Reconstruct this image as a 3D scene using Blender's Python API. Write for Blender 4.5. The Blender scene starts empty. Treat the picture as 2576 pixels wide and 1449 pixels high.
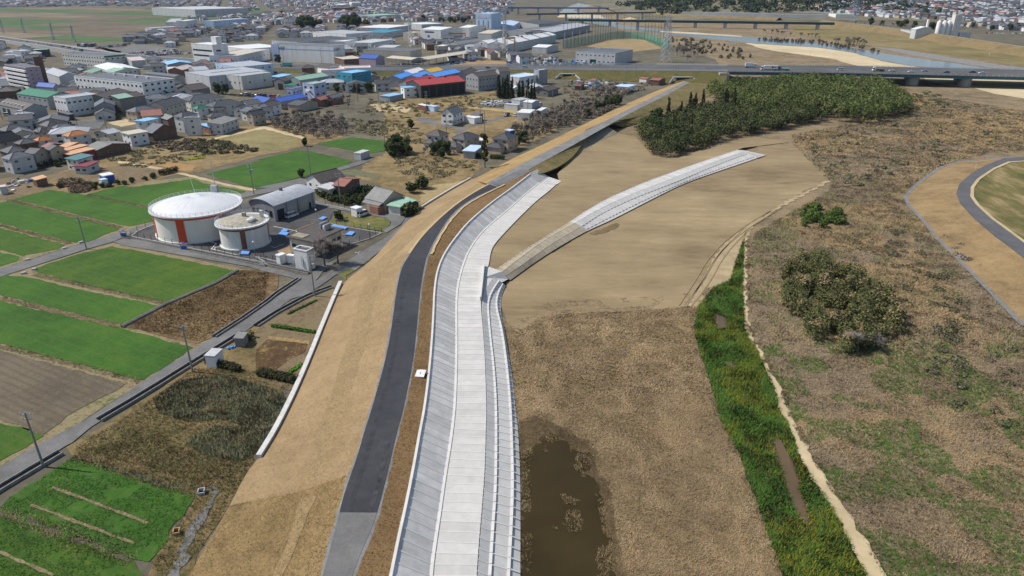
import bpy, math, random
import numpy as np
from mathutils import Vector, Matrix
from mathutils.geometry import tessellate_polygon
R = math.radians
scene = bpy.context.scene
COL = scene.collection
rng = np.random.default_rng(7)
random.seed(7)
# ------------------------------------------------------------------ camera
CAM_H, PITCH, FOC = 72.0, R(24.3), 1717.0      # survey units: photo measured on a 2576 x 1449 grid
cd = bpy.data.cameras.new('camera'); cam = bpy.data.objects.new('camera', cd); COL.objects.link(cam)
cam.location = (0, 0, CAM_H); cam.rotation_euler = (R(90) - PITCH, 0, 0)
cd.sensor_width = 36; cd.lens = 24.0; cd.clip_start = 1; cd.clip_end = 40000
scene.camera = cam
# ------------------------------------------------------------------ light
SUN_EL, SUN_AZ = R(50), R(-80)
w = bpy.data.worlds.new('World'); scene.world = w; w.use_nodes = True
nt = w.node_tree; nt.nodes.clear()
sky = nt.nodes.new('ShaderNodeTexSky'); sky.sky_type = 'NISHITA'; sky.sun_disc = False
sky.sun_elevation = SUN_EL; sky.sun_rotation = SUN_AZ % (2 * math.pi); sky.air_density = 1.0; sky.dust_density = 1.0
bg = nt.nodes.new('ShaderNodeBackground'); bg.inputs[1].default_value = 0.12
wo = nt.nodes.new('ShaderNodeOutputWorld')
nt.links.new(sky.outputs[0], bg.inputs[0]); nt.links.new(bg.outputs[0], wo.inputs[0])
sd = bpy.data.lights.new('sun', 'SUN'); sd.energy = 4.5; sd.angle = R(0.5); sd.color = (1, .95, .87)
sun = bpy.data.objects.new('sun', sd); COL.objects.link(sun)
sdir = Vector((math.sin(SUN_AZ) * math.cos(SUN_EL), math.cos(SUN_AZ) * math.cos(SUN_EL), math.sin(SUN_EL)))
sun.rotation_euler = sdir.to_track_quat('Z', 'Y').to_euler()
sun.location = (-200, 20, 300)
vs = scene.view_settings
vs.view_transform = 'Standard'; vs.look = 'None'; vs.exposure = 0.0; vs.gamma = 1.0; vs.use_curve_mapping = False
scene.cycles.max_bounces = 5; scene.cycles.volume_bounces = 0; scene.cycles.transparent_max_bounces = 6
# ------------------------------------------------------------------ survey helpers
SP, CP = math.sin(PITCH), math.cos(PITCH)
def U(p, z=0.0):
    "point of the place seen at photo position p on the level z"
    x = (p[0] - 1288) / FOC; y = (724.5 - p[1]) / FOC
    d = (x, CP + y * SP, -SP + y * CP)
    t = (CAM_H - z) / -d[2]
    return Vector((d[0] * t, d[1] * t, z))
def zoomed(ox, oy, s):
    return lambda x, y: (ox + x / s, oy + y / s)
k = 1 / 1.49068
zA, zB, zC, zD = [zoomed(o * k, 0, 3.84) for o in (0, 960, 1900, 2840)]
zE, zF, zG, zH = [zoomed(o * k, 500 * k, 3.84) for o in (0, 960, 1900, 2840)]
zI, zJ, zK, zL = [zoomed(o * k, 1000 * k, 3.84) for o in (0, 960, 1900, 2840)]
zM, zN, zO, zP = [zoomed(o * k, 1600 * k, 3.84) for o in (0, 960, 1900, 2840)]
za, zb, zc = [zoomed(o * k, 300 * k, 6.0) for o in (0, 500, 1540)]
zd, ze = [zoomed(o * k, 640 * k, 6.0) for o in (500, 1000)]
def zz(f, *v):
    return [f(v[i], v[i + 1]) for i in range(0, len(v), 2)]
def PX(*v):
    return [(v[i], v[i + 1]) for i in range(0, len(v), 2)]
# ------------------------------------------------------------------ numpy noise
_pt = rng.random((256, 256))
def vnoise(x, y):
    xi = np.floor(x).astype(int); yi = np.floor(y).astype(int)
    fx = x - xi; fy = y - yi; fx = fx * fx * (3 - 2 * fx); fy = fy * fy * (3 - 2 * fy)
    a = _pt[xi % 256, yi % 256]; b = _pt[(xi + 1) % 256, yi % 256]
    c = _pt[xi % 256, (yi + 1) % 256]; d = _pt[(xi + 1) % 256, (yi + 1) % 256]
    return (a * (1 - fx) + b * fx) * (1 - fy) + (c * (1 - fx) + d * fx) * fy
def fbm(x, y, s, o=3):
    r = 0; a = .5; t = 0
    for i in range(o):
        r = r + a * vnoise(x / s + 17 * i, y / s + 31 * i); t += a; a *= .5; s *= .5
    return r / t
def inpoly(x, y, poly):
    x = np.asarray(x); y = np.asarray(y); ins = np.zeros(x.shape, bool); n = len(poly)
    for i in range(n):
        x1, y1 = poly[i][0], poly[i][1]; x2, y2 = poly[(i + 1) % n][0], poly[(i + 1) % n][1]
        c = ((y1 > y) != (y2 > y)) & (x < (x2 - x1) * (y - y1) / ((y2 - y1) or 1e-9) + x1)
        ins ^= c
    return ins
# ------------------------------------------------------------------ materials
MATS = {}
def nodes(name):
    m = bpy.data.materials.new(name); m.use_nodes = True
    t = m.node_tree; b = t.nodes['Principled BSDF']; b.inputs['Specular IOR Level'].default_value = .25
    return m, t, b
def noise(t, src, scale, detail=3, rough=.6):
    n = t.nodes.new('ShaderNodeTexNoise'); n.inputs['Scale'].default_value = scale
    n.inputs['Detail'].default_value = detail; n.inputs['Roughness'].default_value = rough
    t.links.new(src, n.inputs['Vector']); return n.outputs['Fac']
def math_(t, op, a, b):
    n = t.nodes.new('ShaderNodeMath'); n.operation = op
    for i, v in enumerate((a, b)):
        if isinstance(v, (int, float)): n.inputs[i].default_value = v
        else: t.links.new(v, n.inputs[i])
    return n.outputs[0]
def ramp(t, fac, stops):
    r = t.nodes.new('ShaderNodeValToRGB'); e = r.color_ramp.elements
    while len(e) < len(stops): e.new(.5)
    for el, (p, c) in zip(e, stops): el.position = p; el.color = (*c, 1)
    t.links.new(fac, r.inputs[0]); return r.outputs[0]
def pos(t, stretch=None, rot=0):
    g = t.nodes.new('ShaderNodeNewGeometry'); o = g.outputs['Position']
    if stretch or rot:
        m = t.nodes.new('ShaderNodeMapping'); m.inputs['Rotation'].default_value = (0, 0, rot)
        m.inputs['Scale'].default_value = (*(stretch or (1, 1)), 1)
        t.links.new(o, m.inputs[0]); o = m.outputs[0]
    return o
def bump(t, b, h, strength, dist):
    n = t.nodes.new('ShaderNodeBump'); n.inputs['Strength'].default_value = strength; n.inputs['Distance'].default_value = dist
    t.links.new(h, n.inputs['Height']); t.links.new(n.outputs[0], b.inputs['Normal'])
def earth(c):
    r, g, b = c
    return (r * .93, g * .895, b * .74) if r > b * 1.2 and r >= g else c
def GM(name, stops, scales, bp=0, bdist=.1, rough=.95, stretch=None, rot=0, lines=None):
    "ground: weighted noises -> colour ramp; lines=(period, strength, colour)"
    if name in MATS: return MATS[name]
    m, t, b = nodes(name); p = pos(t, stretch, rot); s = None; tot = sum(w_ for _, w_ in scales)
    for sc, wt in scales:
        n = math_(t, 'MULTIPLY', noise(t, p, 1 / sc, 4, .65), wt / tot); s = n if s is None else math_(t, 'ADD', s, n)
    s = math_(t, 'ADD', math_(t, 'MULTIPLY', math_(t, 'SUBTRACT', s, .5), 1.75), .5)
    c = ramp(t, s, [(p_, earth(c_)) for p_, c_ in stops])
    if lines:
        wv = t.nodes.new('ShaderNodeTexWave'); wv.inputs['Scale'].default_value = .314 / lines[0] ; wv.inputs['Distortion'].default_value = 1.2
        wv.inputs['Detail'].default_value = 2; wv.inputs['Detail Scale'].default_value = .6; wv.bands_direction = 'X'
        t.links.new(p, wv.inputs[0])
        f = math_(t, 'MULTIPLY', math_(t, 'POWER', wv.outputs['Fac'], lines[3] if len(lines) > 3 else 3), lines[1])
        mx = t.nodes.new('ShaderNodeMixRGB'); t.links.new(f, mx.inputs[0]); t.links.new(c, mx.inputs[1]); mx.inputs[2].default_value = (*lines[2], 1); c = mx.outputs[0]
    t.links.new(c, b.inputs['Base Color']); b.inputs['Roughness'].default_value = rough
    if bp: bump(t, b, noise(t, pos(t), 2.2, 5, .75), bp, bdist)
    MATS[name] = m; return m
def M(name, col, rough=.7, var=.15, scale=1.2, spec=.25, metal=0, rnd=0, bp=0, streak=False):
    if name in MATS: return MATS[name]
    m, t, b = nodes(name)
    g = t.nodes.new('ShaderNodeNewGeometry'); p = g.outputs['Position']
    if streak:
        mp = t.nodes.new('ShaderNodeMapping'); mp.inputs['Scale'].default_value = (1, 1, .12); t.links.new(p, mp.inputs[0]); p = mp.outputs[0]
    f = noise(t, p, 1 / scale, 4, .7)
    lo = tuple(c * (1 - var * 1.6) for c in col); hi = tuple(min(1, c * (1 + var)) for c in col)
    c = ramp(t, f, [(.3, lo), (.7, hi)])
    if rnd:
        oi = t.nodes.new('ShaderNodeObjectInfo'); v = t.nodes.new('ShaderNodeHueSaturation')
        t.links.new(math_(t, 'ADD', math_(t, 'MULTIPLY', oi.outputs['Random'], rnd), 1 - rnd / 2), v.inputs['Value'])
        t.links.new(c, v.inputs['Color']); c = v.outputs[0]
    t.links.new(c, b.inputs['Base Color']); b.inputs['Roughness'].default_value = rough
    b.inputs['Specular IOR Level'].default_value = spec; b.inputs['Metallic'].default_value = metal
    if bp: bump(t, b, noise(t, g.outputs['Position'], 3, 4, .7), bp, .05)
    MATS[name] = m; return m
def VC(name, rough=.9, trans=0.0):
    "colour of each leaf or blade from its own attribute"
    if name in MATS: return MATS[name]
    m, t, b = nodes(name); a = t.nodes.new('ShaderNodeAttribute'); a.attribute_name = 'Col'
    b.inputs['Roughness'].default_value = rough; b.inputs['Specular IOR Level'].default_value = .1
    t.links.new(a.outputs['Color'], b.inputs['Base Color'])
    if trans:      # blades are rounded tufts rather than flat cards: bend their normals towards the sky
        g = t.nodes.new('ShaderNodeNewGeometry'); v = t.nodes.new('ShaderNodeMix'); v.data_type = 'VECTOR'; v.inputs[0].default_value = trans
        t.links.new(g.outputs['Normal'], v.inputs[4]); v.inputs[5].default_value = (0, 0, 1); t.links.new(v.outputs[1], b.inputs['Normal'])
    MATS[name] = m; return m
def WATER(name, col, rough=.08, bs=.15, bsc=.6):
    if name in MATS: return MATS[name]
    m, t, b = nodes(name); b.inputs['Roughness'].default_value = rough; b.inputs['Specular IOR Level'].default_value = .5
    t.links.new(ramp(t, noise(t, pos(t), .08, 3), [(.35, tuple(c * .8 for c in col)), (.65, tuple(c * 1.15 for c in col))]), b.inputs['Base Color'])
    bump(t, b, noise(t, pos(t), bsc, 3), bs, .05); MATS[name] = m; return m
PAL = dict(white=(.72, .72, .71), offwhite=(.62, .61, .57), cream=(.55, .5, .4), grey=(.33, .34, .35), lightgrey=(.5, .51, .52), beige=(.42, .36, .29),
    brown=(.16, .1, .07), darkgrey=(.07, .073, .08), slate=(.13, .14, .16), tile=(.085, .09, .1), brownroof=(.1, .085, .075), orange=(.42, .17, .06), blue=(.045, .11, .42),
    brightblue=(.1, .3, .75), skyblue=(.25, .5, .75), green=(.03, .19, .11), lightgreen=(.3, .47, .36), red=(.42, .07, .07), yellow=(.62, .4, .06), teal=(.04, .26, .36),
    lavender=(.45, .5, .68), mauve=(.4, .32, .37), peach=(.62, .36, .2), maroon=(.22, .05, .06), rust=(.2, .09, .07), tealroof=(.08, .2, .22), paleblue=(.5, .63, .8),
    whiteroof=(.72, .73, .73), greyroof=(.4, .42, .45), asbestos=(.22, .22, .21), brick=(.28, .14, .1), black=(.02, .02, .022), rustroof=(.3, .13, .1), pinkroof=(.6, .5, .48))
def WM(c): return M('wall ' + c, PAL[c], .85, .1, 2.5, streak=True)
def RM(c): return M('roof ' + c, PAL[c], .6, .14, 1.6, spec=.3)
GLASS = M('window glass', (.03, .035, .045), .12, .1, 1, spec=.6)
FRAME = M('window frame', (.45, .45, .45), .5, .05)
STEEL = M('galvanised steel', (.4, .42, .44), .45, .1, 1, metal=.3)
POLE = M('pole concrete', (.24, .235, .225), .85, .1, .8)
CONC = M('pale concrete', (.6, .6, .585), .85, .12, 1.5, rnd=.1)
# ------------------------------------------------------------------ mesh builder
class MB:
    def __init__(s): s.v = []; s.f = []; s.m = []
    def face(s, pts, m=0):
        b = len(s.v); s.v += [tuple(p) for p in pts]; s.f.append(tuple(range(b, b + len(pts)))); s.m.append(m); return s
    def hexa(s, lo, hi, m=0):
        b = len(s.v); s.v += [tuple(p) for p in lo] + [tuple(p) for p in hi]; n = len(lo)
        s.f.append(tuple(range(b + n - 1, b - 1, -1))); s.f.append(tuple(range(b + n, b + 2 * n))); s.m += [m, m]
        for i in range(n):
            j = (i + 1) % n; s.f.append((b + i, b + j, b + n + j, b + n + i)); s.m.append(m)
        return s
    def box(s, x0, x1, y0, y1, z0, z1, m=0):
        return s.hexa([(x0, y0, z0), (x1, y0, z0), (x1, y1, z0), (x0, y1, z0)], [(x0, y0, z1), (x1, y0, z1), (x1, y1, z1), (x0, y1, z1)], m)
    def tube(s, p, q, r0, r1=None, n=6, m=0):
        p = Vector(p); q = Vector(q); d = (q - p); r1 = r0 if r1 is None else r1
        if d.length < 1e-6: return s
        d.normalize(); a = d.orthogonal().normalized(); c = d.cross(a)
        ring = [a * math.cos(2 * math.pi * i / n) + c * math.sin(2 * math.pi * i / n) for i in range(n)]
        return s.hexa([p + v * r0 for v in ring], [q + v * r1 for v in ring], m)
    def lathe(s, prof, n=32, m=0, cx=0, cy=0):
        b = len(s.v)
        for r, z in prof:
            for i in range(n):
                a = 2 * math.pi * i / n; s.v.append((cx + r * math.cos(a), cy + r * math.sin(a), z))
        for j in range(len(prof) - 1):
            for i in range(n):
                k2 = (i + 1) % n; s.f.append((b + j * n + i, b + j * n + k2, b + (j + 1) * n + k2, b + (j + 1) * n + i)); s.m.append(m)
        return s
    def mesh(s, name, mats):
        me = bpy.data.meshes.new(name); me.from_pydata(s.v, [], s.f)
        for x in (mats if isinstance(mats, (list, tuple)) else [mats]): me.materials.append(x)
        if any(s.m): me.polygons.foreach_set('material_index', s.m)
        me.update(); return me
def tag(o, label=None, cat=None, group=None, kind=None):
    if label: o['label'] = label
    if cat: o['category'] = cat
    if group: o['group'] = group
    if kind: o['kind'] = kind
    return o
def link(name, data, parent=None, loc=(0, 0, 0), rz=0, scale=None):
    o = bpy.data.objects.new(name, data); COL.objects.link(o); o.location = loc; o.rotation_euler = (0, 0, rz)
    if scale: o.scale = scale
    if parent is not None: o.parent = parent
    return o
def mk(name, mb, mats, parent=None, loc=(0, 0, 0), rz=0, smooth=False):
    me = mb.mesh(name, mats)
    if smooth: me.polygons.foreach_set('use_smooth', [True] * len(me.polygons))
    return link(name, me, parent, loc, rz)
def empty(name, loc, rz=0):
    o = link(name, None, None, loc, rz); o.empty_display_size = .5; return o
def copy_tree(o, parent=None):
    c = o.copy(); COL.objects.link(c)
    if parent is not None: c.parent = parent
    for ch in list(o.children): copy_tree(ch, c)
    return c
def patch(name, pts, mat, z=.02, zs=None, jit=0, step=3.0, kind='structure', world=False):
    "sheet lying on the ground; photo points (or world points), edges roughened by jit metres"
    ps = [Vector(p) if world else U(p, (zs[i] if zs else 0)) for i, p in enumerate(pts)]
    out = []
    n = len(ps)
    for i in range(n):
        a, b = ps[i], ps[(i + 1) % n]; out.append(a.copy())
        if jit:
            L = (b - a).length; q = min(60, int(L / step)); e = (b - a)
            nrm = Vector((-e.y, e.x, 0)).normalized() if L > 0 else Vector((0, 0, 0))
            for j in range(1, q):
                out.append(a + e * (j / q) + nrm * random.uniform(-jit, jit))
    for p in out: p.z += z
    tri = tessellate_polygon([[Vector((p.x, p.y, 0)) for p in out]])
    me = bpy.data.meshes.new(name); fs = []
    for t3 in tri:
        a, b, c = [out[i] for i in t3]
        up = (b - a).cross(c - a).z > 0
        fs.append(tuple(t3) if up else tuple(reversed(t3)))
    me.from_pydata([tuple(p) for p in out], [], fs); me.materials.append(mat); me.update()
    o = link(name, me)
    if kind: o['kind'] = kind
    return o
def tri_cloud(name, verts, cols, mat, per=3, kind='stuff', label=None, cat=None, parent=None):
    "verts (N*per,3) -> N separate faces with a colour each"
    n = len(verts) // per
    me = bpy.data.meshes.new(name); me.vertices.add(len(verts)); me.vertices.foreach_set('co', verts.astype(np.float32).ravel())
    me.loops.add(n * per); me.loops.foreach_set('vertex_index', np.arange(n * per, dtype=np.int32))
    me.polygons.add(n); me.polygons.foreach_set('loop_start', np.arange(0, n * per, per, dtype=np.int32))
    try: me.polygons.foreach_set('loop_total', np.full(n, per, dtype=np.int32))
    except Exception: pass
    a = me.attributes.new('Col', 'FLOAT_COLOR', 'POINT')
    c4 = np.ones((n * per, 4), np.float32); c4[:, :3] = np.repeat(cols, per, axis=0); a.data.foreach_set('color', c4.ravel())
    me.materials.append(mat); me.update(calc_edges=True)
    if name == 'data': return me
    o = link(name, me, parent); tag(o, label, cat, None, kind); return o
def blades(P, Hh, Wd, C, nb=4, lean=.6, swath=.8):
    "tufts: nb leaning triangles each"
    n = len(P); P = np.repeat(P, nb, 0); Hh = np.repeat(Hh, nb) * rng.uniform(.6, 1.15, n * nb); Wd = np.repeat(Wd, nb); C = np.repeat(C, nb, 0) * rng.uniform(.82, 1.18, (n * nb, 1))
    a = rng.normal(0, 1.1 / swath, n * nb) + np.repeat(fbm(P[::nb, 0], P[::nb, 1], 6, 2) * 14, nb); d = np.stack([np.cos(a), np.sin(a), 0 * a], 1); s = np.stack([-np.sin(a), np.cos(a), 0 * a], 1)
    off = np.stack([rng.normal(0, 1, n * nb), rng.normal(0, 1, n * nb), np.zeros(n * nb)], 1) * (Wd * 1.2)[:, None]
    v = np.empty((n * nb, 3, 3)); hw = (Wd * .45)[:, None]
    v[:, 0] = P + off - s * hw; v[:, 1] = P + off + s * hw
    v[:, 2] = P + off + d * (lean * Hh * rng.uniform(.2, 1.2, n * nb))[:, None]; v[:, 2, 2] += Hh
    return v.reshape(-1, 3), C
def rand_in(poly, dens, z=0, world=False):
    "random points inside a photo polygon at dens per square metre"
    w_ = [p if world else tuple(U(p, z))[:2] for p in poly]; xs = [p[0] for p in w_]; ys = [p[1] for p in w_]
    n = int((max(xs) - min(xs)) * (max(ys) - min(ys)) * dens); x = rng.uniform(min(xs), max(xs), n); y = rng.uniform(min(ys), max(ys), n)
    k2 = inpoly(x, y, w_); return x[k2], y[k2]
zq, zr, zs = zoomed(960 * k, 150 * k, 7.68), zoomed(1640 * k, 30 * k, 7.68), zoomed(0, 180 * k, 7.68)
# ================================================================== the ground and everything lying on it
d0 = U(zE(1180, 910)) - U(zE(90, 640)); ROW = math.atan2(d0.y, d0.x)      # direction of the crop rows
TAN = [(.25, (.2, .14, .085)), (.5, (.3, .22, .14)), (.75, (.4, .31, .2))]
m_ground = GM('town ground', [(.3, (.085, .08, .07)), (.5, (.13, .12, .1)), (.62, (.185, .165, .13)), (.75, (.085, .088, .055))], [(60, 1), (9, 1), (1.5, .6)], .4)
m_dry = GM('dry grass ground', [(.25, (.1, .075, .045)), (.45, (.2, .15, .09)), (.6, (.26, .2, .12)), (.78, (.33, .26, .165))], [(30, 1), (5, 1), (.7, 1.1)], .9, .25)
m_plain = GM('river plain ground', [(.3, (.11, .1, .06)), (.43, (.2, .155, .11)), (.55, (.27, .215, .155)), (.68, (.33, .25, .155)), (.8, (.13, .15, .06))], [(45, 1), (8, 1.1), (1, .9)], .9, .25)
m_sand = GM('packed sand', [(.3, (.19, .145, .095)), (.43, (.265, .205, .137)), (.58, (.32, .25, .168)), (.74, (.4, .325, .225))], [(45, 1.1), (11, .9), (3, .5), (.5, .25)], .25, .08, stretch=(.5, 1.4), rot=R(10))
m_sand2 = GM('pale sand', [(.3, (.4, .32, .22)), (.55, (.52, .43, .31)), (.75, (.6, .51, .38))], [(30, 1), (4, .7)], .25, .06)
m_bar = GM('river sand bar', [(.3, (.5, .41, .3)), (.7, (.66, .57, .44))], [(60, 1), (10, .7)], .15, .1)
m_wheat = GM('young wheat', [(.25, (.024, .07, .008)), (.5, (.042, .115, .012)), (.68, (.065, .14, .015)), (.85, (.11, .125, .04))], [(26, 1.1), (6, .8), (.8, .8)], .8, .15, rot=-ROW + R(90), lines=(2.7, .2, (.12, .13, .05), 10))
m_wheat2 = GM('yellowing wheat', [(.25, (.027, .068, .009)), (.5, (.047, .107, .011)), (.68, (.08, .13, .015)), (.85, (.14, .135, .045))], [(24, 1), (5, .9), (.8, .8)], .8, .15, rot=-ROW + R(90), lines=(2.3, .2, (.13, .13, .05), 10))
m_soil = GM('ploughed soil', [(.3, (.105, .088, .07)), (.55, (.16, .135, .108)), (.75, (.2, .17, .135))], [(20, 1), (2, .5), (.5, .6)], .6, .15, rot=-ROW + R(90), lines=(1.6, .45, (.085, .07, .055), 2))
m_weed = GM('weedy brown field', [(.28, (.055, .035, .02)), (.45, (.13, .085, .045)), (.6, (.25, .17, .1)), (.75, (.09, .09, .03))], [(16, 1.3), (3, 1), (.6, .8)], .9, .2)
m_bund = GM('field bund', [(.3, (.16, .13, .09)), (.5, (.3, .25, .17)), (.7, (.1, .12, .035))], [(7, 1), (1, 1)], .9, .2)
m_grass = GM('short green grass', [(.3, (.06, .085, .02)), (.5, (.12, .13, .04)), (.7, (.24, .19, .09))], [(12, 1), (2, .8), (.4, .6)], .8, .15)
m_levee = GM('levee straw', [(.28, (.24, .17, .105)), (.5, (.315, .228, .145)), (.72, (.38, .285, .185))], [(18, 1), (3, .7), (.5, .7)], .7, .12)
m_leveeold = GM('levee worn grass', [(.28, (.13, .105, .05)), (.45, (.24, .165, .09)), (.6, (.31, .22, .125)), (.75, (.12, .115, .045))], [(14, 1.2), (3, 1), (.5, .9)], .8, .15)
m_brown = GM('brown shoulder soil', [(.3, (.17, .105, .055)), (.6, (.255, .165, .09)), (.75, (.3, .21, .125))], [(10, 1), (1, .6), (.3, .5)], .9, .12)
m_gravel = GM('grey gravel', [(.3, (.2, .18, .15)), (.6, (.3, .27, .225)), (.75, (.36, .33, .28))], [(10, 1), (1.5, .6), (.3, .6)], .6, .08)
m_gravel2 = GM('blue grey gravel', [(.3, (.15, .15, .148)), (.7, (.25, .248, .24))], [(6, 1), (.5, .8)], .6, .08)
m_asph = GM('new asphalt', [(.25, (.03, .031, .036)), (.5, (.042, .0435, .05)), (.75, (.062, .063, .068))], [(14, 1), (2, .6), (.2, .5)], .2, .02, rough=.8)
m_asphold = GM('worn asphalt', [(.3, (.11, .108, .105)), (.5, (.15, .148, .143)), (.72, (.2, .197, .19))], [(9, 1), (2, .5), (.3, .5)], .3, .03, rough=.85)
m_yard = GM('yard asphalt', [(.3, (.052, .052, .053)), (.55, (.085, .084, .083)), (.75, (.13, .125, .12))], [(11, 1), (2.5, .7), (.3, .4)], .3, .03, rough=.9)
m_mud = WATER('muddy shallow water', (.04, .028, .01), .45, .05, 1.5)
m_mud.node_tree.nodes['Principled BSDF'].inputs['Specular IOR Level'].default_value = .12
m_brownwater = WATER('brown ditch water', (.12, .08, .04), .18, .05, 1.5)
m_river = WATER('river water', (.1, .125, .155), .15, .25, .5)
m_dark = M('recess shade', (.012, .012, .011), .3, .2)  # near-black colour standing in for shade down in ditches and manhole boxes
m_paint = M('white road paint', (.6, .6, .58), .7, .15, .7)
m_orange = M('orange road paint', (.5, .24, .07), .7, .2, .7)

patch('ground', [(-13000, -300, 0), (13000, -300, 0), (13000, 13000, 0), (-13000, 13000, 0)], m_ground, 0, world=True)
# the river plain on the right
patch('river_plain', PX(1300, 1600, 1300, 700, 1240, 640, 1290, 560, 1380, 440, 1560, 320, 1830, 195, 1800, 150, 1560, 75, 1500, 50, 1440, 20, 1500, 5, 1640, 22, 1960, 50, 2090, 60, 2576, 128, 2700, 140, 2900, 700, 2900, 1600), m_plain, .04)
DRY = PX(1290, 1640, 1300, 1400, 1300, 1100, 1270, 900, 1262, 800, 1300, 835, 1350, 800, 1430, 790, 1540, 785, 1650, 780, 1755, 768, 1748, 835, 1775, 931, 1812, 1050, 1861, 1150, 1881, 1209, 1912, 1283, 1930, 1340, 1968, 1449, 2020, 1640)
patch('dry_meadow', DRY, m_dry, .08, jit=1.3, step=1.8)
SAND = PX(1256, 760, 1262, 735, 1282, 700, 1345, 660, 1478, 580, 1540, 552, 1718, 460, 1890, 404, 1915, 388, 1902, 368, 1990, 364, 2030, 388, 2058, 420, 2087, 453, 2030, 478, 1962, 518, 1888, 572, 1870, 610, 1856, 650, 1838, 700, 1800, 738, 1762, 770, 1650, 780, 1540, 786, 1430, 791, 1350, 802, 1300, 838, 1275, 815)
patch('sand_field', SAND, m_sand, .12, jit=.9)
patch('sand_path', PX(1722, 770, 1760, 722, 1800, 640, 1850, 592, 1884, 568, 1960, 517, 2087, 451, 2089, 457, 1964, 523, 1889, 577, 1866, 640, 1842, 700, 1800, 742, 1765, 772), GM('sand edge', [(.3, (.32, .255, .175)), (.7, (.45, .37, .265))], [(8, 1), (1.5, .6)], .25, .06), .16, jit=.7, step=1.5)
# raised sand between the two revetments, falling to the plain at its far end
mid = PX(1229, 672, 1235, 630, 1251, 604, 1300, 552, 1350, 503, 1387, 475, 1406, 455, 1402, 438) + zz(zG, 612, 245, 700, 195, 760, 160) + zz(zC, 830, 1400, 960, 1340, 1080, 1290) + PX(1600, 345, 1640, 392, 1700, 400, 1760, 378, 1830, 356, 1900, 345, 1985, 358, 1905, 368, 1870, 372, 1795, 397, 1680, 436, 1568, 480, 1487, 521, 1435, 558, 1352, 608, 1274, 660, 1240, 688)
patch('sand_terrace', mid, m_sand, .06, zs=[2.3] * 7 + [2.2, 2.2, 1.8, 1.6, 1.3, .9, .6] + [.2, .2, .2, .2, .2, .15, .14, .3, 1.2, 1.8, 1.9, 1.9, 1.9, 1.9, 1.9, 1.9, 1.9], jit=0)
patch('gravel_apron', zz(zC, 650, 1443, 700, 1330, 770, 1250, 920, 1185, 1080, 1290, 960, 1340, 830, 1400) + zz(zG, 760, 160, 700, 195, 612, 245), m_gravel, .1, zs=[2.6, 3.6, 4.75, 4.5, .6, .9, 1.3, 1.6, 1.8, 2.2])
m_damp = GM('damp sand', [(.3, (.13, .095, .058)), (.7, (.22, .165, .105))], [(4, 1), (.8, .7)], .3, .06)
patch('damp_patch', zz(zG, 795, 975, 860, 990, 950, 965, 1040, 930, 1085, 895, 1060, 870, 1000, 890, 920, 930), m_damp, .2, jit=.5, step=1.2)
m_rut = GM('wheel rut', [(.3, (.25, .19, .125)), (.7, (.34, .265, .175))], [(3, 1), (.5, .8)], .3, .05)
def rut(pts, gap=1.7, w_=.32):
    c = [U(p) for p in pts]
    for _ in range(2):
        o_ = [c[0]]
        for a, b in zip(c, c[1:]): o_ += [a * .75 + b * .25, a * .25 + b * .75]
        c = o_ + [c[-1]]
    for s_ in (-1, 1):
        l, r_ = [], []
        for i, p in enumerate(c):
            e = (c[min(i + 1, len(c) - 1)] - c[max(i - 1, 0)]).normalized(); n = Vector((-e.y, e.x, 0)); q = p + n * s_ * gap / 2; l.append(q - n * w_ / 2); r_.append(q + n * w_ / 2)
        patch('wheel_rut', l + r_[::-1], m_rut, .24, world=True)
rut(PX(1716, 772, 1760, 705, 1790, 650, 1850, 590, 1960, 522)); rut(PX(1730, 770, 1775, 715, 1815, 640, 1880, 575))
GREENCH = PX(1880, 570, 1868, 610, 1850, 660, 1838, 705, 1793, 725, 1751, 780, 1747, 838, 1756, 874, 1775, 931, 1793, 983, 1816, 1073, 1861, 1146, 1881, 1209, 1910, 1282, 1926, 1334, 1967, 1449, 2030, 1640, 2240, 1640, 2178, 1449, 2152, 1399, 2121, 1334, 2087, 1271, 2051, 1219, 2014, 1157, 1983, 1073, 1962, 1035, 1944, 970, 1921, 921, 1905, 885, 1880, 850, 1874, 822, 1868, 723, 1870, 671, 1872, 600)
m_chan = GM('ditch greenery', [(.3, (.035, .055, .015)), (.55, (.06, .085, .022)), (.7, (.13, .12, .04))], [(6, 1), (1, 1)], 1, .25)
patch('green_ditch', GREENCH, m_chan, .14, jit=.5)
patch('ditch_pool', PX(1795, 790, 1826, 799, 1833, 827, 1800, 829), m_brownwater, .22, jit=.2)
patch('ditch_pool', zz(zK, 2085, 925, 2160, 925, 2235, 975, 2200, 990, 2120, 960), m_brownwater, .22, jit=.2)
patch('ditch_pool', zz(zP, 90, 100, 220, 130, 300, 280, 420, 540, 390, 600, 480, 740, 490, 830, 550, 1010, 470, 950, 370, 850, 290, 640, 200, 420, 130, 200), m_brownwater, .22, jit=.25)
TL = PX(1868, 600, 1870, 671, 1868, 723, 1874, 822, 1880, 850, 1905, 882, 1921, 921, 1944, 970, 1962, 1035, 1983, 1073, 2014, 1157, 2051, 1219, 2087, 1271, 2121, 1334, 2152, 1399, 2178, 1449, 2240, 1640)
TR = PX(1876, 600, 1877, 671, 1877, 723, 1881, 800, 1890, 848, 1913, 882, 1930, 918, 1954, 962, 1976, 1010, 1996, 1060, 2008, 1085, 2040, 1145, 2078, 1207, 2112, 1260, 2150, 1320, 2190, 1385, 2228, 1449, 2300, 1640)
patch('sandy_track', TL + TR[::-1], m_sand2, .2, jit=.45, step=1.0)
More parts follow.
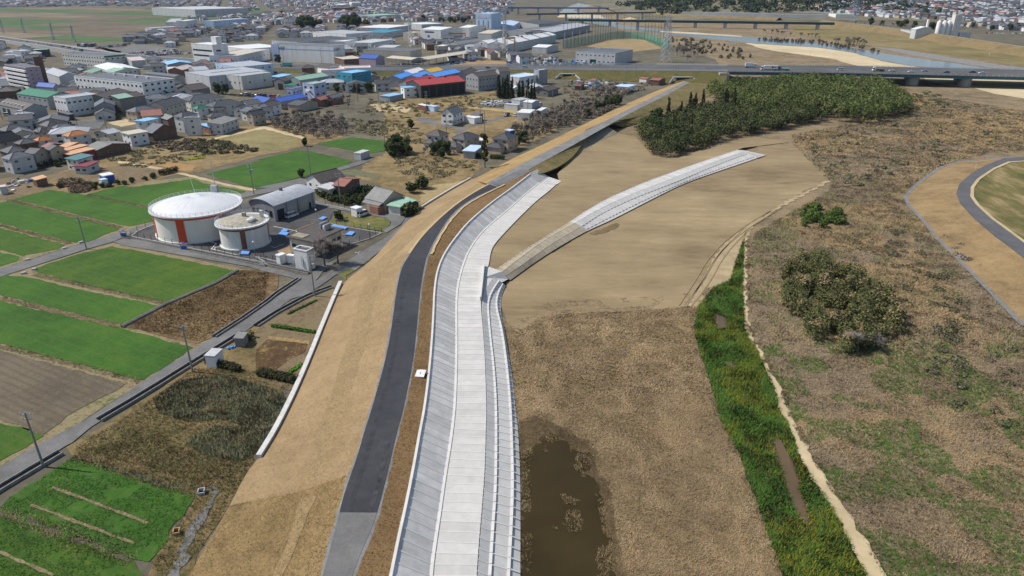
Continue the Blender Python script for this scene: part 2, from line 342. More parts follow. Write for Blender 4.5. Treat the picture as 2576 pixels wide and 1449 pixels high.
PUD = PX(1306, 1143, 1340, 1128, 1366, 1118, 1366, 1097, 1389, 1091, 1428, 1112, 1436, 1130, 1493, 1149, 1488, 1172, 1462, 1190, 1500, 1215, 1505, 1240, 1520, 1270, 1524, 1310, 1532, 1345, 1540, 1390, 1550, 1449, 1560, 1640, 1300, 1640, 1309, 1400)
WET = PX(1304, 1060, 1345, 1045, 1400, 1072, 1450, 1100, 1505, 1140, 1500, 1180, 1530, 1230, 1545, 1300, 1560, 1380, 1575, 1470, 1590, 1640, 1300, 1640)
patch('wet_ground', WET, GM('wet grass ground', [(.3, (.06, .045, .022)), (.6, (.13, .098, .055)), (.75, (.2, .155, .09))], [(7, 1), (1.5, 1), (.4, .6)], .6, .2), .12, jit=1.2, step=1.5)
patch('flood_puddle', PUD, m_mud, .16, jit=.9, step=1.0)
# far part of the river plain
patch('river', PX(1455, 8, 1490, 14, 1440, 26, 1520, 42, 1560, 62, 1640, 72, 1740, 80, 1868, 92, 1960, 99, 2051, 107, 2113, 116, 2191, 129, 2296, 146, 2374, 156, 2439, 166, 2520, 178, 2700, 200, 2700, 215, 2500, 188, 2350, 174, 2270, 162, 2217, 152, 2139, 131, 2051, 119, 1905, 110, 1800, 99, 1680, 86, 1580, 74, 1480, 58, 1400, 40, 1420, 20), m_river, .1, jit=1.5, step=12)
patch('sand_bar', PX(1875, 108, 1905, 111, 2055, 120, 2139, 132, 2217, 154, 2268, 163, 2330, 173, 2480, 190, 2700, 217, 2700, 262, 2576, 248, 2500, 236, 2450, 222, 2380, 215, 2330, 203, 2300, 185, 2165, 168, 2087, 147, 2020, 138, 1957, 130, 1900, 118), m_bar, .08, jit=2, step=14)
for pts in (PX(1660, 78, 1750, 82, 1860, 90, 1870, 93, 1740, 86, 1660, 81), PX(1410, 37, 1510, 38, 1520, 46, 1400, 44), PX(1600, 40, 1700, 43, 1740, 52, 1560, 50)):
    patch('sand_bar', pts, m_bar, .12, jit=2, step=12)
m_field = GM('river meadow', [(.3, (.14, .125, .055)), (.5, (.21, .175, .085)), (.7, (.3, .24, .135))], [(70, 1), (14, .8), (2, .5)], .5, .2)
patch('river_meadow', PX(1990, 62, 2100, 70, 2250, 88, 2400, 110, 2700, 150, 2700, 182, 2576, 166, 2430, 145, 2300, 129, 2210, 116, 2110, 106, 2000, 84), m_field, .08, jit=3, step=16)
patch('stone_bank', PX(2192, 118, 2260, 123, 2400, 146, 2576, 172, 2700, 190, 2700, 200, 2560, 181, 2450, 165, 2300, 141), M('stone bank', (.25, .24, .225), .9, .3, 3), .14)
# river embankment on the far bank
def ridge(name, pts, h, top, base, mat, topmat=None):
    c = [U(p, 0) for p in pts]; mb = MB(); rows = []
    for i, p in enumerate(c):
        e = (c[min(i + 1, len(c) - 1)] - c[max(i - 1, 0)]).normalized(); n = Vector((-e.y, e.x, 0))
        rows.append([p - n * base, p - n * top + Vector((0, 0, h)), p + n * top + Vector((0, 0, h)), p + n * base])
    for a, b in zip(rows, rows[1:]):
        for j in range(3): mb.face([a[j], b[j], b[j + 1], a[j + 1]], 1 if j == 1 and topmat else 0)
    for f in range(len(mb.f)): mb.f[f] = tuple(reversed(mb.f[f]))
    o = mk(name, mb, [mat, topmat or mat]); o['kind'] = 'structure'; return o
m_bank = GM('bank straw', [(.3, (.17, .13, .075)), (.6, (.25, .19, .11)), (.75, (.16, .15, .07))], [(30, 1), (5, .8)], .6, .2)
ridge('far_embankment', PX(2070, 62, 2160, 72, 2280, 88, 2420, 110, 2576, 136, 2720, 160), 7, 3, 20, m_bank, m_gravel)
ridge('far_embankment', PX(1960, 52, 1860, 48, 1700, 42, 1650, 38), 5, 3, 16, m_bank, m_gravel)
# road and footpath at the right edge, the road on a bank
RO = zz(zH, 2750, 225, 2576, 230, 2380, 240, 2200, 310, 2050, 400, 1950, 490, 1920, 580, 1960, 680, 2100, 830, 2300, 1000, 2450, 1110, 2576, 1210, 2800, 1390)
RI = zz(zH, 2750, 262, 2576, 265, 2420, 275, 2270, 340, 2120, 440, 2060, 520, 2055, 610, 2110, 690, 2250, 820, 2400, 930, 2576, 1060, 2800, 1225)
FO = zz(zH, 2500, 232, 2300, 245, 2110, 262, 1980, 275, 1800, 325, 1640, 430, 1520, 525, 1450, 615, 1475, 690, 1620, 840, 1770, 1030, 1970, 1220, 2190, 1443, 2600, 1860)
zr4 = 3.0
slope = [U(p, zr4) + Vector((0, 0, .02)) for p in RO] + [U(p, .25) for p in FO[::-1]]
patch('road_bank', slope, GM('bank tan grass', [(.26, (.1, .07, .045)), (.4, (.22, .155, .09)), (.55, (.3, .215, .125)), (.75, (.37, .275, .165))], [(18, 1.3), (4, 1), (.6, .8)], .9, .2), 0, world=True)
inner = [U(p, zr4) for p in RI] + [U(zH(2900, 1000), .5), U(zH(2900, 600), .5), U(zH(2900, 250), 2)]
patch('inner_lawn', inner, GM('inner lawn', [(.3, (.08, .09, .03)), (.5, (.17, .15, .06)), (.7, (.36, .28, .17))], [(14, 1), (3, .5)], .7, .12, stretch=(1, .5), rot=R(40)), .02, world=True)
patch('side_road', [U(p, zr4) for p in RO] + [U(p, zr4) for p in RI[::-1]], GM('side asphalt', [(.3, (.09, .09, .095)), (.7, (.125, .125, .13))], [(5, 1), (.4, .5)], .2, .03), .1, world=True)
edge = [U(p, zr4) for p in RI]
eo = []
for i, p in enumerate(edge):
    e = (edge[min(i + 1, len(edge) - 1)] - edge[max(i - 1, 0)]).normalized(); eo.append(p + Vector((-e.y, e.x, 0)) * 1.1)
patch('road_verge', [p + Vector((0, 0, .06)) for p in edge + eo[::-1]], m_sand2, .02, world=True)
fp = [U(p, .28) for p in FO]; fq = []
for i, p in enumerate(fp):
    e = (fp[min(i + 1, len(fp) - 1)] - fp[max(i - 1, 0)]).normalized(); fq.append(p + Vector((e.y, -e.x, 0)) * 1.25)
patch('foot_path', fp + fq[::-1], GM('foot path gravel', [(.3, (.16, .16, .158)), (.7, (.23, .228, .222))], [(4, 1), (.5, .8)], .4, .06), .03, world=True)
# ------------------------------------------------------------------ fields on the left
def field(name, pts, mat, z=.1, jit=.35): return patch(name, pts, mat, z, jit=jit, step=1.6)
patch('field_bunds', zz(zE, -300, 690, 130, 610, 490, 525, 800, 570, 1170, 490, 1900, 415, 2420, 560, 2300, 590, 1500, 870, 620, 1110, 0, 1310, -400, 1420), m_bund, .03)
patch('field_bunds', zz(zE, -400, 1500, 0, 1390, 840, 1130, 1090, 1060, 1300, 1100, 2420, 1330, 2576, 1340) + zz(zI, 2330, 40, 1620, 380, 2080, 690, 1380, 1120, 860, 1443) + zz(zM, 700, 20, 0, 420, -500, 700, -500, 0), m_bund, .03)
field('wheat_field', zz(zE, 130, 635, 480, 548, 800, 592, 1460, 730, 1490, 850, 1260, 900, 1150, 885), m_wheat)
field('wheat_field', zz(zE, 840, 590, 1170, 510, 1290, 520, 1880, 440, 1960, 485, 2380, 560, 2340, 580, 1900, 580, 1600, 640, 1470, 715), m_wheat)
field('wheat_field', zz(zE, -300, 720, 0, 672, 70, 655, 1160, 925, 860, 1045, 720, 1058, 0, 868, -300, 780), m_wheat)
field('wheat_field', zz(zE, -300, 850, 0, 915, 640, 1078, 560, 1120, 220, 1185, 0, 1125, -300, 1040), m_wheat2)
field('wheat_field', zz(zE, -300, 1070, 0, 1150, 190, 1195, 165, 1238, 0, 1290, -300, 1380), m_wheat)
field('wheat_field', zz(zE, 330, 1310, 700, 1185, 1080, 1095, 1300, 1130, 2310, 1335) + zz(zI, 2100, 150, 1640, 350, 1450, 318, 760, 160, 370, 60), m_wheat2)
field('wheat_field', zz(zI, -300, 60, 210, 95, 290, 110, 700, 205, 1570, 385, 1350, 480, 1190, 555, 1050, 535, 0, 275, -300, 200), m_wheat)
field('wheat_field', zz(zI, -300, 260, 0, 335, 1170, 597, 1870, 785, 1390, 1098, 1250, 1075, 0, 745, -300, 660), m_wheat)
field('soil_field', zz(zI, -400, 720, 0, 805, 1200, 1132, 1180, 1165, 650, 1443) + zz(zM, 420, 80, 0, -70, -500, -200), m_soil)
field('wheat_field', zz(zM, -500, -150, 0, -30, 280, 25, 430, 90, 0, 335, -300, 500), m_wheat2)
field('wheat_field', zz(zE, 1990, 395, 2576, 250) + zz(zF, 0, 260, 400, 165, 520, 175, 930, 270, 900, 300, 740, 350, 100, 510, 0, 525) + zz(zE, 2500, 545), m_wheat, .12)
field('wheat_field', zz(zF, 600, 100, 920, 40, 1290, 80, 1250, 170, 1100, 195, 640, 115), m_wheat, .12)
field('wheat_field', zz(zM, 560, 392, 700, 300, 1780, 622, 1890, 645, 1560, 1180, 1440, 1310, 1250, 1275, 0, 790, 90, 690, 480, 440), m_wheat, .1, .5)
field('wheat_field', zz(zM, -500, 640, 0, 850, 1300, 1310, 1390, 1443, 1400, 1900, -500, 1900), m_wheat2, .1, .5)
for a, b in (((510, 590), (1430, 935)), ((300, 760), (1300, 1135)), ((0, 1215), (520, 1443))):
    p, q = U(zM(*a)), U(zM(*b)); n = Vector((-(q - p).y, (q - p).x, 0)).normalized() * .2
    patch('bare_strip', [p - n, q - n, q + n, p + n], m_bund, .16, world=True, jit=.12, step=1)
patch('weedy_field', zz(zI, 2330, 35, 2560, 40, 2700, 60, 2650, 300, 2576, 330, 2070, 680, 1900, 745, 1220, 592, 1190, 575, 1600, 372, 2090, 170), m_weed, .12, jit=.5)
patch('rough_ground', zz(zI, 1180, 1420, 1560, 1180, 1850, 960, 2576, 500, 3080, 200, 2960, 660, 2576, 1443) + zz(zM, 2520, 100, 2440, 360, 2250, 700, 1900, 1250, 1780, 1600, 1380, 1600, 1480, 1300, 1900, 660, 1750, 600, 700, 280, 640, 200, 960, 20), GM('rough weeds', [(.28, (.08, .075, .035)), (.45, (.19, .145, .075)), (.6, (.27, .2, .115)), (.75, (.08, .1, .03))], [(12, 1.2), (3, 1), (.6, .8)], 1, .25), .06, jit=.6)
patch('gravel_track', zz(zM, 1960, 580, 2060, 570, 2130, 630, 2060, 760, 1980, 920, 1880, 1100, 1740, 1443, 1640, 1700, 1500, 1700, 1620, 1443, 1780, 1110, 1880, 890, 2030, 700, 2060, 620), GM('grey track gravel', [(.3, (.13, .127, .12)), (.7, (.21, .205, .195))], [(4, 1), (.5, .8)], .5, .08), .14, jit=.5, step=1)
for pts, mt in ((PX(-800, 600, -95, 530, -95, 625, -800, 720), m_wheat), (PX(-800, 740, -95, 640, -95, 690, -800, 810), m_wheat2), (PX(-800, 850, -85, 720, -85, 840, -800, 1000), m_wheat), (PX(-800, 1030, -110, 868, -135, 1010, -800, 1200), m_soil)): field('outer_field', pts, mt)
# lanes
patch('farm_road', zz(zE, -300, 1400, 0, 1312, 300, 1225, 620, 1120, 1000, 1008, 1490, 858, 2340, 580, 2576, 535) + zz(zF, 0, 530, 500, 425, 760, 345, 960, 285, 1130, 235, 1135, 255, 980, 315, 780, 370, 520, 460, 480, 500, 0, 600) + zz(zE, 2380, 620, 1500, 892, 1280, 965, 1090, 1052, 840, 1122, 400, 1262, 0, 1392, -300, 1500), m_asphold, .16, jit=.08)
patch('front_lane', zz(zE, 1090, 1045, 1290, 1025, 1800, 1130, 2576, 1300) + zz(zF, 0, 1270, 480, 1385, 540, 1420, 500, 1443, 360, 1405, 0, 1315) + zz(zE, 2400, 1290, 1180, 1085), m_asphold, .18, jit=.08)
patch('farm_road', zz(zM, -600, 740, 0, 398, 290, 222, 680, 20) + zz(zI, 900, 1443, 1400, 1105, 1880, 795, 2060, 690, 2576, 365) + zz(zJ, 440, 130, 520, 80, 680, -30, 800, -60, 640, 60, 560, 160, 330, 325, 240, 390, 0, 555) + zz(zI, 2300, 690, 1850, 940, 1060, 1443) + zz(zM, 880, 10, 700, 160, 640, 190, 0, 590, -600, 960), m_asphold, .16, jit=.08)
patch('toe_track', zz(zJ, 300, 330, 500, 270, 620, 190, 760, 90, 900, 20) + zz(zF, 960, 1330, 1150, 1180, 1300, 1060, 1440, 900, 1560, 800, 1450, 815, 1400, 900, 1300, 985, 1100, 1100, 860, 1250, 700, 1350, 560, 1443), m_asphold, .18, jit=.1)
patch('bend_road', zz(zF, 540, 640, 700, 690, 900, 730, 1060, 745, 1260, 770, 1450, 812, 1400, 880, 1260, 965, 1225, 950, 1290, 900, 1310, 860, 1260, 820, 1130, 800, 1000, 790, 900, 760, 690, 720, 560, 680), m_asphold, .2, jit=.05)
patch('yard', zz(zF, -330, 700, 0, 660, 180, 560, 540, 620, 690, 700, 760, 745, 690, 870, 1215, 965, 900, 1075, 780, 1200, 560, 1330, 200, 1290, -400, 1180, -700, 1130, -1280, 1010, -1280, 950, -1060, 880), m_yard, .13)
patch('grass_patch', zz(zF, 760, 800, 900, 780, 1080, 800, 1230, 815, 1300, 860, 1285, 905, 1225, 950, 700, 870), m_grass, .2, jit=.3)
patch('weed_patch', zz(zF, 210, 1140, 330, 1090, 350, 1180, 230, 1170), m_levee, .17, jit=.4)
patch('verge', zz(zF, 560, 1443, 700, 1360, 900, 1240, 1080, 1160, 1180, 1110, 1100, 1230, 870, 1380) + zz(zJ, 870, 130, 760, 60), m_grass, .14, jit=.4)
# painted marks of the yard
def stripe(name, pts, wd, mat, z=.19):
    c = [U(p) for p in pts]; mb = MB()
    for a, b in zip(c, c[1:]):
        n = Vector((-(b - a).y, (b - a).x, 0)).normalized() * wd / 2
        e = (b - a).normalized() * wd / 2; zz_ = Vector((0, 0, z)); mb.face([a - n - e + zz_, b - n + e + zz_, b + n + e + zz_, a + n - e + zz_])
        z += .004
    o = mk(name, mb, mat); o['kind'] = 'structure'
stripe('yard_marking', zz(zd, 1155, 1080, 1255, 1110, 1180, 1190, 1545, 1272, 1600, 1272), .3, m_paint)
stripe('yard_marking', zz(zd, 1230, 1195, 1235, 1165, 1330, 1155), .25, m_paint)
stripe('yard_marking', zz(ze, 110, 848, 455, 920, 445, 960), .3, m_paint)
stripe('yard_marking', zz(ze, 75, 1155, 130, 1168, 255, 1115), .25, m_paint)
stripe('yard_marking', zz(ze, 330, 945, 720, 795), .25, m_orange)
stripe('yard_marking', zz(ze, 1100, 950, 1180, 975), .25, m_orange)
stripe('yard_marking', zz(ze, 545, 925, 690, 945), .25, m_paint)
# concrete-lined ditches along the lanes
def ditch(pts, wd=1.2):
    c = [U(p) for p in pts]; mb = MB(); wt = MB()
    for a, b in zip(c, c[1:]):
        n = Vector((-(b - a).y, (b - a).x, 0)).normalized()
        up = Vector((0, 0, .2)); wt.face([a - n * wd / 2 + up, b - n * wd / 2 + up, b + n * wd / 2 + up, a + n * wd / 2 + up])
        for s in (-1, 1):
            i = n * s * wd / 2; o_ = n * s * (wd / 2 + .18); h = Vector((0, 0, .55))
            mb.hexa([a + i, b + i, b + o_, a + o_] if s < 0 else [a + o_, b + o_, b + i, a + i], [p + h for p in ([a + i, b + i, b + o_, a + o_] if s < 0 else [a + o_, b + o_, b + i, a + i])])
    for o in (mk('ditch_wall', mb, M('ditch concrete', (.27, .26, .24), .9, .25, 1)), mk('ditch_shade', wt, m_dark)): o['kind'] = 'structure'  # black strip between the walls: shade of the sunken channel put into colour
ditch(zz(zM, -300, 790, 0, 610, 300, 430, 590, 258))
ditch(zz(zI, 960, 1490, 1250, 1320, 1560, 1130, 1870, 935, 2140, 770, 2300, 670))
ditch(zz(zJ, 0, 580, 200, 450, 440, 320, 560, 265, 740, 200))
ditch(zz(zI, 2070, 685, 2340, 510, 2576, 345) + zz(zJ, 200, 265, 420, 120), .9)
ditch(zz(zE, 1850, 1140, 2576, 1285) + zz(zF, 60, 1262, 520, 1360), .9)
ditch(zz(zI, 1180, 590, 1600, 372, 2090, 165, 2300, 40), .4)
# scrubby open ground, gardens and tracks between the fields and the town
m_scrub = GM('fallow field', [(.3, (.13, .1, .05)), (.5, (.24, .18, .1)), (.65, (.33, .25, .15)), (.78, (.14, .14, .055))], [(18, 1), (4, 1), (.8, .7)], .8, .2)
m_garden = GM('garden soil', [(.3, (.12, .09, .06)), (.55, (.23, .175, .12)), (.75, (.12, .13, .05))], [(9, 1), (2, 1), (.5, .6)], .8, .2)
patch('fallow_field', zz(zE, 440, 420, 1180, 190, 1700, 60, 2576, -120) + zz(zF, 300, -60, 900, 20, 560, 110, 0, 225) + zz(zE, 2100, 330, 1870, 390, 1700, 400, 1300, 510, 800, 580, 480, 540), m_scrub, .05, jit=1)
patch('garden_plots', zz(zE, 400, 420, 720, 350, 1000, 340, 1250, 290, 1560, 350, 1540, 420, 1290, 500, 1000, 480, 700, 470), m_garden, .08, jit=.6)
patch('garden_plots', zz(zE, -200, 480, 120, 420, 480, 460, 500, 540, 100, 640, -300, 700), m_garden, .07, jit=.6)
patch('mown_field', zz(zb, 1130, 890, 1820, 740, 2000, 760, 2480, 880, 2500, 1000, 2120, 1070, 1900, 1060, 1500, 930), GM('mown field', [(.3, (.19, .17, .08)), (.6, (.29, .25, .14)), (.75, (.34, .27, .17))], [(25, 1), (3, .5)], .4, .1), .09, jit=.8)
patch('dirt_track', zz(zb, 1120, 900, 1850, 730, 1960, 700, 2576, 860, 2576, 900, 1980, 745, 1860, 760, 1150, 920), m_sand2, .11, jit=.5)
patch('dirt_track', zz(zE, 1140, 265, 1380, 300, 1720, 370, 2200, 490, 2480, 545, 2440, 560, 2180, 510, 1700, 390, 1370, 325, 1140, 290), m_sand2, .12, jit=.4)
patch('bare_soil', zz(zE, 1480, 260, 1900, 320, 1860, 360, 1700, 360, 1420, 290), GM('orange straw', [(.3, (.3, .18, .08)), (.7, (.42, .27, .14))], [(6, 1), (1, .7)], .5, .1), .1, jit=.8)
patch('fallow_field', zz(zF, 960, 420, 1110, 230, 1700, 200, 2100, 220, 2180, 330, 2080, 440, 1600, 700, 1420, 620, 1300, 540), m_scrub, .06, jit=.8)
patch('mown_field', zz(zF, 1570, 590, 1720, 500, 1900, 480, 2070, 445, 1600, 690), GM('straw plot', [(.3, (.3, .235, .13)), (.7, (.42, .34, .21))], [(12, 1), (2, .6)], .5, .1), .1, jit=.5)
patch('onion_bed', zz(zF, 810, 365, 960, 350, 1220, 410, 1180, 440, 860, 400), GM('onion rows', [(.3, (.05, .09, .05)), (.7, (.17, .17, .1))], [(3, 1), (.5, 1)], .6, .1, rot=R(35), lines=(1.4, .6, (.25, .2, .12), 2)), .1)
patch('fallow_field', zz(zc, -200, 60, 800, 250, 1270, 160, 1300, 330, 1000, 400, 800, 420, 1640, 470, 2000, 500, 2200, 760, 1700, 1010, 1200, 1150, 400, 1190, -400, 1300, -400, 500), m_scrub, .045, jit=1)
patch('straw_plot', zz(zc, 830, 420, 920, 400, 1640, 460, 1590, 505), GM('straw yellow', [(.3, (.33, .25, .13)), (.7, (.45, .36, .21))], [(8, 1), (1, .6)], .4, .1), .1)
patch('house_drive', zz(zc, 70, 590, 240, 570, 470, 660, 830, 710, 1020, 650, 1400, 545, 1640, 500, 2000, 385, 2030, 400, 1640, 530, 1400, 580, 1000, 690, 840, 740, 700, 830, 640, 800, 740, 740, 420, 690, 150, 650), m_asphold, .1)
patch('bare_lot', zz(zB, 1100, 1010, 1260, 1000, 1500, 1050, 1450, 1090, 1200, 1080), m_sand2, .09, jit=.8)
patch('bare_lot', zz(zb, 1620, 640, 1900, 590, 2100, 650, 1830, 720, 1600, 700) if 0 else zz(za, 1620, 650, 1900, 590, 2090, 660, 1830, 710), m_sand2, .09, jit=.5)
# vegetable rows by the levee foot
patch('garden_plots', zz(zJ, 0, 620, 300, 350, 590, 280, 760, 210, 640, 560, 560, 700, 420, 1100, 330, 1200, 0, 1100), m_garden, .14, jit=.3)
patch('dug_bed', zz(zJ, 0, 810, 110, 710, 500, 740, 480, 830, 330, 900, 200, 1000, 0, 990), GM('dug soil', [(.3, (.065, .036, .02)), (.6, (.12, .075, .04)), (.72, (.3, .22, .1))], [(3, 1), (.4, 1)], .8, .15), .17, jit=.3)
patch('straw_bed', zz(zJ, 130, 675, 520, 725, 510, 755, 110, 700), M('bed straw', (.32, .22, .09), .9, .3, .6), .18, jit=.15, step=.8)
# farmland far left
dF = ROW + R(2)
ex, ey = Vector((math.cos(dF), math.sin(dF), 0)), Vector((-math.sin(dF), math.cos(dF), 0))
REG = [tuple(U(p))[:2] for p in PX(-900, 128, -60, 112, 0, 100, 60, 95, 230, 110, 330, 92, 380, 62, 500, 52, 650, 40, 700, 33, 480, 26, 150, 19, -60, 20, -700, 22)]
m_fs = [GM('far soil', [(.3, (.12, .098, .08)), (.7, (.19, .155, .125))], [(70, 1), (12, .5)]), GM('far wheat', [(.3, (.05, .1, .03)), (.7, (.085, .145, .045))], [(80, 1), (12, .5)]), GM('far stubble', [(.3, (.17, .145, .105)), (.7, (.25, .21, .155))], [(70, 1), (12, .5)])]
o0 = U((240, 75)); nf = 0
for i in range(-26, 15):
    for j in range(-16, 24):
        c = o0 + ex * (i * 155) + ey * (j * 62)
        if not inpoly(np.array([c.x]), np.array([c.y]), REG)[0] or nf > 280: continue
        r = vnoise(np.array([i * .9 + 5.2]), np.array([j * .45 + 2.1]))[0] + random.uniform(-.12, .12)
        m = m_fs[1] if r > .62 else m_fs[0] if r > .28 else m_fs[2]; nf += 1
        a, b = ex * random.uniform(72, 75.5), ey * random.uniform(28, 30)
        patch('far_field', [c - a - b, c + a - b, c + a + b, c - a + b], m, .1, world=True)
for pts, mt in ((PX(230, 148, 250, 140, 420, 158, 380, 172), m_scrub), (zz(zB, 600, 40, 1000, 20, 1500, 10, 1600, 30, 1450, 60, 1100, 80, 800, 90), m_fs[0]), (zz(zB, 970, 62, 1240, 55, 1300, 68, 1000, 84), m_fs[1]), (zz(zA, 2600, 130, 1400, 95, 1400, 75, 2600, 100), m_fs[1])):
    patch('far_field', pts, mt, .14, jit=2, step=15)
patch('car_park', zz(zA, 1180, 470, 1300, 420, 1700, 470, 1820, 520, 1500, 570, 1230, 550, 930, 460, 980, 440), m_asphold, .1)
patch('car_park', zz(zA, 700, 440, 950, 450, 1180, 500, 1150, 520, 620, 500), m_gravel2, .1)
patch('ball_ground', zz(zC, 770, 450, 980, 385, 1200, 375, 1330, 385, 1510, 470, 1230, 500), GM('ball ground soil', [(.3, (.26, .2, .12)), (.7, (.38, .29, .18))], [(20, 1), (4, .6)]), .1, jit=.5)
patch('yard_ground', zz(zB, 1860, 640, 2000, 590, 2150, 580, 2460, 600, 2400, 645), GM('yard soil', [(.3, (.3, .2, .11)), (.7, (.42, .29, .17))], [(20, 1), (4, .6)]), .1)
patch('storage_yard', zz(zC, 0, 560, 360, 540, 640, 600, 620, 640, 0, 640), m_yard, .1)
# ================================================================== the levee, its road and the concrete revetments
def wline(pts, z): return [U(p, z) for p in pts]
def extend(l, L=45):
    d = (l[0] - l[1]); d.z = 0; d.normalize(); return [l[0] + d * L] + l
def cut(l, P, n):
    "point where the polyline l crosses the line through P along n (plan)"
    best = None
    for a, b in zip(l, l[1:]):
        e = b - a; det = e.x * -n.y + e.y * n.x
        if abs(det) < 1e-9: continue
        r = P - a; t = (r.x * -n.y + r.y * n.x) / det
        if -1e-6 <= t <= 1 + 1e-6:
            q = a + e * t; s = (q - P).dot(n)
            if best is None or abs(s) < abs(best[0]): best = (s, q)
    return best[1] if best else None
def smoothline(l, it=2):
    for _ in range(it):
        o = [l[0]]
        for a, b in zip(l, l[1:]): o += [a * .75 + b * .25, a * .25 + b * .75]
        l = o + [l[-1]]
    return l
def stations(l, step):
    out = [l[0].copy()]; acc = 0
    for a, b in zip(l, l[1:]):
        L = (b - a).length; d = step - acc
        while d <= L: out.append(a + (b - a) * (d / L)); d += step
        acc = (acc + L) % step
    return out
def frames(l):
    r = []
    for i, p in enumerate(l):
        e = l[min(i + 1, len(l) - 1)] - l[max(i - 1, 0)]; e.z = 0; e.normalize(); r.append(Vector((e.y, -e.x, 0)))
    return r
def L_(pts, z): return smoothline(extend(wline(pts, z)))
toe = L_(PX(477, 1449, 495, 1412, 573, 1282, 625, 1178, 652, 1153, 700, 1075, 762, 945, 820, 800, 857, 713, 930, 661, 990, 593, 1029, 551, 1071, 518, 1183, 450, 1240, 424, 1290, 400), .2)
stl = L_(PX(688, 1449, 740, 1320, 769, 1191, 785, 1138, 800, 1073, 816, 1047, 842, 962, 865, 892, 889, 817, 907, 736, 936, 671, 1000, 610, 1060, 560, 1110, 520, 1180, 475, 1225, 448, 1300, 408), 3.0)
strr = L_(PX(712, 1449, 775, 1300, 811, 1203, 826, 1151, 847, 1073, 865, 1047, 889, 965, 915, 879, 930, 817, 946, 736, 969, 671, 1012, 625, 1070, 572, 1122, 530, 1190, 483, 1228, 456, 1305, 412), 4.2)
crl = L_(PX(800, 1449, 838, 1308, 855, 1243, 890, 1149, 912, 1073, 922, 1047, 961, 910, 977, 827, 990, 723, 1003, 671, 1021, 643, 1053, 596, 1106, 544, 1158, 502, 1222, 463, 1310, 418), 5.9)
asl = L_(PX(811, 1449, 826, 1399, 849, 1310, 865, 1243, 899, 1149, 920, 1073, 930, 1047, 969, 910, 985, 827, 998, 723, 1011, 671, 1029, 643, 1061, 596, 1113, 544, 1165, 502, 1226, 466, 1318, 422), 6.0)
asr = L_(PX(886, 1449, 904, 1399, 944, 1309, 970, 1211, 1002, 1073, 1011, 1047, 1040, 910, 1048, 827, 1058, 723, 1067, 671, 1074, 643, 1097, 596, 1139, 533, 1191, 497, 1256, 469, 1330, 430), 6.0)
grr = L_(PX(903, 1449, 920, 1399, 955, 1309, 979, 1211, 1010, 1073, 1019, 1047, 1045, 910, 1053, 827, 1064, 723, 1074, 671, 1083, 643, 1106, 594, 1148, 535, 1199, 499, 1262, 468, 1334, 431), 5.95)
slt = L_(PX(984, 1449, 1003, 1354, 1022, 1271, 1042, 1170, 1059, 1073, 1065, 1047, 1076, 970, 1085, 879, 1090, 801, 1093, 723, 1102, 674, 1120, 635, 1144, 601, 1180, 557, 1243, 505, 1285, 476, 1337, 436), 5.4)
bnl = L_(PX(1084, 1449, 1087, 1412, 1105, 1295, 1118, 1203, 1131, 1125, 1138, 1073, 1141, 1047, 1144, 1009, 1147, 931, 1148, 853, 1147, 775, 1150, 723, 1163, 671, 1180, 627, 1217, 578, 1275, 531, 1321, 489, 1370, 450), 2.7)
bnr = L_(PX(1200, 1449, 1206, 1360, 1214, 1269, 1221, 1177, 1223, 1073, 1225, 1047, 1221, 905, 1216, 837, 1209, 757, 1214, 705, 1230, 671, 1235, 630, 1251, 606, 1300, 554, 1350, 505, 1387, 477, 1408, 456), 2.5)
ST = stations(bnl, 1.95); NR = frames(ST)
rows = []
lines = [toe, stl, strr, crl, asl, asr, grr, slt]
for P, n in zip(ST, NR):
    q = [cut(l, P, n) for l in lines]
    rows.append(q)
# fill gaps at the ends from the neighbouring station
for j in range(len(lines)):
    for i in range(len(rows)):
        if rows[i][j] is None:
            for d in list(range(1, 40)):
                for s in (i - d, i + d):
                    if 0 <= s < len(rows) and rows[s][j] is not None and rows[i][j] is None: rows[i][j] = rows[s][j] + (ST[i] - ST[s])
            rows[i][j].z = lines[j][0].z
_j = random.Random(9)
for r_, n in zip(rows, NR):
    r_[3] = r_[3].lerp(r_[4], .45); r_[6] = r_[6].lerp(r_[5], .35)
    for q in (3, 6): r_[q] = r_[q] + n * _j.uniform(-.14, .14)
    for q in (1, 2): r_[q] = r_[q] + n * _j.uniform(-.2, .2)
def strip(name, rows, a, b, mat, dz=0, sel=None, rough=0):
    mb = MB(); n = 3 if rough else 1
    for i in range(len(rows) - 1):
        if sel and not sel(i): continue
        p, q = rows[i], rows[i + 1]
        for kx in range(n):
            f0, f1 = kx / n, (kx + 1) / n; up = Vector((0, 0, dz))
            mb.face([p[a].lerp(p[b], f0) + up, p[a].lerp(p[b], f1) + up, q[a].lerp(q[b], f1) + up, q[a].lerp(q[b], f0) + up])
    o = mk(name, mb, mat); o['kind'] = 'structure'; return o
def vof(P): # photo height of a world point (used only to split materials along the levee)
    y = P.y; z = P.z - CAM_H; return 724.5 - FOC * (y * SP + z * CP) / (y * CP - z * SP)
isold = lambda i: vof(rows[i][3]) > 1215
m_lat = GM('geogrid strip', [(.3, (.24, .175, .105)), (.55, (.32, .235, .145)), (.75, (.38, .29, .19))], [(5, .7), (.6, 1), (.25, .8)], 1, .15)
strip('levee_slope', rows, 0, 1, m_levee, sel=lambda i: not isold(i)); strip('levee_slope', rows, 2, 3, m_levee, sel=lambda i: not isold(i))
for a, b in ((0, 1), (1, 2), (2, 3)): strip('worn_levee_slope', rows, a, b, m_leveeold, sel=isold)
strip('stone_strip', rows, 1, 2, m_lat, sel=lambda i: not isold(i))
strip('worn_path', rows, 1, 2, m_lat, .06, sel=lambda i: isold(i) and vof(rows[i][3]) > 1240)
